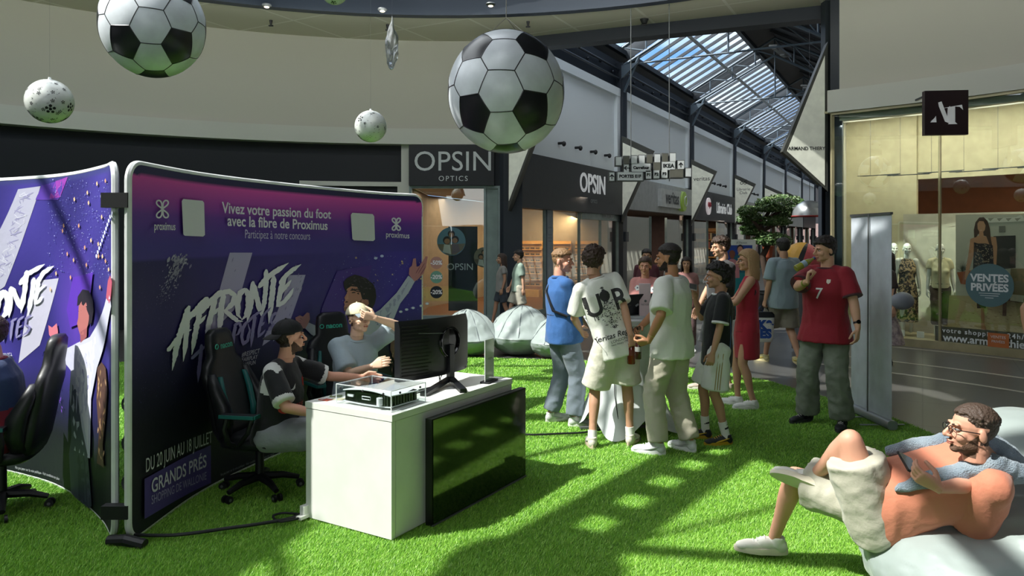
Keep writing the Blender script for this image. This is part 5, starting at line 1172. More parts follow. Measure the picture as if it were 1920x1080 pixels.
def head_bm(neck_dir=None, fem=False):        # canonical head: face looks along -Y, crown up
    mb = MB(); w_ = .94 if fem else 1
    mb.ell((0, .014, .030), (.076*w_, .097, .086), n=20); mb.ell((0, -.022, -.035), (.059*w_, .066, .078), n=18); mb.ell((0, -.060, -.094), (.026, .024, .019), n=12)
    mb.ell((0, -.03, -.075), (.048*w_, .05, .035), n=14)
    for s in (-1, 1):
        mb.ell((s*.037*w_, -.058, -.032), (.025, .026, .027), n=12); mb.ell((s*.045*w_, -.012, -.066), (.013, .034, .024), n=10)
        mb.ell((s*.079*w_, .014, -.010), (.010, .019, .031), Matrix.Rotation(.25, 3, 'X'), n=10); mb.ell((s*.012, -.098, -.037), (.0095, .011, .008), n=8)
        mb.ell((s*.026, -.083, .020), (.024, .013, .009), n=10)
    mb.tube([(0, -.088, .014), (0, -.102, -.012), (0, -.115, -.033)], [.008, .0095, .0115], 10); mb.ell((0, -.113, -.035), .0115, n=8)
    mb.ell((0, -.090, -.0605), (.022, .012, .006), n=12); mb.ell((0, -.088, -.071), (.019, .0125, .007), n=12)
    mb.cone((0, .02, -.03), (0, .035, -.14), .052*w_, .054*w_, 16)
    bm = remesh(mb.bm, .0042, 2)
    for v in bm.verts:
        for s in (-1, 1):
            d = (v.co-Vector((s*.031, -.086, -.002))); g = math.exp(-(d.x**2/.00026+d.z**2/.00012+d.y**2/.0009)); v.co.y += .011*g
        d = v.co-Vector((0, -.1, -.0655)); g = math.exp(-(d.x**2/.0004+d.z**2/.000006+d.y**2/.0006)); v.co.y += .004*g
    return bm
HEADS = {}
def get_head(fem):
    if fem not in HEADS:
        bm = head_bm(fem=fem); me = bpy.data.meshes.new('h'); bm.to_mesh(me); bm.free(); HEADS[fem] = me
    return HEADS[fem]
def hair_bm(style, seed=1, fem=False):
    rr = random.Random(seed); mb = MB(); N_ = 520; ga = PI*(3-math.sqrt(5))
    for i in range(N_):
        z = 1-2*(i+.5)/N_; r_ = math.sqrt(1-z*z); a = i*ga; d = Vector((r_*math.cos(a), r_*math.sin(a), z)); w_ = .94 if fem else 1
        p = Vector((d.x*.077*w_, .014+d.y*.098, .030+d.z*.087))
        front = p.y < -.045; line = .062 if front else (.012+max(0, -p.y)*1.0 if p.y < .02 else -.05-.02*min(1, p.y*10))
        if style in ('buzz', 'thin'): line += .008 if front else 0
        if p.z < line: continue
        if p.y < .03 and abs(p.x) > .06 and p.z < .02: continue
        if style == 'buzz' and p.z < .045: continue
        if style in ('fade', 'thin') and p.z < .045: continue
        top = p.z > .06
        if style == 'short': q, o_ = .013, .004+(.010 if top else 0)
        elif style == 'fade': q, o_ = (.012, .006) if top else (.008, -.001)
        elif style == 'buzz': q, o_ = .010, -.002+(.004 if top else -.003)
        elif style == 'thin': q, o_ = .009, .001+(.004 if top else 0)
        elif style == 'curly': q, o_ = .0125, (rr.uniform(.008, .028) if top or p.y > .04 else rr.uniform(.0, .008))
        elif style == 'wavy': q, o_ = .013, (rr.uniform(.008, .022) if top else rr.uniform(.0, .006))
        else: q, o_ = .014, .008
        c = p+d*o_; mb.ell(c, (q*rr.uniform(.8, 1.25), q*rr.uniform(.8, 1.25), q), n=7)
        if o_ > .012: mb.ell(p+d*o_*.4, q, n=6)
    if style == 'long':
        for k in range(64):
            a = rr.uniform(-.25, PI+.25); x, y = .084*math.cos(a), .018+.10*max(-.25, math.sin(a)); x2, y2 = x*1.12, y*.9+.02
            mb.tube([(x*.85, y*.8, .07), (x, y, .02), (x*1.05, y, -.06), (x2, y2, -.13-rr.random()*.03), (x2*rr.uniform(.8, 1), y2, -.19-rr.random()*.04)], [.016, .018, .016, .013, .005], 7)
    if style == 'bun':
        mb.ell((0, .12, .03), .035, n=12)
        for s in (-1, 1): mb.tube([(s*.05, -.06, .07), (s*.078, -.01, .03), (s*.07, .06, .01), (0, .11, .02)], .016, 7)
    bm = remesh(mb.bm, .0042 if style in ('buzz', 'thin', 'fade', 'short') else .005, 3 if style in ('buzz', 'thin', 'fade') else 1); wrinkle(bm, .0022 if style in ('curly', 'wavy') else .0012, 70 if style in ('curly',) else 45, seed, (1, 1, .35 if style == 'long' else 1)); return bm
def hand_bm(mb, W, d, pn, side, curl=.5, thumb=.5, sc=1.0, spread=.06):     # d: along the fingers, pn: palm normal, side: +1 thumb on +y
    d = Vector(d).normalized(); pn = Vector(pn); pn = (pn-d*pn.dot(d)).normalized(); y = pn.cross(d)*side; W = Vector(W)
    F = lambda a, b, c: W+(d*a+y*b+pn*c)*sc
    R = Matrix((y, pn, d)).transposed()
    if R.determinant() < 0: R = Matrix((-y, pn, d)).transposed()
    mb.loft([(F(-.015, 0, 0), R, .024*sc, .019*sc), (F(.012, .002, 0), R, .028*sc, .017*sc), (F(.045, .003, 0), R, .038*sc, .0155*sc), (F(.078, .001, 0), R, .041*sc, .0135*sc), (F(.09, 0, 0), R, .034*sc, .010*sc)], 16, 2.5)
    for k, (by, L) in enumerate(((.0295, .070), (.0105, .079), (-.0095, .073), (-.0285, .058))):
        p = F(.082, by, 0); a = 0; dd = (d+y*by*spread*20*.35).normalized(); cv = curl*(1+.12*k); pts = [p]; 
        for sg, bend in ((.45, .75), (.30, 1.0), (.25, .7)):
            a += bend*cv; dr = dd*math.cos(a)+pn*math.sin(a); p = p+dr*L*sg*sc; pts.append(p)
        limb(mb, pts, [.0092*sc, .0084*sc, .0078*sc, .0066*sc], 9)
    p = F(.018, .024, .006); b1_ = (d*.62+y*(.75-.45*thumb)+pn*(.25+.5*thumb)).normalized(); b2_ = (d*.9+y*(.25-.5*thumb)+pn*(.2+.5*thumb)).normalized()
    limb(mb, [p, p+b1_*.042*sc, p+b1_*.042*sc+b2_*.030*sc, p+b1_*.042*sc+b2_*.030*sc+b2_*.022*sc], [.014*sc, .0115*sc, .0100*sc, .0085*sc], 10)
SHOES = {}
def shoe(par, M, style, col, sole, sc=1.0, accent=None, sf='full'):        # M: ankle-floor frame, toe along -Y
    if 's' not in SHOES:
        mb = MB(); mb.ell((0, .045, .045), (.037, .045, .045), n=14); mb.ell((0, -.02, .05), (.039, .07, .04), n=14); mb.ell((0, -.10, .036), (.045, .075, .030), n=14); mb.ell((0, -.145, .030), (.041, .045, .024), n=14); mb.cone((0, .03, .04), (0, .038, .098), .040, .040, 16)
        bm = remesh(mb.bm, .0055, 4)
        for v in bm.verts: v.co.z = max(v.co.z, .014)
        me = bpy.data.meshes.new('s'); bm.to_mesh(me); bm.free(); SHOES['s'] = me
    bm = bmesh.new(); bm.from_mesh(SHOES['s']); bm.transform(M @ Matrix.Diagonal((sc, sc, sc, 1)))
    up = link(bm, 'shoe', mat('shoe_'+col, col, .55), par, smooth='full')
    mb = MB(); pts = []
    for k in range(28):
        a = 2*PI*k/28; c, s_ = math.cos(a), math.sin(a); yy = -.052+.142*s_; wd = .047 if yy < -.05 else .040; pts.append((c*wd*(1-.15*abs(s_)**3), yy))
    MM = M @ Matrix.Diagonal((sc, sc, sc, 1)); A_ = [mb.v(MM @ Vector((x, y, 0))) for x, y in pts]; B_ = [mb.v(MM @ Vector((x*1.05, y*1.02, .018))) for x, y in pts]; C_ = [mb.v(MM @ Vector((x*1.0, y*1.0, .030+(.008 if y > 0 else 0)))) for x, y in pts]
    mb.skin(A_, B_); mb.skin(B_, C_); mb.cap(A_, True); mb.cap(C_); mb.build('sole', mat('sole_'+sole, sole, .6), up, smooth=True)
    mb = MB()
    for k in range(5): y_ = -.03-k*.02; z = .091-k*.0075; mb.tube([MM @ Vector((-.02, y_, z-.008)), MM @ Vector((0, y_-.004, z+.004)), MM @ Vector((.02, y_, z-.008))], .0032, 5)
    mb.build('laces', mat('lace_'+(accent or 'e8e8e6'), accent or 'e8e8e6', .7), up, smooth=True)
    if style == 'trainer':
        mb = MB()
        for s in (-1, 1): mb.tube([MM @ Vector((s*.043, -.09, .032)), MM @ Vector((s*.042, -.03, .046)), MM @ Vector((s*.040, .04, .066))], [.004, .008, .003], 6)
        mb.build('side_stripe', mat('acc_'+(accent or 'bcbfc0'), accent or 'bcbfc0', .5), up, smooth=True)
    return up
class Fig: pass
def person(label, x, y, face, h, o, name='person', cat='person', group=None):
    """o: outfit and pose. Local frame: the figure looks along -Y, its left is +X."""
    s = h/1.78; rot = facing(*face); root = thing(name, label, cat, (x, y, o.get('z', .012)), rot, group)
    Mw = Matrix.Translation((x, y, o.get('z', .012))) @ Matrix.Rotation(rot, 4, 'Z'); Mi = Mw.inverted()
    L = lambda p: (Mi @ p[0]) if isinstance(p, list) else Vector(p)*s         # [Vector] = a world point
    b = o.get('build', 1.0); bel = o.get('belly', 0); fem = o.get('fem', False)
    pel = L(o.get('pel', (0, 0, .95))); nk = L(o.get('neck', (0, .03, 1.475)))
    up = (nk-pel).normalized(); tw = o.get('twist', 0); fx = Vector((math.cos(tw), math.sin(tw), 0)); right = (fx-up*fx.dot(up)).normalized(); fwd = right.cross(up)*-1
    if o.get('fwd'): fwd = Vector(o['fwd']); fwd = (fwd-up*fwd.dot(up)).normalized(); right = up.cross(fwd)*-1
    fwd = -(up.cross(right)) if not o.get('fwd') else fwd
    # fwd points the way the chest faces (local -Y when upright)
    if not o.get('fwd') and fwd.y > 0 and abs(tw) < 1.5: fwd = -fwd
    hx = Vector(o['hipx']) if o.get('hipx') else right; hx = (hx-up*hx.dot(up)).normalized()
    T = lambda a, r_, f: pel+up*a*s+right*r_*s+fwd*f*s
    TL = (nk-pel).length/s; k_ = TL/.525
    RT = Matrix((right, -fwd, up)).transposed()
    if RT.determinant() < 0: RT = Matrix((-right, -fwd, up)).transposed()
    sw = o.get('sw', .168 if not fem else .148)
    shp = {1: T(TL-.045+o.get('shL', 0), sw, .0), -1: T(TL-.045+o.get('shR', 0), -sw, .0)}      # +1: the figure's left
    hip = {1: pel+hx*.088*s-up*.02*s, -1: pel-hx*.088*s-up*.02*s}
    J = Fig(); J.T, J.up, J.right, J.fwd, J.s, J.TL, J.nk, J.pel = T, up, right, fwd, s, TL, nk, pel; J.Mw = Mw
    J.sh, J.hip, J.el, J.wr, J.kn, J.an = shp, hip, {}, {}, {}, {}
    for sd, nm in ((1, 'L'), (-1, 'R')):
        t = o.get('w'+nm); t = L(t) if t is not None else shp[sd]+Vector((sd*.05, -.03, -.52))*s
        J.el[sd], J.wr[sd] = ik(shp[sd], t, .285*s, .25*s, o.get('e'+nm, (sd*.3, 1, -.2)))
        a = o.get('a'+nm, (sd*.11, 0, .085)); J.kn[sd], J.an[sd] = ik(hip[sd], L(a), .435*s, .43*s, o.get('k'+nm, (sd*.1, -1, 0)))
    # ---- skin: one body mesh
    mb = MB(); R3 = RT
    mb.loft([(T(-.10, 0, 0), R3, .13*b*s, .10*b*s), (T(0, 0, 0), R3, .155*b*s, .11*b*s), (T(.14*k_, 0, .01+bel*.4), R3, .125*b*s, (.095*b+bel*.5)*s), (T(.30*k_, 0, .01), R3, .15*b*s, .105*b*s), (T(.42*k_, 0, 0), R3, .15*b*s, .09*b*s), (T(TL-.03, 0, 0), R3, .08*b*s, .06*b*s)], 20)
    neckc = T(TL+.02, 0, 0); hd = o.get('head', (0, 0, 0)); RH = Euler((hd[0], hd[2], hd[1]), 'XYZ').to_matrix() if False else (Matrix.Rotation(hd[1], 3, 'Z') @ Matrix.Rotation(hd[0], 3, 'X') @ Matrix.Rotation(hd[2], 3, 'Y'))
    if o.get('headR') is not None: RH = o['headR']
    hs = s**.5*o.get('hs', 1.0); HC = nk+(up*.06+Vector((0, 0, .095))+fwd*.015)*s+RH@Vector((0, -.02, .02)); 
    if o.get('hc') is not None: HC = L(o['hc'])
    limb(mb, [T(TL-.04, 0, -.0), HC+RH@Vector((0, .03, -.09))*hs], [.058*b**.5*s, .054*s*b**.5])
    for sd in (1, -1):
        A = [shp[sd], shp[sd].lerp(J.el[sd], .5), J.el[sd], J.el[sd].lerp(J.wr[sd], .35), J.wr[sd]]; am = o.get('arm', 1.0)*b**.5
        limb(mb, A, [.056*s*am, .046*s*am, .038*s*am, .038*s*am, .0245*s])
        K_ = [hip[sd], hip[sd].lerp(J.kn[sd], .5), J.kn[sd], J.kn[sd].lerp(J.an[sd], .3)+(o.get('calf', Vector((0, .012, 0))))*s, J.kn[sd].lerp(J.an[sd], .7), J.an[sd]]; lm = o.get('leg', 1.0)*b**.5
        limb(mb, K_, [.085*s*lm, .073*s*lm, .053*s*lm, .053*s*lm, .037*s*lm, .034*s])
    body = remesh(mb.bm, o.get('vox', .010), 3)
    hm = MB()
    for sd, nm in ((1, 'L'), (-1, 'R')):
        d = (J.wr[sd]-J.el[sd]).normalized(); hd_ = o.get('h'+nm, {}); dd = Vector(hd_.get('d', d)); pn = Vector(hd_.get('pn', (-sd, 0, 0)))
        if 'dw' in hd_: dd = Mi.to_3x3() @ Vector(hd_['dw'])
        if 'pw' in hd_: pn = Mi.to_3x3() @ Vector(hd_['pw'])
        hand_bm(hm, J.wr[sd], dd, pn, hd_.get('side', sd), hd_.get('curl', .35), hd_.get('thumb', .4), s*1.02)
        J.__dict__['hd'+nm] = (J.wr[sd], dd.normalized(), pn)
    hb = remesh(hm.bm, o.get('hvox', .0042), 1); me = bpy.data.meshes.new('x'); hb.to_mesh(me); hb.free(); body.from_mesh(me); bpy.data.meshes.remove(me)
    MH = Matrix.Translation(HC) @ RH.to_4x4() @ Matrix.Diagonal((hs, hs, hs, 1)); MHi = MH.inverted()
    tmp = bmesh.new(); tmp.from_mesh(get_head(fem)); tmp.transform(MH); me = bpy.data.meshes.new('x'); tmp.to_mesh(me); tmp.free(); body.from_mesh(me); bpy.data.meshes.remove(me)
    lipc = Vector((0, -.093, -.066))
    if not o.get('mann'):
        for f in body.faces:
            q = MHi @ f.calc_center_median()
            if q.z > .13 or q.z < -.125 or abs(q.x) > .11 or abs(q.y) > .14: continue
            if abs(q.x) < .022 and abs(q.z+.066) < .0085-.006*abs(q.x)/.022 and q.y < -.078: f.material_index = 1; continue
            ear = abs(q.x) > .071 and abs(q.y-.012) < .026 and -.045 < q.z < .028
            if o.get('hair') and not ear:
                line = .060 if q.y < -.045 else (.010+max(0, -q.y)*1.05 if q.y < .02 else -.055)
                if q.z > line and not (q.y < .0 and abs(q.x) > .07 and q.z < .01): f.material_index = 2
            if o.get('beard') and not ear and q.y < .012:
                az = abs(math.atan2(q.x, -q.y+.02)); top = -.076 if az < .5 else -.076+(az-.5)*.085
                if -.121 < q.z < min(top, .0) or (az < .30 and abs(q.z+.052) < .0045 and q.y < -.085): f.material_index = 3
    bo = link(body, 'body', [skinmat(o.get('skin', 'fair')), mat('lips', 'b06a5c', .5), mat('hair_'+o.get('haircol', '3a2a20'), o.get('haircol', '3a2a20'), .55, bump=.5, bscale=90), mat('beard_'+(o.get('beard') or '3a2a20'), o.get('beard') or '3a2a20', .9, bump=.3, bscale=120)], root, smooth='full'); J.body = bo
    if not o.get('mann'):
        for sd in (-1, 1):
            mb = MB(); mb.ell(MH @ Vector((sd*.031, -.0765, -.003)), (.0125*hs, .009*hs, .0058*hs), RH, n=12); mb.m(1).ell(MH @ Vector((sd*.031, -.0835, -.003)), (.0056*hs, .0035*hs, .0050*hs), RH, n=10); ey = mb.build('eye', [mat('eye_white', 'dcd8d2', .25), mat('iris', '2c1e18', .2)], root, smooth='full')
            mb = MB(); mb.tube([MH @ Vector((sd*.016, -.0935, .016)), MH @ Vector((sd*.032, -.093, .021)), MH @ Vector((sd*.048, -.082, .016))], [.0035*hs, .0042*hs, .002*hs], 6); mb.build('eyebrow', mat('brow_'+o.get('haircol', '3a2a20'), o.get('haircol', '3a2a20'), .8), root, smooth=True)
    if o.get('hair'):
        hb = hair_bm(o['hair'], o.get('seed', 1), fem); hb.transform(MH); link(hb, 'hair', mat('hair_'+o['haircol'], o['haircol'], .55, bump=.5, bscale=90), root, smooth='full')
    # ---- clothes
    def finish(mbx, voxel, nm, m_, amp=.006, sc_=9, st=(1, 1, .6), sm=4, parts=None):
        bm = remesh(mbx.bm, voxel, sm); wrinkle(bm, amp, sc_, o.get('seed', 1), st); bmesh.ops.smooth_vert(bm, verts=bm.verts, factor=.5, use_axis_x=True, use_axis_y=True, use_axis_z=True)
        if parts:
            for f in bm.faces: f.material_index = parts(f.calc_center_median())
        J.__dict__[nm] = BVHTree.FromBMesh(bm); return link(bm, nm, m_, root, smooth='full')
    sh = o.get('shirt')
    if sh:
        lo = sh.get('loose', .02); hem = sh.get('hem', -.12); mb = MB(); ex = lambda v: (v*b+lo)*s
        mb.loft([(T(hem, 0, .0+bel*.35), R3, ex(.162+sh.get('flare', 0)), ex(.125+sh.get('flare', 0))+bel*.5*s), (T(0, 0, bel*.5), R3, ex(.160), ex(.120)+bel*.6*s), (T(.14*k_, 0, .012+bel*.55), R3, ex(.145), ex(.110)+bel*.6*s), (T(.30*k_, 0, .012+bel*.1), R3, ex(.158), ex(.115)), (T(.41*k_, 0, .0), R3, ex(.152), ex(.098)), (T(TL-.035, 0, -.005), R3, ex(.105), ex(.066)), (T(TL-.0, 0, -.01), R3, ex(.052), ex(.052))], 24, 2.3)
        if fem: 
            for sd in (1, -1): mb.ell(T(.29*k_, sd*.07, .085), (.062*s, .055*s, .06*s), n=12)
        fr = sh.get('sleeve', .6)
        if fr > 0:
            for sd in (1, -1):
                e = J.el[sd]; S0 = shp[sd]; sr = sh.get('sr', .068)*.93*s*b**.5
                mb.ell(S0-up*.004*s, (sr*.98), n=14)
                if fr <= 1: mb.cone(S0, S0.lerp(e, fr), sr, sr*sh.get('so', 1.12), 18)
                else: limb(mb, [S0, e], [sr, sr*.9]); mb.cone(e, e.lerp(J.wr[sd], fr-1), sr*.9, sr*.7, 16)
                mb.cone(S0, T(TL-.01, sd*.05, -.008), sr*.85, .05*s, 12)
        J.shirt = finish(mb, o.get('cvox', .010), 'shirt', sh['m'] if isinstance(sh['m'], list) else [sh['m']], sh.get('amp', .007), 8, parts=(lambda c: sh['parts'](c, J)) if 'parts' in sh else None); J.shirt.name = sh.get('name', 'shirt'); J.shirt.data.name = J.shirt.name
        J.bvh = J.__dict__['shirt'] if isinstance(J.__dict__['shirt'], BVHTree) else None
        bm = bmesh.new(); bm.from_mesh(J.shirt.data); J.bvh = BVHTree.FromBMesh(bm); bm.free()
        if sh.get('collar'):
            R_ = (.060*b**.5+lo*.6)*s; mb = MB(); mb.tube([T(TL+.008+(.010 if sh.get('polo') else 0)-.012*(1 if math.sin(2*PI*i/24) > 0 else 0), R_/s*math.cos(2*PI*i/24), R_/s*.95*math.sin(2*PI*i/24)+.004) for i in range(24)], (.011 if not sh.get('polo') else .016)*s, 8, True); mb.build('collar', sh['collar'], J.shirt, smooth=True)
    tr = o.get('legs')
    if tr:
        mb = MB(); w_ = tr.get('w', 1.0); le_ = tr.get('len', 1.9); ft = tr.get('flare', 0)
        mb.loft([(T(.03, 0, 0), R3, .140*b*s, .104*b*s+bel*.2*s), (T(-.02, 0, 0), R3, .156*b*s, .118*b*s), (T(-.09, 0, 0), R3, .165*b*s, .122*b*s)], 22) if not tr.get('sit') else mb.loft([(T(.05, 0, 0), R3, .15*b*s, .115*b*s), (T(-.06, 0, .0), R3, .16*b*s, .12*b*s)], 22)
        for sd in (1, -1):
            hp, kn, an = hip[sd], J.kn[sd], J.an[sd]; r0_, r1_, r2_ = .098*w_*s*b**.5, .078*w_*s, (.066+ft)*w_*s
            mb.ell(hp, r0_, n=14)
            if le_ <= 1: mb.cone(hp, hp.lerp(kn, le_), r0_, (r0_*.98+ft*s), 20)
            else: mb.cone(hp, kn, r0_, r1_, 18); mb.ell(kn, r1_, n=14); mb.cone(kn, kn.lerp(an, le_-1), r1_, r2_, 18)
        J.trousers = finish(mb, o.get('cvox', .010), 'trousers', tr['m'] if isinstance(tr['m'], list) else [tr['m']], tr.get('amp', .008), 8, (1, 1, 1.2), parts=(lambda c: tr['parts'](c, J)) if 'parts' in tr else None); J.trousers.name = tr.get('name', 'trousers'); J.trousers.data.name = J.trousers.name
    if o.get('skirt'):
        sk = o['skirt']; mb = MB(); mb.loft([(T(.10, 0, 0), R3, .135*s, .105*s), (T(0, 0, 0), R3, .165*s, .13*s), (T(-.15, 0, 0), R3, .175*s+.2*sk.get('flare', 0)*s, .14*s), (pel+Vector((0, 0, sk['len']))*s, Matrix.Identity(3), (.165+sk.get('flare', 0))*s, (.14+sk.get('flare', 0))*s)], 26)
        finish(mb, .011, 'skirt', [sk['m']], .007, 7, (1.5, 1.5, .3))
    if o.get('shoes'):
        so_ = o['shoes']
        for sd, nm in ((1, 'L'), (-1, 'R')):
            if 'M'+nm in so_: M = so_['M'+nm](J)
            else:
                an = J.an[sd]; fa = o.get('f'+nm, sd*.22); M = Matrix.Translation((an.x, an.y, 0 if not so_.get('lift'+nm) else so_['lift'+nm])) @ Matrix.Rotation(fa, 4, 'Z') @ Matrix.Rotation(so_.get('pitch'+nm, 0), 4, 'X') @ Matrix.Translation((0, -.03*s, 0))
            shoe(root, M, so_.get('style', 'plain'), so_['col'], so_.get('sole', 'dcd8cc'), s*1.04, so_.get('acc'))
        if so_.get('sock'):
            for sd in (1, -1):
                a = J.an[sd]; k2 = a.lerp(J.kn[sd], so_.get('sockl', .22)); mb = MB(); mb.cone(a-Vector((0, 0, .02*s)), k2, .040*s, .042*s*so_.get('sockw', 1), 16)
                sx = mb.build('sock', mat('sock_'+so_['sock'], so_['sock'], .9), root, smooth=True)
                if so_.get('bands'):
                    mb = MB()
                    for t_ in (.55, .8): q = a.lerp(k2, t_); dz = (k2-a).normalized()*.008; mb.cone(q-dz, q+dz, .0425*s, .0425*s, 16)
                    mb.build('sock_band', M_dark, sx, smooth=True)
    J.root, J.T, J.up, J.right, J.fwd, J.s, J.MH, J.HC, J.Mw, J.TL, J.nk, J.pel, J.k = root, T, up, right, fwd, s, MH, HC, Mw, TL, nk, pel, k_
    def stamp(mbx, side, a0, r0_, poly2, lift=.003, maxlen=.03):      # print a flat outline on the shirt front (side=1) or back (-1)
        D_ = fwd*side
        def f(x, y_):
            p = T(a0, r0_, 0)+right*x*(1 if side < 0 else 1)+up*y_; org = p+D_*1.0; hit = J.bvh.ray_cast(org, -D_)
            return (hit[0]+hit[1]*0+D_*lift) if hit[0] else p+D_*.15
        mbx.poly(poly2, f, maxlen)
    def stamp_text(mbx, side, a0, r0_, body_, size, lift=.003, off=0, rot2=0, sx=1, shear=0, flip=None):
        D_ = fwd*side; fl = flip if flip is not None else (1 if (right.cross(up)).dot(D_) > 0 else -1)
        vs, fs = text_mesh(body_, 1, off, 'CENTER', shear); c, sn = math.cos(rot2), math.sin(rot2)
        def pj(q):
            x, y_ = q.x*size*sx, q.y*size; x, y_ = (x*c-y_*sn)*fl, x*sn+y_*c; p = T(a0, r0_, 0)+right*x+up*y_; hit = J.bvh.ray_cast(p+D_, -D_); return hit[0]+D_*lift if hit[0] else p+D_*.15
        for f_ in fs:
            P2 = [Vector(vs[i]) for i in f_]; st = [(P2[0], P2[i], P2[i+1]) for i in range(1, len(P2)-1)] if len(P2) <= 4 else [tuple(P2[i] for i in t) for t in tessellate_polygon([[Vector((q.x, q.y, 0)) for q in P2]])]
            while st:
                a, b_, c_ = st.pop(); e = [(a-b_).length, (b_-c_).length, (c_-a).length]; k = e.index(max(e))
                if e[k]*size > .022:
                    if k == 0: m_ = (a+b_)/2; st += [(a, m_, c_), (m_, b_, c_)]
                    elif k == 1: m_ = (b_+c_)/2; st += [(a, b_, m_), (a, m_, c_)]
                    else: m_ = (c_+a)/2; st += [(a, b_, m_), (m_, b_, c_)]
                    continue
                mbx.f([mbx.v(pj(q)) for q in (a, b_, c_)])
    J.stamp, J.stamp_text = stamp, stamp_text
    return J
def cap(J, col, back=False, m2=None, logo=None):
    hs = J.MH.to_scale()[0]; mb = MB(); Z_ = Matrix.Rotation(PI, 4, 'Z') if back else Matrix.Identity(4); MM = J.MH @ Matrix.Translation((0, .012, .030)) @ Z_
    bm = bmesh.new(); bmesh.ops.create_uvsphere(bm, u_segments=32, v_segments=20, radius=1)
    bmesh.ops.bisect_plane(bm, geom=bm.verts[:]+bm.edges[:]+bm.faces[:], plane_co=(0, 0, .05), plane_no=(0, 0, -1), clear_outer=True)
    for v in bm.verts: v.co = Vector((v.co.x*.089, v.co.y*.110, v.co.z*.102+.004))
    bmesh.ops.solidify(bm, geom=bm.faces[:], thickness=.003); wrinkle(bm, .0015, 22, 2); bm.transform(MM)
    c = link(bm, 'cap', mat('cap_'+col, col, .8, bump=.1, bscale=80), J.root, smooth='full')
    n_ = 14; g = []
    for i in range(n_+1):
        a = -1.05+2.1*i/n_; c_, s_ = math.sin(a), math.cos(a); r = [Vector((c_*.087, -s_*.108, .010)), Vector((c_*.088, -s_*.108-.035*math.cos(a)**.7, .004-.006*c_*c_)), Vector((c_*.085, -s_*.108-.068*math.cos(a)**.7, -.008-.014*c_*c_))]
        g.append([(mb.v(MM @ p), mb.v(MM @ (p+Vector((0, 0, .005))))) for p in r])
    for i in range(n_):
        for k in range(2):
            for t in (0, 1):
                q = [g[i][k][t], g[i+1][k][t], g[i+1][k+1][t], g[i][k+1][t]]; mb.f(q if t else q[::-1])
        mb.f([g[i][2][0], g[i+1][2][0], g[i+1][2][1], g[i][2][1]])
    mb.build('brim', mat('brim_'+(m2 or col), m2 or col, .75), c, smooth=True)
    mb = MB(); mb.ell(MM @ Vector((0, 0, .107)), .008, n=8)
    for k in range(6): a = k*PI/3+.2; mb.tube([MM @ Vector((math.cos(a)*.0905*math.cos(t), math.sin(a)*.1115*math.cos(t), .004+.1035*math.sin(t))) for t in [j*PI/2/8 for j in range(9)]], .0009, 4)
    mb.build('seams', mat('cap_'+col), c, smooth=True)
    return c
def glasses(J, col='1a1a1c', lens=True):
    MM = J.MH; mb = MB()
    for s in (-1, 1):
        mb.tube([MM @ Vector((s*.031+.021*math.cos(2*PI*i/18), -.104, -.003+.015*math.sin(2*PI*i/18))) for i in range(18)], .0019, 6, True)
        mb.tube([MM @ Vector((s*.052, -.103, .004)), MM @ Vector((s*.075, -.085, .004)), MM @ Vector((s*.081, .0, .003)), MM @ Vector((s*.081, .03, -.006))], .0024, 6)
    mb.tube([MM @ Vector((-.010, -.104, .0)), MM @ Vector((0, -.108, .004)), MM @ Vector((.010, -.104, .0))], .002, 6)
    g = mb.build('glasses', mat('glasses_'+col, col, .3), J.root, smooth=True)
    mb = MB()
    for s in (-1, 1): mb.poly([(s*.031+.020*math.cos(2*PI*i/14), -.003+.014*math.sin(2*PI*i/14)) for i in range(14)], lambda x, y: MM @ Vector((x, -.104, y)))
    mb.build('lenses', M_acr, g)
def wristband(J, sd, col, r=.028, wd=.012, dial=False, t=.06):
    w_, e = J.wr[sd], J.el[sd]; d = (w_-e).normalized(); c = w_-d*t*J.s; mb = MB(); mb.cone(c-d*wd/2, c+d*wd/2, r*J.s+.003, r*J.s+.003, 18); o = mb.build('wrist_band', mat('band_'+col, col, .5), J.root, smooth=True)
    if dial: mb = MB(); n_ = Vector((0, -1, 0)) if False else (J.Mw.to_3x3().inverted() @ Vector((0, -1, .1))).normalized(); n_ = (n_-d*n_.dot(d)).normalized(); mb.cone(c+n_*r*J.s, c+n_*(r*J.s+.012), .019, .019, 20); mb.build('watch_face', mat('gloss_black'), o, smooth=True)
# 1 man in blue polo
def hn(J, nm, a=.07, b=.03): W, d, pn = getattr(J, 'hd'+nm); return J.Mw @ (W+d*a*J.s+pn*b*J.s)
M_polo = cloth('polo', '2f5f9a'); M_tgrey = cloth('trgrey', '6f7a84')
J1 = person('person in a blue polo shirt and grey trousers, leftmost of the standing group', .50, 7.38, (.93, .30), 1.74,
    dict(build=1.16, belly=.035, skin='pink', hair='fade', haircol='8a6a48', head=(0, -.75, 0), wL=(.10, -.30, 1.02), wR=(-.12, -.33, 1.05), eR=(-.5, 1, -.4), aL=(.12, .08, .085), aR=(-.12, -.08, .085), seed=3,
         shirt=dict(m=M_polo, collar=M_polo, polo=1, sleeve=.72, loose=.022, hem=-.12), legs=dict(m=M_tgrey, w=1.12, len=1.93, flare=.012), shoes=dict(col='dfe0de', sole='eceae4', style='trainer')))
mb = MB(); T = J1.T; mb.tube([T(J1.TL-.02, .10, .03), T(J1.TL-.0, .09, -.04), T(J1.TL-.12, .0, -.155), T(.22, -.13, -.14), T(.16, -.20, -.02)], .014, 6); mb.build('shoulder_strap', M_dark, J1.root, smooth=True)
mb = MB(); mb.tube([T(.17, .19*math.cos(a*PI/12), -.0+.165*math.sin(a*PI/12)+.03) for a in range(24)], .012, 6, True); mb.build('waist_strap', mat('strap_navy', '1c2a44', .7), J1.root, smooth=True)
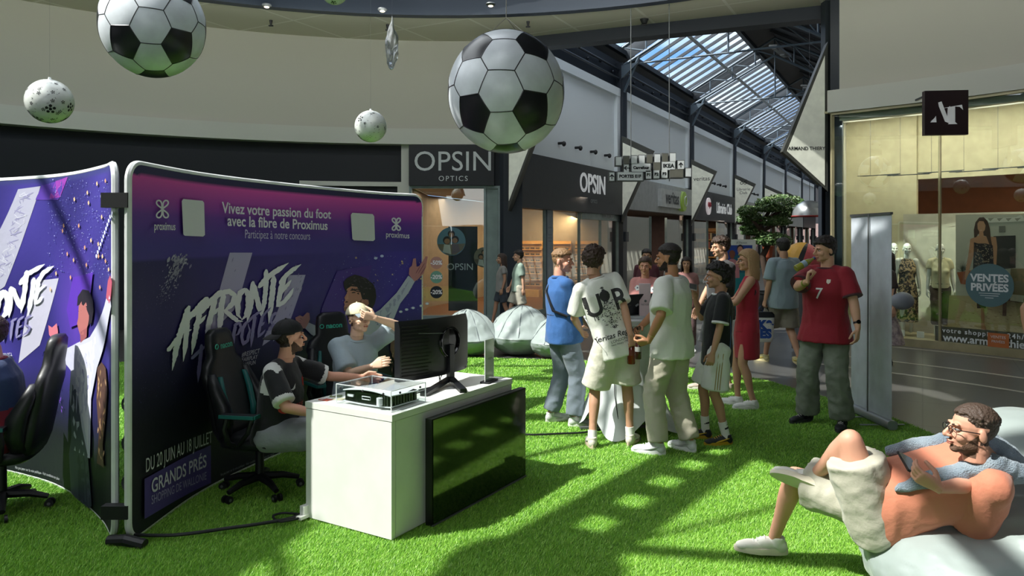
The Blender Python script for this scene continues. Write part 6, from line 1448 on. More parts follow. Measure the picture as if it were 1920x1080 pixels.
# 2 man with printed back
M_wt = cloth('white', 'dfe0d6'); M_wsh = cloth('whiteshort', 'd3d0be')
J2 = person('person with curly hair, white T-shirt with large black back print, cream shorts, red drink', .87, 6.58, (-.12, 1), 1.77,
    dict(build=.94, sw=.158, skin='tan', hair='curly', haircol='3b281c', head=(.12, -.45, 0), pel=(-.04, 0, .95), neck=[Vector((.745, 6.62, 1.485))], wR=[Vector((1.03, 6.42, .99))], eR=(-.6, .5, 0), wL=(.20, -.33, 1.0), eL=(.6, .6, -.3), aL=(.17, .02, .085), aR=(-.19, -.03, .085), fL=-.1, fR=-.55, seed=5,
         hR=dict(dw=(.25, -.05, -1), pw=(-.3, .9, 0), curl=1.0, thumb=.7), shirt=dict(m=M_wt, sleeve=.84, loose=.034, hem=-.15, sr=.074, so=1.15, amp=.009, collar=M_wt), legs=dict(m=M_wsh, w=1.2, len=.92, flare=.016, name='shorts'), shoes=dict(col='d8d3c4', sole='c9b9a0', style='trainer', sock='e8e8e4', sockl=.16)))
mb = MB(); st, sx_ = J2.stamp, J2.stamp_text; rr = random.Random(8)
BK = -1
sgn = 1 if J2.right.cross(J2.up).dot(-J2.fwd) > 0 else -1
def bp(pts, a0, r0=0): st(mb, BK, a0, r0, [(x*sgn, y) for x, y in pts], .004, .02)
sx_(mb, BK, .255, -.115*sgn, 'U', .26, off=.018, sx=.85); sx_(mb, BK, .255, .125*sgn, 'R', .26, off=.018, sx=.85)
q_ = [(.02*math.cos(a)*2.4, .05+.05*math.sin(a)) for a in [k*PI/6 for k in range(12)]]; bp(q_, .35)
for k in range(330):
    t = rr.random(); cy = .15-.37*t; wd = .015+.075*math.sin(PI*min(1, t*t*1.05)); cx = rr.gauss(0, wd*.55); a = rr.uniform(0, PI); r_ = rr.uniform(.003, .011)
    bp([(cx+r_*math.cos(a), cy+r_*math.sin(a)), (cx+.4*r_*math.cos(a+1.6), cy+.4*r_*math.sin(a+1.6)), (cx-r_*math.cos(a), cy-r_*math.sin(a)), (cx+.4*r_*math.cos(a-1.6), cy+.4*r_*math.sin(a-1.6))], .33)
sx_(mb, BK, .215, -.125*sgn, '19', .05); sx_(mb, BK, .215, .13*sgn, '90', .06); sx_(mb, BK, .03, .0, 'Veritas Regnum', .066, shear=.3, off=.01); sx_(mb, BK, -.01, 0, 'LONDON', .034); sx_(mb, BK, -.035, 0, 'New Albany 1790', .022)
mb.build('back_print', mat('print_ink', '2a2a2a', .7), J2.shirt)
# 3 bearded man
M_off = cloth('offwhite', 'e2e4da'); M_bei = cloth('beige', 'b9b3a0')
J3 = person('bearded person in an off-white T-shirt and loose beige trousers holding a small bottle', 1.38, 6.42, (-.80, .60), 1.80,
    dict(build=1.1, skin='olive', hair='fade', haircol='241c18', beard='2a2019', head=(0, .1, 0), neck=(0, -.0, 1.475), wL=[Vector((1.14, 6.22, .99))], wR=[Vector((1.10, 6.62, 1.02))], eL=(.7, .6, -.4), eR=(-.5, .6, -.5), aL=(.14, -.06, .085), aR=(-.10, .12, .085), seed=7,
         hL=dict(dw=(-.9, .3, -.25), pw=(.2, .7, .6), curl=.9, thumb=.6), hR=dict(dw=(-.5, -.75, .0), pw=(.3, -.5, -.6), curl=.7, thumb=.5),
         shirt=dict(m=M_off, sleeve=.88, loose=.034, hem=-.14, sr=.078, so=1.2, amp=.008, collar=M_off), legs=dict(m=M_bei, w=1.14, len=1.94, flare=.008, amp=.010), shoes=dict(col='e3e6e8', sole='eef0f0', style='trainer')))
wristband(J3, 1, 'c9b27a', .027, .006)
# 4 boy in black football shirt
M_blk = cloth('jersey', '15171b'); M_ws = cloth('wshort', 'e6e7e4')
J4 = person('boy in a black football shirt and white shorts holding a phone at his chin', 1.86, 6.74, (-1, .10), 1.61,
    dict(build=.95, skin='tan', hair='curly', haircol='171210', head=(0, 0, 0), wL=(.28, -.10, .88), eL=(.4, 1, 0), wR=[Vector((1.70, 6.93, 1.30))], eR=(-.4, .6, -1), aL=(.10, .07, .085), aR=(-.10, -.10, .085), seed=9, hR=dict(dw=(-.2, -.3, 1), pw=(-.3, -.5, 0), curl=.9, thumb=.8),
         hL=dict(curl=.7), shirt=dict(m=M_blk, sleeve=.82, loose=.030, hem=-.19, sr=.07, so=1.2, name='football_shirt', collar=cloth('collarw', 'e4e6e8')), legs=dict(m=M_ws, w=1.22, len=.90, flare=.018, name='shorts'), shoes=dict(col='23272b', sole='c9a21e', style='trainer', acc='d6b22c', sock='e9e9e6', sockl=.34, bands=1, sockw=1.05)))
mb = MB(); J4.stamp_text(mb, -1, .26, .0, '10', .24, off=.01, sx=.9); mb.build('shirt_number', cloth('numw', 'dfe1e2'), J4.shirt)
mb = MB(); e = J4.el[1]; S0 = J4.sh[1]; q = S0.lerp(e, .82); dd = (e-S0).normalized(); mb.cone(q-dd*.012, q+dd*.006, .083*J4.s, .084*J4.s, 20); mb.build('sleeve_cuff', cloth('collarw', 'e4e6e8'), J4.shirt, smooth=True)
mb = MB(); mb.tube([J4.T(.44, .09, -.02), J4.T(.36, .145, -.075), J4.T(.2, .16, -.09), J4.T(.02, .175, -.09)], .0022, 5); mb.build('piping', mat('piping_blue', '4f78b8', .6), J4.shirt, smooth=True)
for dz in (-.013, 0, .013):
    mb = MB(); a, b_ = J4.hip[1], J4.kn[1]; n_ = Vector((1, 0, 0)); mb.tube([a+n_*.118*J4.s+Vector((0, dz*1.6, -.02)), a.lerp(b_, .5)+n_*.125*J4.s+Vector((0, dz*1.6, 0)), a.lerp(b_, .86)+n_*.132*J4.s+Vector((0, dz*1.6, 0))], .0042, 6); mb.build('gold_stripe', mat('stripe_gold', 'a8935c', .6), J4.trousers, smooth=True)
# 5 man in dark tee
J5 = person('tall person in a dark grey T-shirt behind the boy in the black football shirt', 2.52, 9.0, (-1, -.15), 1.87,
    dict(skin='fair', hair='wavy', haircol='3e2c20', head=(.08, 0, 0), wL=(.22, -.18, .86), wR=(-.2, -.2, .9), aL=(.1, .06, .085), aR=(-.1, -.12, .085), seed=11, shirt=dict(m=cloth('chartee', '303032'), sleeve=.85, loose=.03, sr=.075, so=1.15, collar=cloth('chartee', '303032')), legs=dict(m=cloth('shortdark', '3a3c40'), w=1.1, len=.95, name='shorts'), shoes=dict(col='b7a79a', sole='d8d2c6')))
# 6 woman in red dress
M_red = cloth('reddress', 'a01c30'); 
J6 = person('person with shoulder-length blonde hair in a short sleeveless red dress and white trainers', 2.57, 8.13, (-.93, .25), 1.72,
    dict(fem=True, build=.96, skin='tan', hair='long', haircol='a5855c', head=(0, .15, 0), wL=(.13, -.36, 1.13), eL=(.5, .7, -.6), wR=(-.08, -.36, 1.15), eR=(-.5, .7, -.6), aL=(.09, .06, .085), aR=(-.07, -.10, .085), seed=13, hL=dict(curl=.5, pn=(-.7, 0, .6)), hR=dict(curl=.5, pn=(.7, 0, .6)),
         shirt=dict(m=M_red, sleeve=0, loose=.012, hem=-.10, name='dress_top'), skirt=dict(m=M_red, len=-.40, flare=-.01), shoes=dict(col='e4e5e2', sole='eeeeea')))
wristband(J6, 1, '2a2426', .024, .014)
mb = MB(); mb.tube([J6.T(.24, .135, -.02), J6.T(.36, .14, -.06), J6.T(J6.TL-.03, .10, -.02), J6.T(.38, .12, .06)], .013, 8); mb.build('back_strap', cloth('strapred', '4a1a24'), J6.root, smooth=True)
# 7 man walking away
M_bt = cloth('bluegrey', '8b9ba3')
J7 = person('person in a blue-grey T-shirt and khaki shorts walking away along the tiles', 3.98, 10.95, (-.22, 1), 1.86,
    dict(build=1.12, skin='tan', hair='short', haircol='1d1815', z=0, wL=(.27, -.02, .85), wR=(-.27, -.12, .92), eR=(-.5, 1, 0), aL=(.10, -.28, .085), aR=(-.12, .22, .12), kR=(0, -1, .2), seed=15, hR=dict(curl=.9), hL=dict(curl=1.1, thumb=.8), shirt=dict(m=M_bt, sleeve=.85, loose=.036, sr=.08, so=1.15, hem=-.15, collar=M_bt), legs=dict(m=cloth('khaki', '7c7668'), w=1.2, len=.95, flare=.01, name='shorts'), shoes=dict(col='c9c08a', sole='e3d6a0', style='trainer', acc='d9c24a', liftR=.02, pitchR=-.2)))
# 8 drinking man
M_rj = cloth('redjersey', '8c1526')
J8 = person('person in a dark red football shirt numbered 7 and grey jeans, drinking', 3.10, 7.36, (-.70, -.71), 1.86,
    dict(build=1.12, skin='fair', hair='wavy', haircol='241a16', head=(.05, -.60, 0), wR=[Vector((2.80, 7.06, 1.44))], eR=(-.9, -.3, -1), wL=[Vector((3.28, 7.02, .92))], eL=(1, .6, 0), aL=(.17, -.03, .085), aR=(-.17, .0, .085), fL=.2, fR=-.35, seed=17, arm=1.1, hR=dict(dw=(.1, -.1, 1), pw=(.5, -.2, .3), curl=1.0, thumb=.7), hL=dict(dw=(-.15, -.1, -1), curl=.45),
         shirt=dict(m=M_rj, sleeve=.8, loose=.034, hem=-.17, flare=.035, sr=.080, so=1.15, name='football_shirt', collar=cloth('rcol', '4e2a30')), legs=dict(m=mat('denim_grey', '848b7e', .85, bump=.15, bscale=70, col2='6f7669', nscale=7), w=1.22, len=1.97, flare=.022, amp=.012), shoes=dict(col='1e2024', sole='3a3c40', acc='d8d8d4')))
mb = MB(); J8.stamp_text(mb, 1, .24, .0, '7', .15, off=.008); mb.build('shirt_number', M_ws, J8.shirt)
mb = MB(); J8.stamp(mb, 1, .40, .075, [(-.018, .022), (.018, .022), (.018, -.008), (0, -.024), (-.018, -.008)]); mb.build('badge', mat('badge_pale', 'd9d0c0', .5), J8.shirt)
mb = MB(); J8.stamp(mb, 1, .41, -.09, [(-.02, .006), (.0, -.004), (.02, .012), (0, .0)]); mb.build('small_mark', M_ws, J8.shirt)
for sd in (1, -1):
    mb = MB(); e = J8.el[sd]; S0 = J8.sh[sd]; q = S0.lerp(e, .8); dd = (e-S0).normalized(); mb.cone(q-dd*.008, q+dd*.006, .094*J8.s, .095*J8.s, 20); mb.build('sleeve_cuff', cloth('rcol', '4e2a30'), J8.shirt, smooth=True)
wristband(J8, 1, '16181a', .029, .02, True)
wristband(J8, -1, '8f9a3a', .030, .05, False, .07)
# 13.. background people
M_pink = mat('floral_pink', 'c98a84', .8, bump=.1, bscale=50)
J13 = person('person in a pink top with large white flowers, facing us behind the standing table', 1.68, 9.4, (-.30, -1), 1.60,
    dict(fem=True, build=1.1, skin='pink', hair='bun', haircol='4a362a', vox=.012, cvox=.012, shirt=dict(m=M_pink, sleeve=.9, loose=.035, hem=-.16, sr=.07, so=1.2), wL=(.12, -.3, 1.0), wR=(-.1, -.3, 1.0), legs=dict(m=cloth('darkleg', '3a3436'), w=1.0, len=1.9), shoes=dict(col='4a4440', sole='3a3634'), seed=19))
mb = MB(); mc = MB()
for a0, r0 in ((.40, -.09), (.33, .02), (.38, .12), (.22, -.10), (.24, .10), (.14, .0), (.10, -.12), (.10, .12), (.0, .04), (.42, .04)):
    J13.stamp(mb, 1, a0, r0, [(.038*math.cos(k*PI/5)*(1 if k % 2 else .8), .038*math.sin(k*PI/5)*(1 if k % 2 else .8)) for k in range(10)], .004); J13.stamp(mc, 1, a0, r0, [(.010*math.cos(k*PI/4), .010*math.sin(k*PI/4)) for k in range(8)], .007)
fw = mb.build('flower_print', M_ws, J13.shirt); mc.build('flower_centres', mat('flower_core', '3a4a66', .6), fw)
J14 = person('person in a pale green T-shirt and cream shorts walking past the corner optician', .13, 15.4, (-1, -.15), 1.60,
    dict(z=0, vox=.014, cvox=.014, hvox=.006, skin='fair', hair='short', haircol='2a221e', wL=(.22, .1, .80), wR=(-.2, -.2, .85), aL=(.08, .22, .085), aR=(-.08, -.25, .085), seed=21, shirt=dict(m=cloth('sage', '93a89a'), sleeve=.8, loose=.03, sr=.075), legs=dict(m=cloth('cream2', 'cdcab8'), w=1.2, len=.9, name='shorts'), shoes=dict(col='b9ac9a', sole='8c8478')))
J15 = person('person in a white top and dark shorts left of the pale green T-shirt', -.22, 15.8, (-1, -.1), 1.52,
    dict(fem=True, z=0, vox=.014, cvox=.014, hvox=.006, skin='tan', hair='long', haircol='3a2a22', aL=(.08, .2, .085), aR=(-.08, -.22, .085), seed=23, shirt=dict(m=cloth('greytop', '8d8c88'), sleeve=.5, loose=.02), legs=dict(m=cloth('bluesh', '3e4650'), w=1.0, len=.8, name='shorts'), shoes=dict(col='c4a48c', sole='a08a78')))
J16 = person('person with dark hair in a dusty pink top, half hidden behind the off-white T-shirt man', 2.86, 12.2, (-.3, -1), 1.54,
    dict(fem=True, z=0, vox=.014, cvox=.014, hvox=.006, skin='tan', hair='long', haircol='241a18', seed=25, shirt=dict(m=cloth('dusty', '8f6460'), sleeve=.6, loose=.02), legs=dict(m=cloth('darkpink', '5c4444'), w=1.0, len=1.9), shoes=dict(col='c9c9c9', sole='dddddd')))
J17 = person('person with tied grey-blonde hair and dark top in the corridor behind the bearded man', 2.92, 13.4, (-.4, -1), 1.55,
    dict(fem=True, z=0, vox=.014, cvox=.014, hvox=.006, skin='fair', hair='bun', haircol='8a7a66', seed=27, shirt=dict(m=cloth('darktop', '33322f'), sleeve=.7, loose=.02), legs=dict(m=cloth('darkleg', '3a3436'), w=1.0, len=1.9), shoes=dict(col='3a3634', sole='2a2624')))
J18 = person('person in a burgundy jacket standing far behind the pink floral top', 2.35, 13.0, (-.2, -1), 1.66,
    dict(z=0, vox=.014, cvox=.014, hvox=.006, skin='tan', hair='short', haircol='1d1715', seed=29, shirt=dict(m=cloth('burg', '4a1826'), sleeve=1.8, loose=.03), legs=dict(m=cloth('darkleg', '3a3436'), w=1.0, len=1.9), shoes=dict(col='3a3634', sole='2a2624')))
J19 = person('person in a flared patterned skirt just behind the white roll-up banner', 5.50, 10.95, (-1, .1), 1.66,
    dict(fem=True, z=0, vox=.013, cvox=.013, skin='tan', hair='long', haircol='2a201c', wL=(.25, .02, .86), seed=31, shirt=dict(m=cloth('brown2', '3c302c'), sleeve=.8, loose=.02), skirt=dict(m=mat('skirt_print', '8a7a80', .8, col2='c9b9b4', nscale=18), len=-.62, flare=.13), shoes=dict(col='17181a', sole='222222')))
hb_ = thing('handbag', 'round grey handbag at the edge of the roll-up banner', 'bag', (5.62, 10.72, .95))
mb = MB(); mb.ell((0, 0, 0), (.17, .09, .13), n=18); mb.build('bag_body', mat('bag_grey', '8e939c', .5), hb_, smooth='full'); mb = MB(); mb.tube([(-.12, 0, .09), (-.08, 0, .25), (.08, 0, .25), (.12, 0, .09)], .009, 8); mb.build('strap', M_dark, hb_, smooth=True)
J20 = person('person at the right edge of the photo, only a bent bare arm showing', 4.76, 6.45, (0.2, 1), 1.78,
    dict(z=0, skin='tan', hair='long', haircol='5a4030', fem=True, wR=None, wL=[Vector((4.40, 6.35, 1.0))], eL=(1, .4, 0), seed=33, shirt=dict(m=cloth('greytop', '8d8c88'), sleeve=.3, loose=.02), legs=dict(m=cloth('darkleg', '3a3436'), w=1.0, len=1.9), shoes=dict(col='c9c9c9', sole='dddddd')))
# seated pair at the desk
SEAT = .47
def seated(extra): d = dict(z=0, pel=(0, 0, SEAT/1.0), legs=None); d.update(extra); return d
M_j10 = cloth('bwshirt', '121317'); M_j10w = cloth('bwshirtw', 'd9dad6')
J10 = person('person in a backwards black cap and black and white football shirt seated at the desk', -1.63, 5.27, (.80, -.15), 1.74,
    dict(z=0, build=1.0, skin='pink', haircol='2e211b', hair='thin', beard='5a4236', pel=(0, .05, .50), neck=(0, -.02, 1.0), head=(-.12, .75, 0), wL=[Vector((-1.13, 5.62, .80))], eL=(.5, .4, -1), wR=[Vector((-1.28, 5.02, .66))], eR=(-.7, .5, -.6), aL=(.13, -.42, .10), aR=(-.13, -.36, .10), kL=(0, -.6, 1), kR=(0, -.6, 1), seed=41,
         shirt=dict(m=[M_j10, M_j10w], sleeve=.88, loose=.026, hem=-.08, sr=.072, so=1.15, name='football_shirt', parts=lambda c, J: 1 if any((abs((c-J.sh[sd]).dot(J.right)-sd*.02) < .034 and (c-J.sh[sd]).dot(J.up) > -.16 and (c-J.sh[sd]).dot(-J.fwd) > -.07 and (c-J.sh[sd]).length < .28) or ((c-J.sh[sd].lerp(J.el[sd], .88)).dot((J.el[sd]-J.sh[sd]).normalized()) > -.035 and (c-J.sh[sd].lerp(J.el[sd], .88)).length < .11) for sd in (1, -1)) else 0),
         legs=dict(m=cloth('greyshort', '8e9296'), w=1.15, len=.95, name='shorts', sit=1), shoes=dict(col='dcdcd8', sole='eeeeea')))
cap(J10, '0c0d10', back=True)
mb = MB(); J10.stamp(mb, 1, .37, .085, [(-.03, .03), (.03, .03), (.03, -.02), (0, -.035), (-.03, -.02)], .004); mb.build('red_badge', mat('badge_red2', 'c22a2e', .5), J10.shirt)
mb = MB(); J10.stamp_text(mb, 1, .20, .03, 'maison', .075, off=.006, shear=.2); J10.stamp(mb, 1, .205, -.13, [(.035*math.cos(k*PI/6), .03*math.sin(k*PI/6)) for k in range(12)], .004); mb.build('red_lettering', mat('badge_red2'), J10.shirt)
mb = MB(); J10.stamp(mb, 1, .36, -.08, [(-.03, -.018), (.0, -.01), (.03, .02), (.02, -.012), (0, -.022)], .004); mb.build('white_mark', M_j10w, J10.shirt)
mb = MB(); mb.tube([J10.T(J10.TL-.01, .055, .03), J10.T(.38, .05, .115), J10.T(.30, .045, .135), J10.T(.24, .05, .14)], .006, 6); mb.tube([J10.T(J10.TL-.01, -.055, .03), J10.T(.38, .02, .12), J10.T(.30, .04, .14)], .006, 6); mb.build('lanyard', mat('lanyard_blue', '26306e', .6), J10.root, smooth=True)
M_lb = cloth('paleblue', '9fb0b8')
J11 = person('person in a cream cap and pale blue T-shirt seated at the desk, hand raised', -1.30, 6.22, (.50, -.80), 1.76,
    dict(z=0, build=.98, skin='pale', haircol='4a3426', hair='thin', pel=(0, .06, .50), neck=(0, -.0, 1.02), head=(-.10, .35, 0), wL=[Vector((-1.11, 6.03, 1.205))], eL=(1, -.1, .0), wR=[Vector((-1.10, 5.90, .84))], eR=(-.6, .6, -1), aL=(.13, -.42, .10), aR=(-.13, -.36, .10), kL=(0, -.6, 1), kR=(0, -.6, 1), seed=43,
         hL=dict(dw=(-.85, -.1, .25), pw=(-.2, .6, .3), curl=.5), shirt=dict(m=M_lb, sleeve=.85, loose=.034, hem=-.08, sr=.078, so=1.2, collar=M_lb), legs=dict(m=cloth('greyshort', '8e9296'), w=1.15, len=.95, name='shorts', sit=1), shoes=dict(col='dcdcd8', sole='eeeeea')))
cap(J11, 'ded7b4', m2='8a98a2')
glasses(J11, '6a5a5c')
mb = MB(); mb.ell(J11.MH @ Vector((-.088, .008, -.012)), .008, n=8); mb.build('earbud', M_dark, J11.root, smooth=True)
J12 = person('person in a navy shirt with burgundy sleeves seated at the left edge of the photo', -3.46, 5.0, (-.95, -.30), 1.78,
    dict(z=0, build=1.15, skin='fair', haircol='3a2a20', hair='short', pel=(0, .04, .50), neck=(0, -.02, 1.03), head=(0, .2, 0), wL=(.16, -.42, .72), eL=(.6, .4, -1), wR=(-.2, -.4, .74), aL=(.13, -.42, .10), aR=(-.13, -.36, .10), kL=(0, -.6, 1), kR=(0, -.6, 1), seed=45,
         shirt=dict(m=[cloth('navy', '24365c'), cloth('burg2', '7c1c2c')], sleeve=.9, loose=.03, hem=-.08, parts=lambda c, J: 1 if ((c-J.pel).dot(J.up) < .22 or any((c-J.sh[sd].lerp(J.el[sd], .8)).length < .10 for sd in (1, -1))) else 0, collar=cloth('burg2', '7c1c2c')), legs=dict(m=cloth('greyshort', '8e9296'), w=1.15, len=.95, name='shorts', sit=1), shoes=dict(col='dcdcd8', sole='eeeeea')))
# ---- reclining man and the big bean bag
Wd = lambda px, py, Y: [P(px, py, Y)]
X9, Y9 = 1.9, 3.75
M_sal = cloth('salmon', 'c97e62'); M_cg_ = cloth('stone', 'b9b5a4')
def sole_up(J):
    an = J.an[1]; toe = (P(1444, 876, 4.15)-P(1535, 905, 3.98)); toe = (J.Mw.to_3x3().inverted() @ toe).normalized(); dn = (J.Mw.to_3x3().inverted() @ Vector((-.25, -.75, -.62))).normalized(); z = -(dn-toe*dn.dot(toe)).normalized(); y = -toe; x = y.cross(z)
    R = Matrix((x, y, z)).transposed(); return Matrix.Translation(an-z*.085) @ R.to_4x4() @ Matrix.Translation((0, -.02, 0))
RH9 = Matrix.Rotation(0, 3, 'X')
face9 = Vector((-1, .25, 0)).normalized()
J9 = person('person with glasses and salmon T-shirt reclining on the large bean bag, towel round neck', X9, Y9, (face9.x, face9.y), 1.78,
    dict(z=0, build=1.05, belly=.045, skin='pink', hair='buzz', haircol='4a3a30', beard='6a5040', pel=Wd(1648, 965, 3.72), neck=Wd(1868, 862, 3.42), fwd=(.3, -.35, 1), hipx=(1, 0, 0), hc=Wd(1822, 806, 3.36),
         headR=Matrix.Rotation(-.12, 3, 'X') @ Matrix.Rotation(.12, 3, 'Z'), head=(0, 0, 0), hs=.98,
         wL=Wd(1760, 915, 3.28), eL=(.8, .5, -1), wR=Wd(1738, 905, 3.60), eR=(-.5, 0, -1), aR=Wd(1452, 1006, 4.28), kR=(0, -.3, 1), aL=Wd(1530, 890, 3.98), kL=(.2, -.2, 1), seed=51, calf=Vector((0, .0, 0)), leg=1.05,
         hL=dict(dw=(-.75, .3, .45), pw=(.1, .6, .5), curl=.6, thumb=.5), hR=dict(dw=(-.75, .0, .5), pw=(.2, -.6, .5), curl=.6, thumb=.5),
         shirt=dict(m=M_sal, sleeve=.95, loose=.035, hem=-.02, sr=.085, so=1.2, amp=.009, collar=M_sal), legs=dict(m=M_cg_, w=1.25, len=.80, flare=.015, sit=1, name='shorts', amp=.010),
         shoes=dict(col='e6e4da', sole='e4dcc4', liftR=0, ML=sole_up, MR=lambda J: Matrix.Translation((J.an[-1].x, J.an[-1].y, .045)) @ Matrix.Rotation(-.0, 4, 'Z') @ Matrix.Rotation(.0, 4, 'X') @ Matrix.Translation((0, -.02, -.005)))))
glasses(J9, '1a1a1c')
# towel round the neck
mb = MB(); T = J9.T; TL = J9.TL
pth = [T(.22, -.15, .17), T(.33, -.14, .15), T(.43, -.13, .11), T(TL, -.10, .05), T(TL+.035, -.06, -.05), T(TL+.045, .0, -.09), T(TL+.035, .06, -.05), T(TL, .10, .06), T(.43, .12, .12), T(.33, .13, .16), T(.2, .15, .19)]
pr = [.018, .034, .045, .05, .052, .052, .052, .05, .045, .035, .02]
for k in range(len(pth)-1): mb.cone(pth[k], pth[k+1], pr[k], pr[k+1], 14); mb.ell(pth[k], pr[k], n=12)
bm = remesh(mb.bm, .008, 3); wrinkle(bm, .007, 16, 4)
tw = link(bm, 'towel', mat('towel_blue', '9aa8b2', .95, bump=.8, bscale=160, col2='74889a', nscale=5, sheen=.4), None, smooth='full'); tw.location = J9.root.location; tw.rotation_euler = J9.root.rotation_euler
tag(tw, 'pale blue patterned towel round the neck of the reclining man', 'towel')
# bean bags
M_bag = mat('bean_fabric', '98a3a0', .38, bump=.05, bscale=12, sheen=.2)
def bag(bm, name, label, loc, rotz, group=None):
    o = link(bm, name, M_bag, None, smooth='full'); o.location = loc; o.rotation_euler = (0, 0, rotz); return tag(o, label, 'bean bag', group)
mb = MB()                                                 # large lounger: local -X is the foot side, the back rises at +X
mb.ell((-.20, -.05, .25), (.60, .62, .29), n=26); mb.ell((.05, .0, .34), (.55, .60, .36), n=26); mb.ell((.42, .12, .46), (.40, .50, .38), n=24); mb.ell((.02, .34, .55), (.36, .36, .38), n=24); mb.ell((.15, -.62, .19), (.60, .42, .25), n=22); mb.ell((.62, -.45, .32), (.40, .42, .36), n=22)
bm = remesh(mb.bm, .018, 10)
for v in bm.verts: v.co.z = max(0, v.co.z)
wrinkle(bm, .020, 3.2, 3, (.5, 1, 1.6)); wrinkle(bm, .008, 9, 5, (.5, 1, 1.6))
BG = Vector((2.56, 3.62, .012))
for v in bm.verts: v.co.z = max(0, v.co.z)
lounger = bag(bm, 'bean_bag', 'large silvery white bean bag lounger under the reclining man', BG, -.22)
def pleat_bag(seed):
    rr = random.Random(seed); bm = bmesh.new(); bmesh.ops.create_uvsphere(bm, u_segments=96, v_segments=60, radius=1)
    def shape(c):
        a = math.atan2(c.y, c.x); z = c.z
        top = max(0, z); pl = .085*(abs(math.sin(a*4.5+seed))**.5-.6)*min(1, top*3)*(1-top**3); r_ = (1+pl)*(1-.12*top)
        x = c.x*.46*r_+top**1.5*.0; y = c.y*.44*r_+top**1.3*.20; zz = .28+z*(.30 if z < 0 else .40)
        if c.y < 0: zz -= .15*(-c.y)*max(0, min(1, (z+.1)*2))*(1-abs(z))**.5   # sat-in front
        return Vector((x, y, max(0, zz)))
    for v in bm.verts: v.co = shape(v.co.copy())
    wrinkle(bm, .012, 6, seed, (1, 1, .7)); wrinkle(bm, .006, 13, seed+4)
    for v in bm.verts: v.co.z = max(0, v.co.z)
    sm = MB()
    for k in range(9):
        a = k*2*PI/9+.35-seed*.1; sm.tube([shape(Vector((math.cos(a)*math.cos(t), math.sin(a)*math.cos(t), math.sin(t))))*1.012 for t in [.02+j*1.5/14 for j in range(15)]], .006, 5)
    return bm, sm
for k, (px, py, r_, s_, lb) in enumerate(((880, 664, .2, 1.0, 'left of the three silver bean bags, partly behind the monitor'), (975, 662, -.2, 1.08, 'middle of the three silver bean bags, with radial pleats'), (1040, 668, -.5, .9, 'right of the three silver bean bags, behind the blue polo shirt'))):
    bm_, sm_ = pleat_bag(3+k); o = bag(bm_, 'bean_bag', lb, G(px, py, .012), r_, 'bean bags at the back of the grass'); o.scale = (s_,)*3; sm_.build('seams', mat('seam_grey', '5a6468', .6), o, smooth=True)
mb = MB(); mb.box(G(886, 627, .45)+Vector((0, -.55, 0)), (.09, .008, .012), Matrix.Rotation(.4, 3, 'Y')); 
# ---- things held
def bottle(loc, R, label, liquid, capc, h=.22, r=.03, lab=None):
    t = thing('bottle', label, 'bottle', loc, rot=R.to_euler())
    mb = MB(); mb.lathe([(r*.9, 0), (r, .006), (r, h*.55), (r*.8, h*.68), (r*.38, h*.84), (r*.36, h*.94)], n=20); mb.build('glass_body', mat('bottle_'+liquid, liquid, .12, trans=.35, coat=.4), t, smooth=True)
    mb = MB(); mb.lathe([(r*.46, h*.93), (r*.46, h*1.0)], n=16); mb.build('cap', mat('capb_'+capc, capc, .4), t, smooth=True)
    mb = MB(); mb.lathe([(r*1.02, h*.32), (r*1.02, h*.52)], n=20); mb.build('label', mat('lab_'+(lab or 'd8d4c8'), lab or 'd8d4c8', .5), t, smooth=True)
    return t
I3 = Matrix.Identity(3)
q = hn(J2, 'R', .085, .035); bottle(q+Vector((0, 0, -.17)), I3, 'bottle of red drink in the hand of the person with the back print', '8a2a16', '2c5a2c', .24, .035, '6a2a1a')
q = hn(J3, 'L', .09, .03); bottle(q+Vector((0, 0, -.15)), I3, 'small dark bottle held by the bearded man in the off-white shirt', '3a1c14', '2a5a3a', .20, .028, '9a9c98')
q = hn(J8, 'R', .08, .03); hdp = J8.Mw @ (J8.MH @ Vector((0, -.10, -.066))); dv = (hdp-q); 
Rb = basis((.80, .15, .42)); bottle(hdp-Rb.col[2]*.24, Rb, 'pale green plastic bottle tipped to the mouth of the man in the red shirt', 'b4b84a', '3a4a8a', .23, .034, '9fb4c8')
def phone(loc, R, label, c='15171b'):
    t = thing('phone', label, 'phone', loc, rot=R.to_euler()); mb = MB(); mb.box((0, 0, 0), (.072, .148, .009)); mb.build('case', mat('phone_'+c, c, .35), t, bevel=.003); mb = MB(); mb.box((0, 0, .005), (.066, .14, .001)); mb.build('screen', mat('gloss_black'), t)
q = hn(J4, 'R', .085, .02); phone(q+Vector((-.01, -.03, .03)), basis((.15, -.35, 1), (.2, 1, 0)) @ Matrix.Rotation(PI/2, 3, 'Z'), 'phone with a pale case held flat at the chin of the boy', 'c9b8bc')
q = (hn(J9, 'L', .09, .03)+hn(J9, 'R', .09, .03))/2; phone(q+Vector((-.03, 0, .03)), basis((.45, -.35, .85), (0, 1, 0)) @ Matrix.Rotation(PI/2, 3, 'Z'), 'black phone held by the reclining man')
q = hn(J6, 'L', .08, .02); phone(q+Vector((-.01, .03, .02)), basis((.3, .1, 1), (0, 1, 0)) @ Matrix.Rotation(PI/2, 3, 'Z'), 'phone held by the woman in the red dress', '2a2a2e')
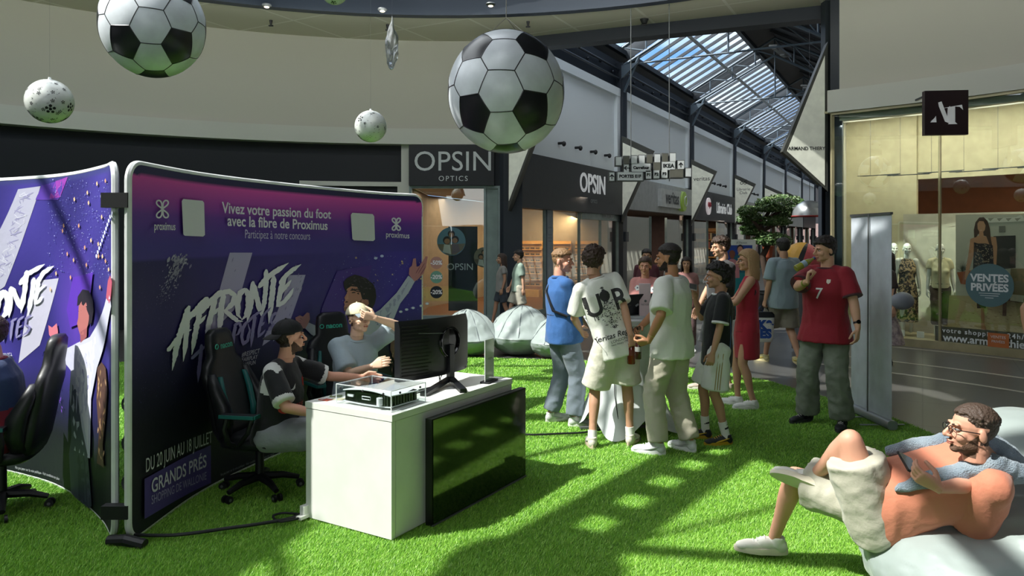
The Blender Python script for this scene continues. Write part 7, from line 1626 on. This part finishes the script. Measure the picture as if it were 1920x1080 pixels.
# tote bag of the walking man
q = hn(J7, 'L', .09, 0); tt = thing('tote_bag', 'white bag with large blue letters and a dark top, carried by the man in blue-grey', 'bag', q)
mb = MB(); mb.loft([((0, 0, -.52), I3, .11, .05), ((0, 0, -.46), I3, .13, .07), ((0, 0, -.15), I3, .15, .06), ((0, 0, -.10), I3, .15, .04)], 24, 3); mb.build('bag_body', mat('bag_white', 'd9dad6', .6, bump=.1), tt, smooth='full')
mb = MB(); mb.loft([((0, 0, -.16), I3, .153, .063), ((0, 0, -.08), I3, .155, .04)], 24, 3); mb.tube([(-.08, 0, -.09), (-.03, 0, .01), (.03, 0, .01), (.08, 0, -.09)], .006, 6); mb.build('top_band', M_dark, tt, smooth=True)
mb = MB(); mb.text('K&', .17, lambda x, y: Vector((x, -.072+.0*abs(x), -.32+y)), offset=.012); mb.text('ES', .17, lambda x, y: Vector((x, -.072, -.45+y)), offset=.012); mb.build('lettering', mat('print_blue', '1f4a9a', .6), tt)
mb = MB(); mb.loft([((-.04, .10, -.30), I3, .06, .03), ((-.04, .10, -.12), I3, .08, .02)], 14, 3); mb.tube([(-.09, .10, -.12), (-.03, .06, .0), (.03, .10, -.12)], .005, 5); o = mb.build('paper_bag', mat('bag_blue', '2a4a9a', .5), None, smooth=True); o.location = q; tag(o, 'small blue bag carried beside the white bag with blue letters', 'bag')
# ------------------------------------------------------------------ mannequins, poster and lettering of the fashion shop
M_dress = mat('dress_print', '2a2420', .8, col2='b49a72', nscale=26)
for nd in M_dress.node_tree.nodes:
    if nd.type == 'VALTORGB': nd.color_ramp.elements[0].position = .49; nd.color_ramp.elements[1].position = .53
M_mann = skinmat('mann')
def onR(px, d, z=.12): # a point behind the shop glass along a photo column
    k = (px-960)/FOC; lo_, hi_ = 8.0, 16.0
    for _ in range(40):
        m_ = (lo_+hi_)/2
        if math.hypot(k*m_-CC.x, m_-CC.y) < RF+d: lo_ = m_
        else: hi_ = m_
    return Vector((k*lo_, lo_, z))
q = onR(1701, .40); JM1 = person('white mannequin in a long black and beige patterned dress in the fashion shop window', q.x, q.y, (-.35, -1), 1.66, dict(z=.12, mann=1, fem=True, build=.88, skin='mann', hs=.95, cvox=.012, wL=(.22, .0, .84), wR=(-.22, 0, .84), aL=(.07, .06, .085), aR=(-.08, -.05, .085), shirt=dict(m=M_dress, sleeve=0, loose=.01, hem=-.05, name='dress_top'), skirt=dict(m=M_dress, len=-.68, flare=.02)), name='mannequin', cat='mannequin')
q = onR(1763, .40); JM2 = person('white mannequin in a cream top and brown cropped trousers in the fashion shop window', q.x, q.y, (-.35, -1), 1.66, dict(z=.12, mann=1, fem=True, build=.88, skin='mann', hs=.95, cvox=.012, wL=(.24, .0, .84), wR=(-.22, 0, .84), aL=(.07, .06, .085), aR=(-.08, -.05, .085), shirt=dict(m=cloth('creamtop', 'd9cfa6'), sleeve=.5, loose=.015, hem=-.02), legs=dict(m=cloth('brownpants', '4a3a2c'), w=.98, len=1.55, flare=.02)), name='mannequin', cat='mannequin')
q = onR(1676, .75); JM3 = person('white mannequin in a pale dress half hidden at the back of the fashion shop window', q.x, q.y, (-.2, -1), 1.66, dict(z=.12, mann=1, fem=True, build=.88, skin='mann', hs=.95, vox=.014, cvox=.014, wL=(.22, .0, .84), wR=(-.22, 0, .84), shirt=dict(m=cloth('paledress', 'c9bd98'), sleeve=0, loose=.01, hem=-.05, name='dress_top'), skirt=dict(m=cloth('paledress', 'c9bd98'), len=-.6, flare=.04)), name='mannequin', cat='mannequin')
mb = MB(); mb.tube([JM2.T(.06, .150*math.cos(k*PI/10), .118*math.sin(k*PI/10)) for k in range(20)], .010, 6, True); mb.build('belt', M_dark, JM2.root, smooth=True)
for px, lb in ((1690, 'left small white price card on the shop window floor'), (1726, 'right small white price card on the shop window floor')):
    q = onR(px, .2); mb = MB(); mb.box(q+Vector((0, 0, .06)), (.11, .02, .11), Matrix.Rotation(-.7, 3, 'Z')); tag(mb.build('price_card', mat('paper')), lb, 'card')
# flat advertising print hung inside the glass
a0_, a1_ = math.degrees(math.atan2(onR(1792, .25).y-CC.y, onR(1792, .25).x-CC.x)), 33.0
p0, p1 = C(a0_, RF-.10, 0), C(33.2, RF-.10, 0); pe = (p1-p0).normalized(); pn_ = Vector((pe.y, -pe.x, 0)); pw = (p1-p0).length
PO = p0-pn_*.30
def PR(u, z, d=0): return PO+pe*u+pn_*d+Vector((0, 0, z))
def pinv(px, py):
    k = (px-960)/FOC; t = (k*PO.y-PO.x)/(pe.x-k*pe.y); q = PO+pe*t; return Vector((t, EYE-(py-HOR)/FOC*q.y))
po = thing('advert_print', 'flat advertising print of a woman in a patterned dress inside the shop window', 'poster', PR(pw/2, .2))
mb = MB(); z_top = pinv(1850, 402).y
lay = [0]
def pp(col, pts, Z=(1780, 400, 4.157)):
    mb.color(col); lay[0] += 1; d = .002+.00003*lay[0]; mb.poly([tuple(pinv(Z[0]+x/Z[2], Z[1]+y/Z[2])) for x, y in pts], lambda u, z: PR(u, z, d))
mb.color('cdb996'); mb.poly([(0, .2), (pw, .2), (pw, z_top), (0, z_top)], lambda u, z: PR(u, z, .001))
pp('c9c2ae', [(50, 10), (720, 10), (720, 650), (50, 650)]); pp('c4ad80', [(50, 640), (720, 660), (720, 1100), (-30, 1100), (0, 640)])
rq = random.Random(2)
for k in range(160): x, y = rq.uniform(20, 600), rq.uniform(660, 930); pp(rq.choice(('b49a6c', 'd6c294', 'a08658')), [(x, y), (x+rq.uniform(10, 40), y+4), (x+20, y+10)])
pp('e2dcca', [(270, 40), (520, 30), (560, 10), (600, 60), (300, 75)])
for k in range(4): pp('a09a88', [(300+k*70, 40), (350+k*70, 35), (320+k*70, 62)])
pp('7a7668', [(388, 100), (438, 98), (438, 148), (388, 150)]); pp('3a3530', [(345, 178), (518, 172), (518, 425), (345, 440)])
pp('a85a34', [(60, 460), (200, 440), (180, 560), (90, 550)]); 
for k in range(16): a = -2.9+k*.17; pp('3c4230', [(100, 450), (106, 455), (100+75*math.cos(a), 450+95*math.sin(a))])
pp('8a7a58', [(480, 430), (720, 430), (720, 640), (470, 640)]); pp('5a3424', [(420, 640), (450, 640), (445, 800), (415, 800)]); pp('5a3424', [(440, 640), (720, 690), (720, 720), (440, 680)]); pp('d9d2bc', [(475, 630), (582, 640), (580, 695), (475, 680)])
pp('c08a66', [(165, 200), (225, 175), (300, 180), (365, 185), (375, 260), (368, 400), (350, 410), (335, 300), (190, 330), (160, 430), (140, 520), (118, 515), (130, 430), (150, 320)])
pp('4a3222', [(195, 190), (192, 130), (205, 70), (235, 32), (270, 30), (300, 60), (318, 120), (325, 200), (345, 300), (320, 260), (290, 180), (225, 160), (212, 185)])
pp('c89470', [(220, 80), (235, 60), (268, 62), (284, 95), (278, 130), (258, 152), (238, 148), (222, 120)])
pp('c48c68', [(236, 138), (264, 138), (272, 190), (228, 190)]); pp('2a2224', [(193, 225), (225, 235), (285, 235), (340, 250), (345, 340), (345, 410), (185, 440), (190, 330)])
pp('2a2224', [(215, 700), (290, 700), (285, 740), (218, 740)])
for k in range(110): x, y = rq.uniform(195, 335), rq.uniform(240, 420); pp('b49a80', [(x, y), (x+rq.uniform(5, 16), y+rq.uniform(-6, 8)), (x+8, y+8)])
pp('b07a58', [(248, 735), (275, 735), (276, 860), (298, 925), (252, 930), (250, 860)]); pp('d9a88c', [(240, 128), (258, 128), (255, 138), (244, 138)])
mb.build('print', M_print, po, world=True)
mb = MB(); mb.box(PR(pw/2, (z_top+.2)/2, -.01), (pw, .015, z_top-.2), Matrix((pe, pn_, Vector((0, 0, 1)))).transposed()); mb.build('backing', M_gb, po, world=True)
# sticker and lettering on the glass itself
GO = C(42.9, RF-.05-.0, 0); GE = (C(33, RF-.05, 0)-GO).normalized(); GN = Vector((GE.y, -GE.x, 0)); GO = GO+GN*.02
def ginv(px, py): k = (px-960)/FOC; t = (k*GO.y-GO.x)/(GE.x-k*GE.y); q = GO+GE*t; return Vector((t, EYE-(py-HOR)/FOC*q.y))
def GL(u, z, d=0): return GO+GE*u+GN*d+Vector((0, 0, z))
c = ginv(1855, 535); r_ = .345
st_ = thing('window_sticker', 'large round blue-green sticker reading VENTES PRIVÉES on the shop glass', 'sticker', GL(c.x, c.y))
mb = MB(); mb.color('4f6e72'); mb.poly([(c.x+r_*math.cos(k*PI/24), c.y+r_*math.sin(k*PI/24)) for k in range(48)], lambda u, z: GL(u, z, .002)); mb.build('disc', M_print, st_, world=True)
mb = MB(); mb.text('VENTES', .165, lambda x, y: GL(c.x+x, c.y+.06+y, .006), offset=.006, sx=.95); mb.text('PRIVÉES', .165, lambda x, y: GL(c.x+x, c.y-.09+y, .006), offset=.006, sx=.95)
for k, (w_, z) in enumerate(((.3, -.13), (.26, -.165), (.12, -.2))): mb.bar(GL(c.x-w_/2, c.y+z, .005), GL(c.x+w_/2, c.y+z, .005), .004, .008)
mb.build('lettering', mat('sticker_white', 'dfe6e6', .5), st_, world=True)
bd_ = thing('window_lettering', 'white web address lettering low on the shop glass over a dark strip', 'lettering', GL(.8, .2))
za, zb = .13, .36
mb = MB(); mb.box(GL(pw*.45, (za+zb)/2, -.06), (pw, .006, zb-za+.04), Matrix((GE, GN, Vector((0, 0, 1)))).transposed()); mb.build('strip', mat('strip_taupe', '6a6250', .6), bd_, world=True)
mb = MB(); mb.text('votre shopping   24h/24   sur :', .105, lambda x, y: GL(.05+x, .29+y, .004), align='LEFT', spacing=1.25, offset=.002); mb.text('www.armandthiery.fr', .17, lambda x, y: GL(.06+x, .15+y, .004), align='LEFT', offset=.004); mb.build('letters', mat('sticker_white'), bd_, world=True)
q = ginv(1872, 648); mb = MB(); mb.box(GL(q.x, .24, .008), (.30, .004, .22), Matrix((GE, GN, Vector((0, 0, 1)))).transposed()); ob = mb.build('sale_card', mat('card_orange', 'c4703a', .5)); tag(ob, 'small orange card reading VENTES PRIVÉES over the web address', 'card')
mb = MB(); mb.text('VENTES', .062, lambda x, y: GL(q.x+x, .27+y, .013)); mb.text('PRIVÉES', .055, lambda x, y: GL(q.x+x, .20+y, .013)); ob2 = mb.build('lettering', mat('sticker_white'), ob)
# AT blade sign
q = P(1772, 212, 11.3); at = thing('logo_sign', 'square dark maroon sign with a white monogram over the fashion shop glass', 'sign', q, -.12)
mb = MB(); mb.box((0, 0, 0), (.62, .10, .67)); mb.build('board', mat('maroon', '2c1018', .45), at, bevel=.004)
mb = MB(); f = lambda x, y: Vector((x, -.053, y)); sq = lambda pts: [((x-1771)/77*.62, (212-y)/83*.67) for x, y in pts]
for pts in ([(1756, 193), (1762, 191), (1773, 222), (1777, 233), (1768, 229), (1757, 200)], [(1752, 222), (1744, 227), (1742, 228), (1750, 222.5)], [(1773, 203), (1777, 200), (1777, 232), (1771, 229)][::1], [(1762, 204), (1798, 198), (1800, 208), (1794, 202), (1786, 201), (1786, 230), (1790, 234), (1773, 234), (1777, 230), (1777, 203)]): mb.poly(sq(pts), f)
mb.poly(sq([(1742, 230), (1750, 221), (1752, 218), (1753, 230)]), f)
mb.build('monogram', M_lw, at)
mb = MB(); mb.bar((-.2, .05, .3), (-.2, .55, .3), .03); mb.bar((.2, .05, .3), (.2, .55, .3), .03); mb.build('bracket', M_steel, at)
# ARMAND THIERY triangular sign on the right corner
aq = Vector((5.86, 13.95, 0)); Mx = Matrix.Translation(aq) @ Matrix((Vector((1, 0, 0)), Vector((0, 0, 1)), Vector((0, -1, 0)))).transposed().to_4x4()
at2 = thing('triangular_sign', 'large triangular cream light box reading Armand Thiery beside the fashion shop corner', 'sign', aq)
z_ = lambda y: EYE+(447-y)*13.95/FOC
pts = [(.0, z_(82)), (0, z_(360)), (-.84, z_(286))]
mb = MB(); mb.prism(pts, Mx, .14); mb.build('frame', M_trif, at2, world=True)
mb = MB(); mb.prism([(-.06, z_(108)), (-.06, z_(349)), (-.76, z_(285))], Mx @ Matrix.Translation((0, 0, .142)), .006); mb.build('face', M_tri, at2, world=True)
mb = MB(); mb.text('ARMAND THIERY', .088, lambda x, y: Mx @ Vector((-.40+x, z_(283)+y, .152)), offset=.002); mb.build('lettering', M_dark, at2, world=True)
mb = MB(); mb.bar(aq+Vector((.09, .05, 0)), aq+Vector((.09, .05, 6.3)), .20, .2); struct(mb.build('trim_19', mat('corner_steel', '30373c', .5)))
# ------------------------------------------------------------------ things in the corridor
TR = Vector((6.4, 18.5, 0)); tr_ = thing('cloud_pruned_tree', 'cloud-pruned tree with tiered green pads in a planter in the mall corridor', 'tree', TR)
def tp(px, py): return P(px, py, 18.5)
mb = MB(); mb.tube([TR+Vector((0, 0, .5)), tp(1437, 520), tp(1430, 480), tp(1445, 450), tp(1425, 425), tp(1440, 400), tp(1450, 385)], [.10, .09, .08, .07, .06, .05, .03], 10)
for a, b_ in (((1430, 440), (1398, 402)), ((1440, 420), (1410, 412)), ((1440, 410), (1480, 385)), ((1430, 460), (1450, 452)), ((1435, 430), (1455, 422))): mb.tube([tp(*a), (tp(*a)+tp(*b_))/2+Vector((0, -.1, .03)), tp(*b_)], [.05, .04, .02], 8)
mb.build('trunk', mat('bark', '3a2c22', .9, bump=.5), tr_, smooth=True, world=True)
rt = random.Random(4); leaf = MB(); lv = []
for px, py, w_, h_ in ((1398, 398, 18, 12), (1460, 382, 44, 16), (1435, 392, 28, 12), (1412, 412, 26, 14), (1452, 417, 30, 13), (1418, 436, 24, 10), (1445, 452, 36, 16), (1480, 402, 22, 12), (1408, 428, 16, 8)):
    c = tp(px, py); c.y += rt.uniform(-.25, .25); rx, rz_ = w_*18.5/FOC, h_*18.5/FOC
    for k in range(int(1500*rx*1.6)):
        d = Vector((rt.gauss(0, 1), rt.gauss(0, 1), rt.gauss(0, 1))).normalized(); r_ = rt.uniform(.72, 1.05); p = c+Vector((d.x*rx*r_, d.y*rx*.9*r_, (d.z if d.z > 0 else d.z*.45)*rz_*r_)); u = Vector((rt.gauss(0, 1), rt.gauss(0, 1), rt.gauss(0, 1))).normalized(); v = u.orthogonal().normalized()*.022; u = u*.05
        leaf.m(0 if rt.random() < .6 else 1); leaf.quad(p-u, p+v, p+u, p-v)
fo = leaf.build('foliage', [mat('leaf_a', '3f5f2c', .5), mat('leaf_b', '6d8450', .5)], tr_, world=True); fo['kind'] = 'stuff'
mb = MB(); mb.lathe([(.45, 0), (.55, .5), (.58, .52), (.5, .52), (.48, .46)], TR, n=28); mb.build('planter', mat('planter_dark', '2a2c2e', .6), tr_, smooth=True, world=True)
for k, (px, c_) in enumerate(((1440, '9a4a2c'), (1466, '2e2a28'))):
    q = P(px, 470, 19.5); mb = MB(); mb.lathe([(.10, 0), (.14, .28), (.15, .3)], (q.x, q.y, 1.35), n=16); mb.bar((q.x, q.y, 0), (q.x, q.y, 1.35), .1); tag(mb.build('pot_on_stand', mat('pot%d' % k, c_, .7), smooth=True), ('terracotta pot on a tall stand behind the tree', 'dark pot on a tall stand behind the tree')[k], 'pot')
ps = thing('poster_stand', 'white framed backlit poster stand showing two men, behind the blonde woman', 'poster', (3.95, 13.0, 0))
x0, x1 = P(1345, 448, 13).x, P(1415, 448, 13).x; zt = EYE-(449-HOR)/FOC*13
mb = MB(); mb.box(((x0+x1)/2, 13, zt/2), (x1-x0, .12, zt)); mb.build('frame', mat('frame_white', 'd6dad4', .5), ps, world=True, bevel=.01)
mb = MB(); g = lambda d: (lambda x, y: Vector((x, 12.938-d, y))); mb.color('1f3f8e'); mb.poly([(x0+.05, .5), (x1-.06, .5), (x1-.06, zt-.1), (x0+.05, zt-.1)], g(0)); mb.color('1c7a80'); mb.poly([(x0+.05, .5), (x1-.06, .5), (x1-.06, zt-.55), (x0+.05, zt-.3)], g(.001))
for px, py, r_, c_ in ((1373, 478, .05, '7a4636'), (1388, 468, .055, 'c08a76')):
    q = P(px, py, 12.93); mb.color('2a2030' if c_ == 'c08a76' else c_); mb.poly([(q.x+r_*1.05*math.cos(k*PI/8), q.z+.02+r_*1.25*math.sin(k*PI/8)) for k in range(16)], g(.002)); mb.color(c_); mb.poly([(q.x+r_*.85*math.cos(k*PI/8), q.z-.01+r_*1.2*math.sin(k*PI/8)) for k in range(16)], g(.003))
    mb.color('b87a80' if c_ != 'c08a76' else '1d5a6e'); mb.poly([(q.x-.13, q.z-.4), (q.x-.12, q.z-.13), (q.x-.03, q.z-.07), (q.x+.03, q.z-.07), (q.x+.12, q.z-.13), (q.x+.13, q.z-.4)], g(.0015 if c_ == 'c08a76' else .0018))
mb.build('poster', M_print, ps, world=True)
mb = MB(); mb.text('JCDecaux', .045, lambda x, y: Vector(((x0+x1)/2+.08+x, 12.935, zt-.07+y))); mb.build('lettering', M_dark, ps, world=True)
q = P(1518, 398, 17.0); hd_ = thing('hanging_dome', 'silver dome lamp with a red rim hanging over the corridor beside the corner column', 'lamp', q)
mb = MB(); mb.lathe([(.02, .27), (.14, .25), (.28, .17), (.36, .05), (.38, -.08), (.36, -.08), (.3, .0)], n=36); mb.build('shade', mat('dome_silver', 'a9adb0', .3, metal=.6), hd_, smooth=True)
mb = MB(); mb.tube([(.385*math.cos(k*PI/18), .385*math.sin(k*PI/18), -.09) for k in range(36)], .014, 6, True); mb.build('rim', mat('rim_red', 'a02a24', .5), hd_, smooth=True)
mb = MB(); mb.tube([(0, 0, .26), (0, 0, 6.6-q.z)], .006, 6); mb.build('cord', M_steel, hd_)
q = P(1505, 482, 12.2); kd = thing('padded_dome', 'red, pink and yellow padded dome of a small ride behind the man in blue-grey', 'ride', (q.x, q.y, 0))
mb = MB(); Rr = Matrix.Rotation(.35, 3, 'Y')
n_ = 10
for i in range(24):
    for j in range(n_):
        a, b_ = 2*PI*i/24, 2*PI*(i+1)/24; t0, t1 = PI/2*j/n_*1.15, PI/2*(j+1)/n_*1.15
        f = lambda A, t: q+Rr@Vector((.30*math.sin(t)*math.cos(A), .28*math.sin(t)*math.sin(A), -.06+.30*math.cos(t)))
        deg = (i*15) % 360; mb.m(0 if 130 < deg < 235 else (3 if 235 <= deg < 250 or 300 < deg < 315 else (1 if 250 <= deg <= 300 else 2))); mb.f([mb.v(f(a, t0)), mb.v(f(a, t1)), mb.v(f(b_, t1)), mb.v(f(b_, t0))])
mb.build('dome', [mat('pad_yellow', 'd8a238', .5), mat('pad_pink', 'c9565c', .5), mat('pad_red', '9a1c26', .5), M_dark], kd, smooth=True, world=True)
mb = MB(); mb.loft([(q+Vector((0, 0, -1.5)), I3, .16, .16), (q+Vector((0, 0, -.7)), I3, .15, .15), (q+Vector((0, 0, -.12)), I3, .2, .2)], 20, 3); mb.build('body', mat('ride_white', '5c5e62', .5), kd, smooth=True, world=True)
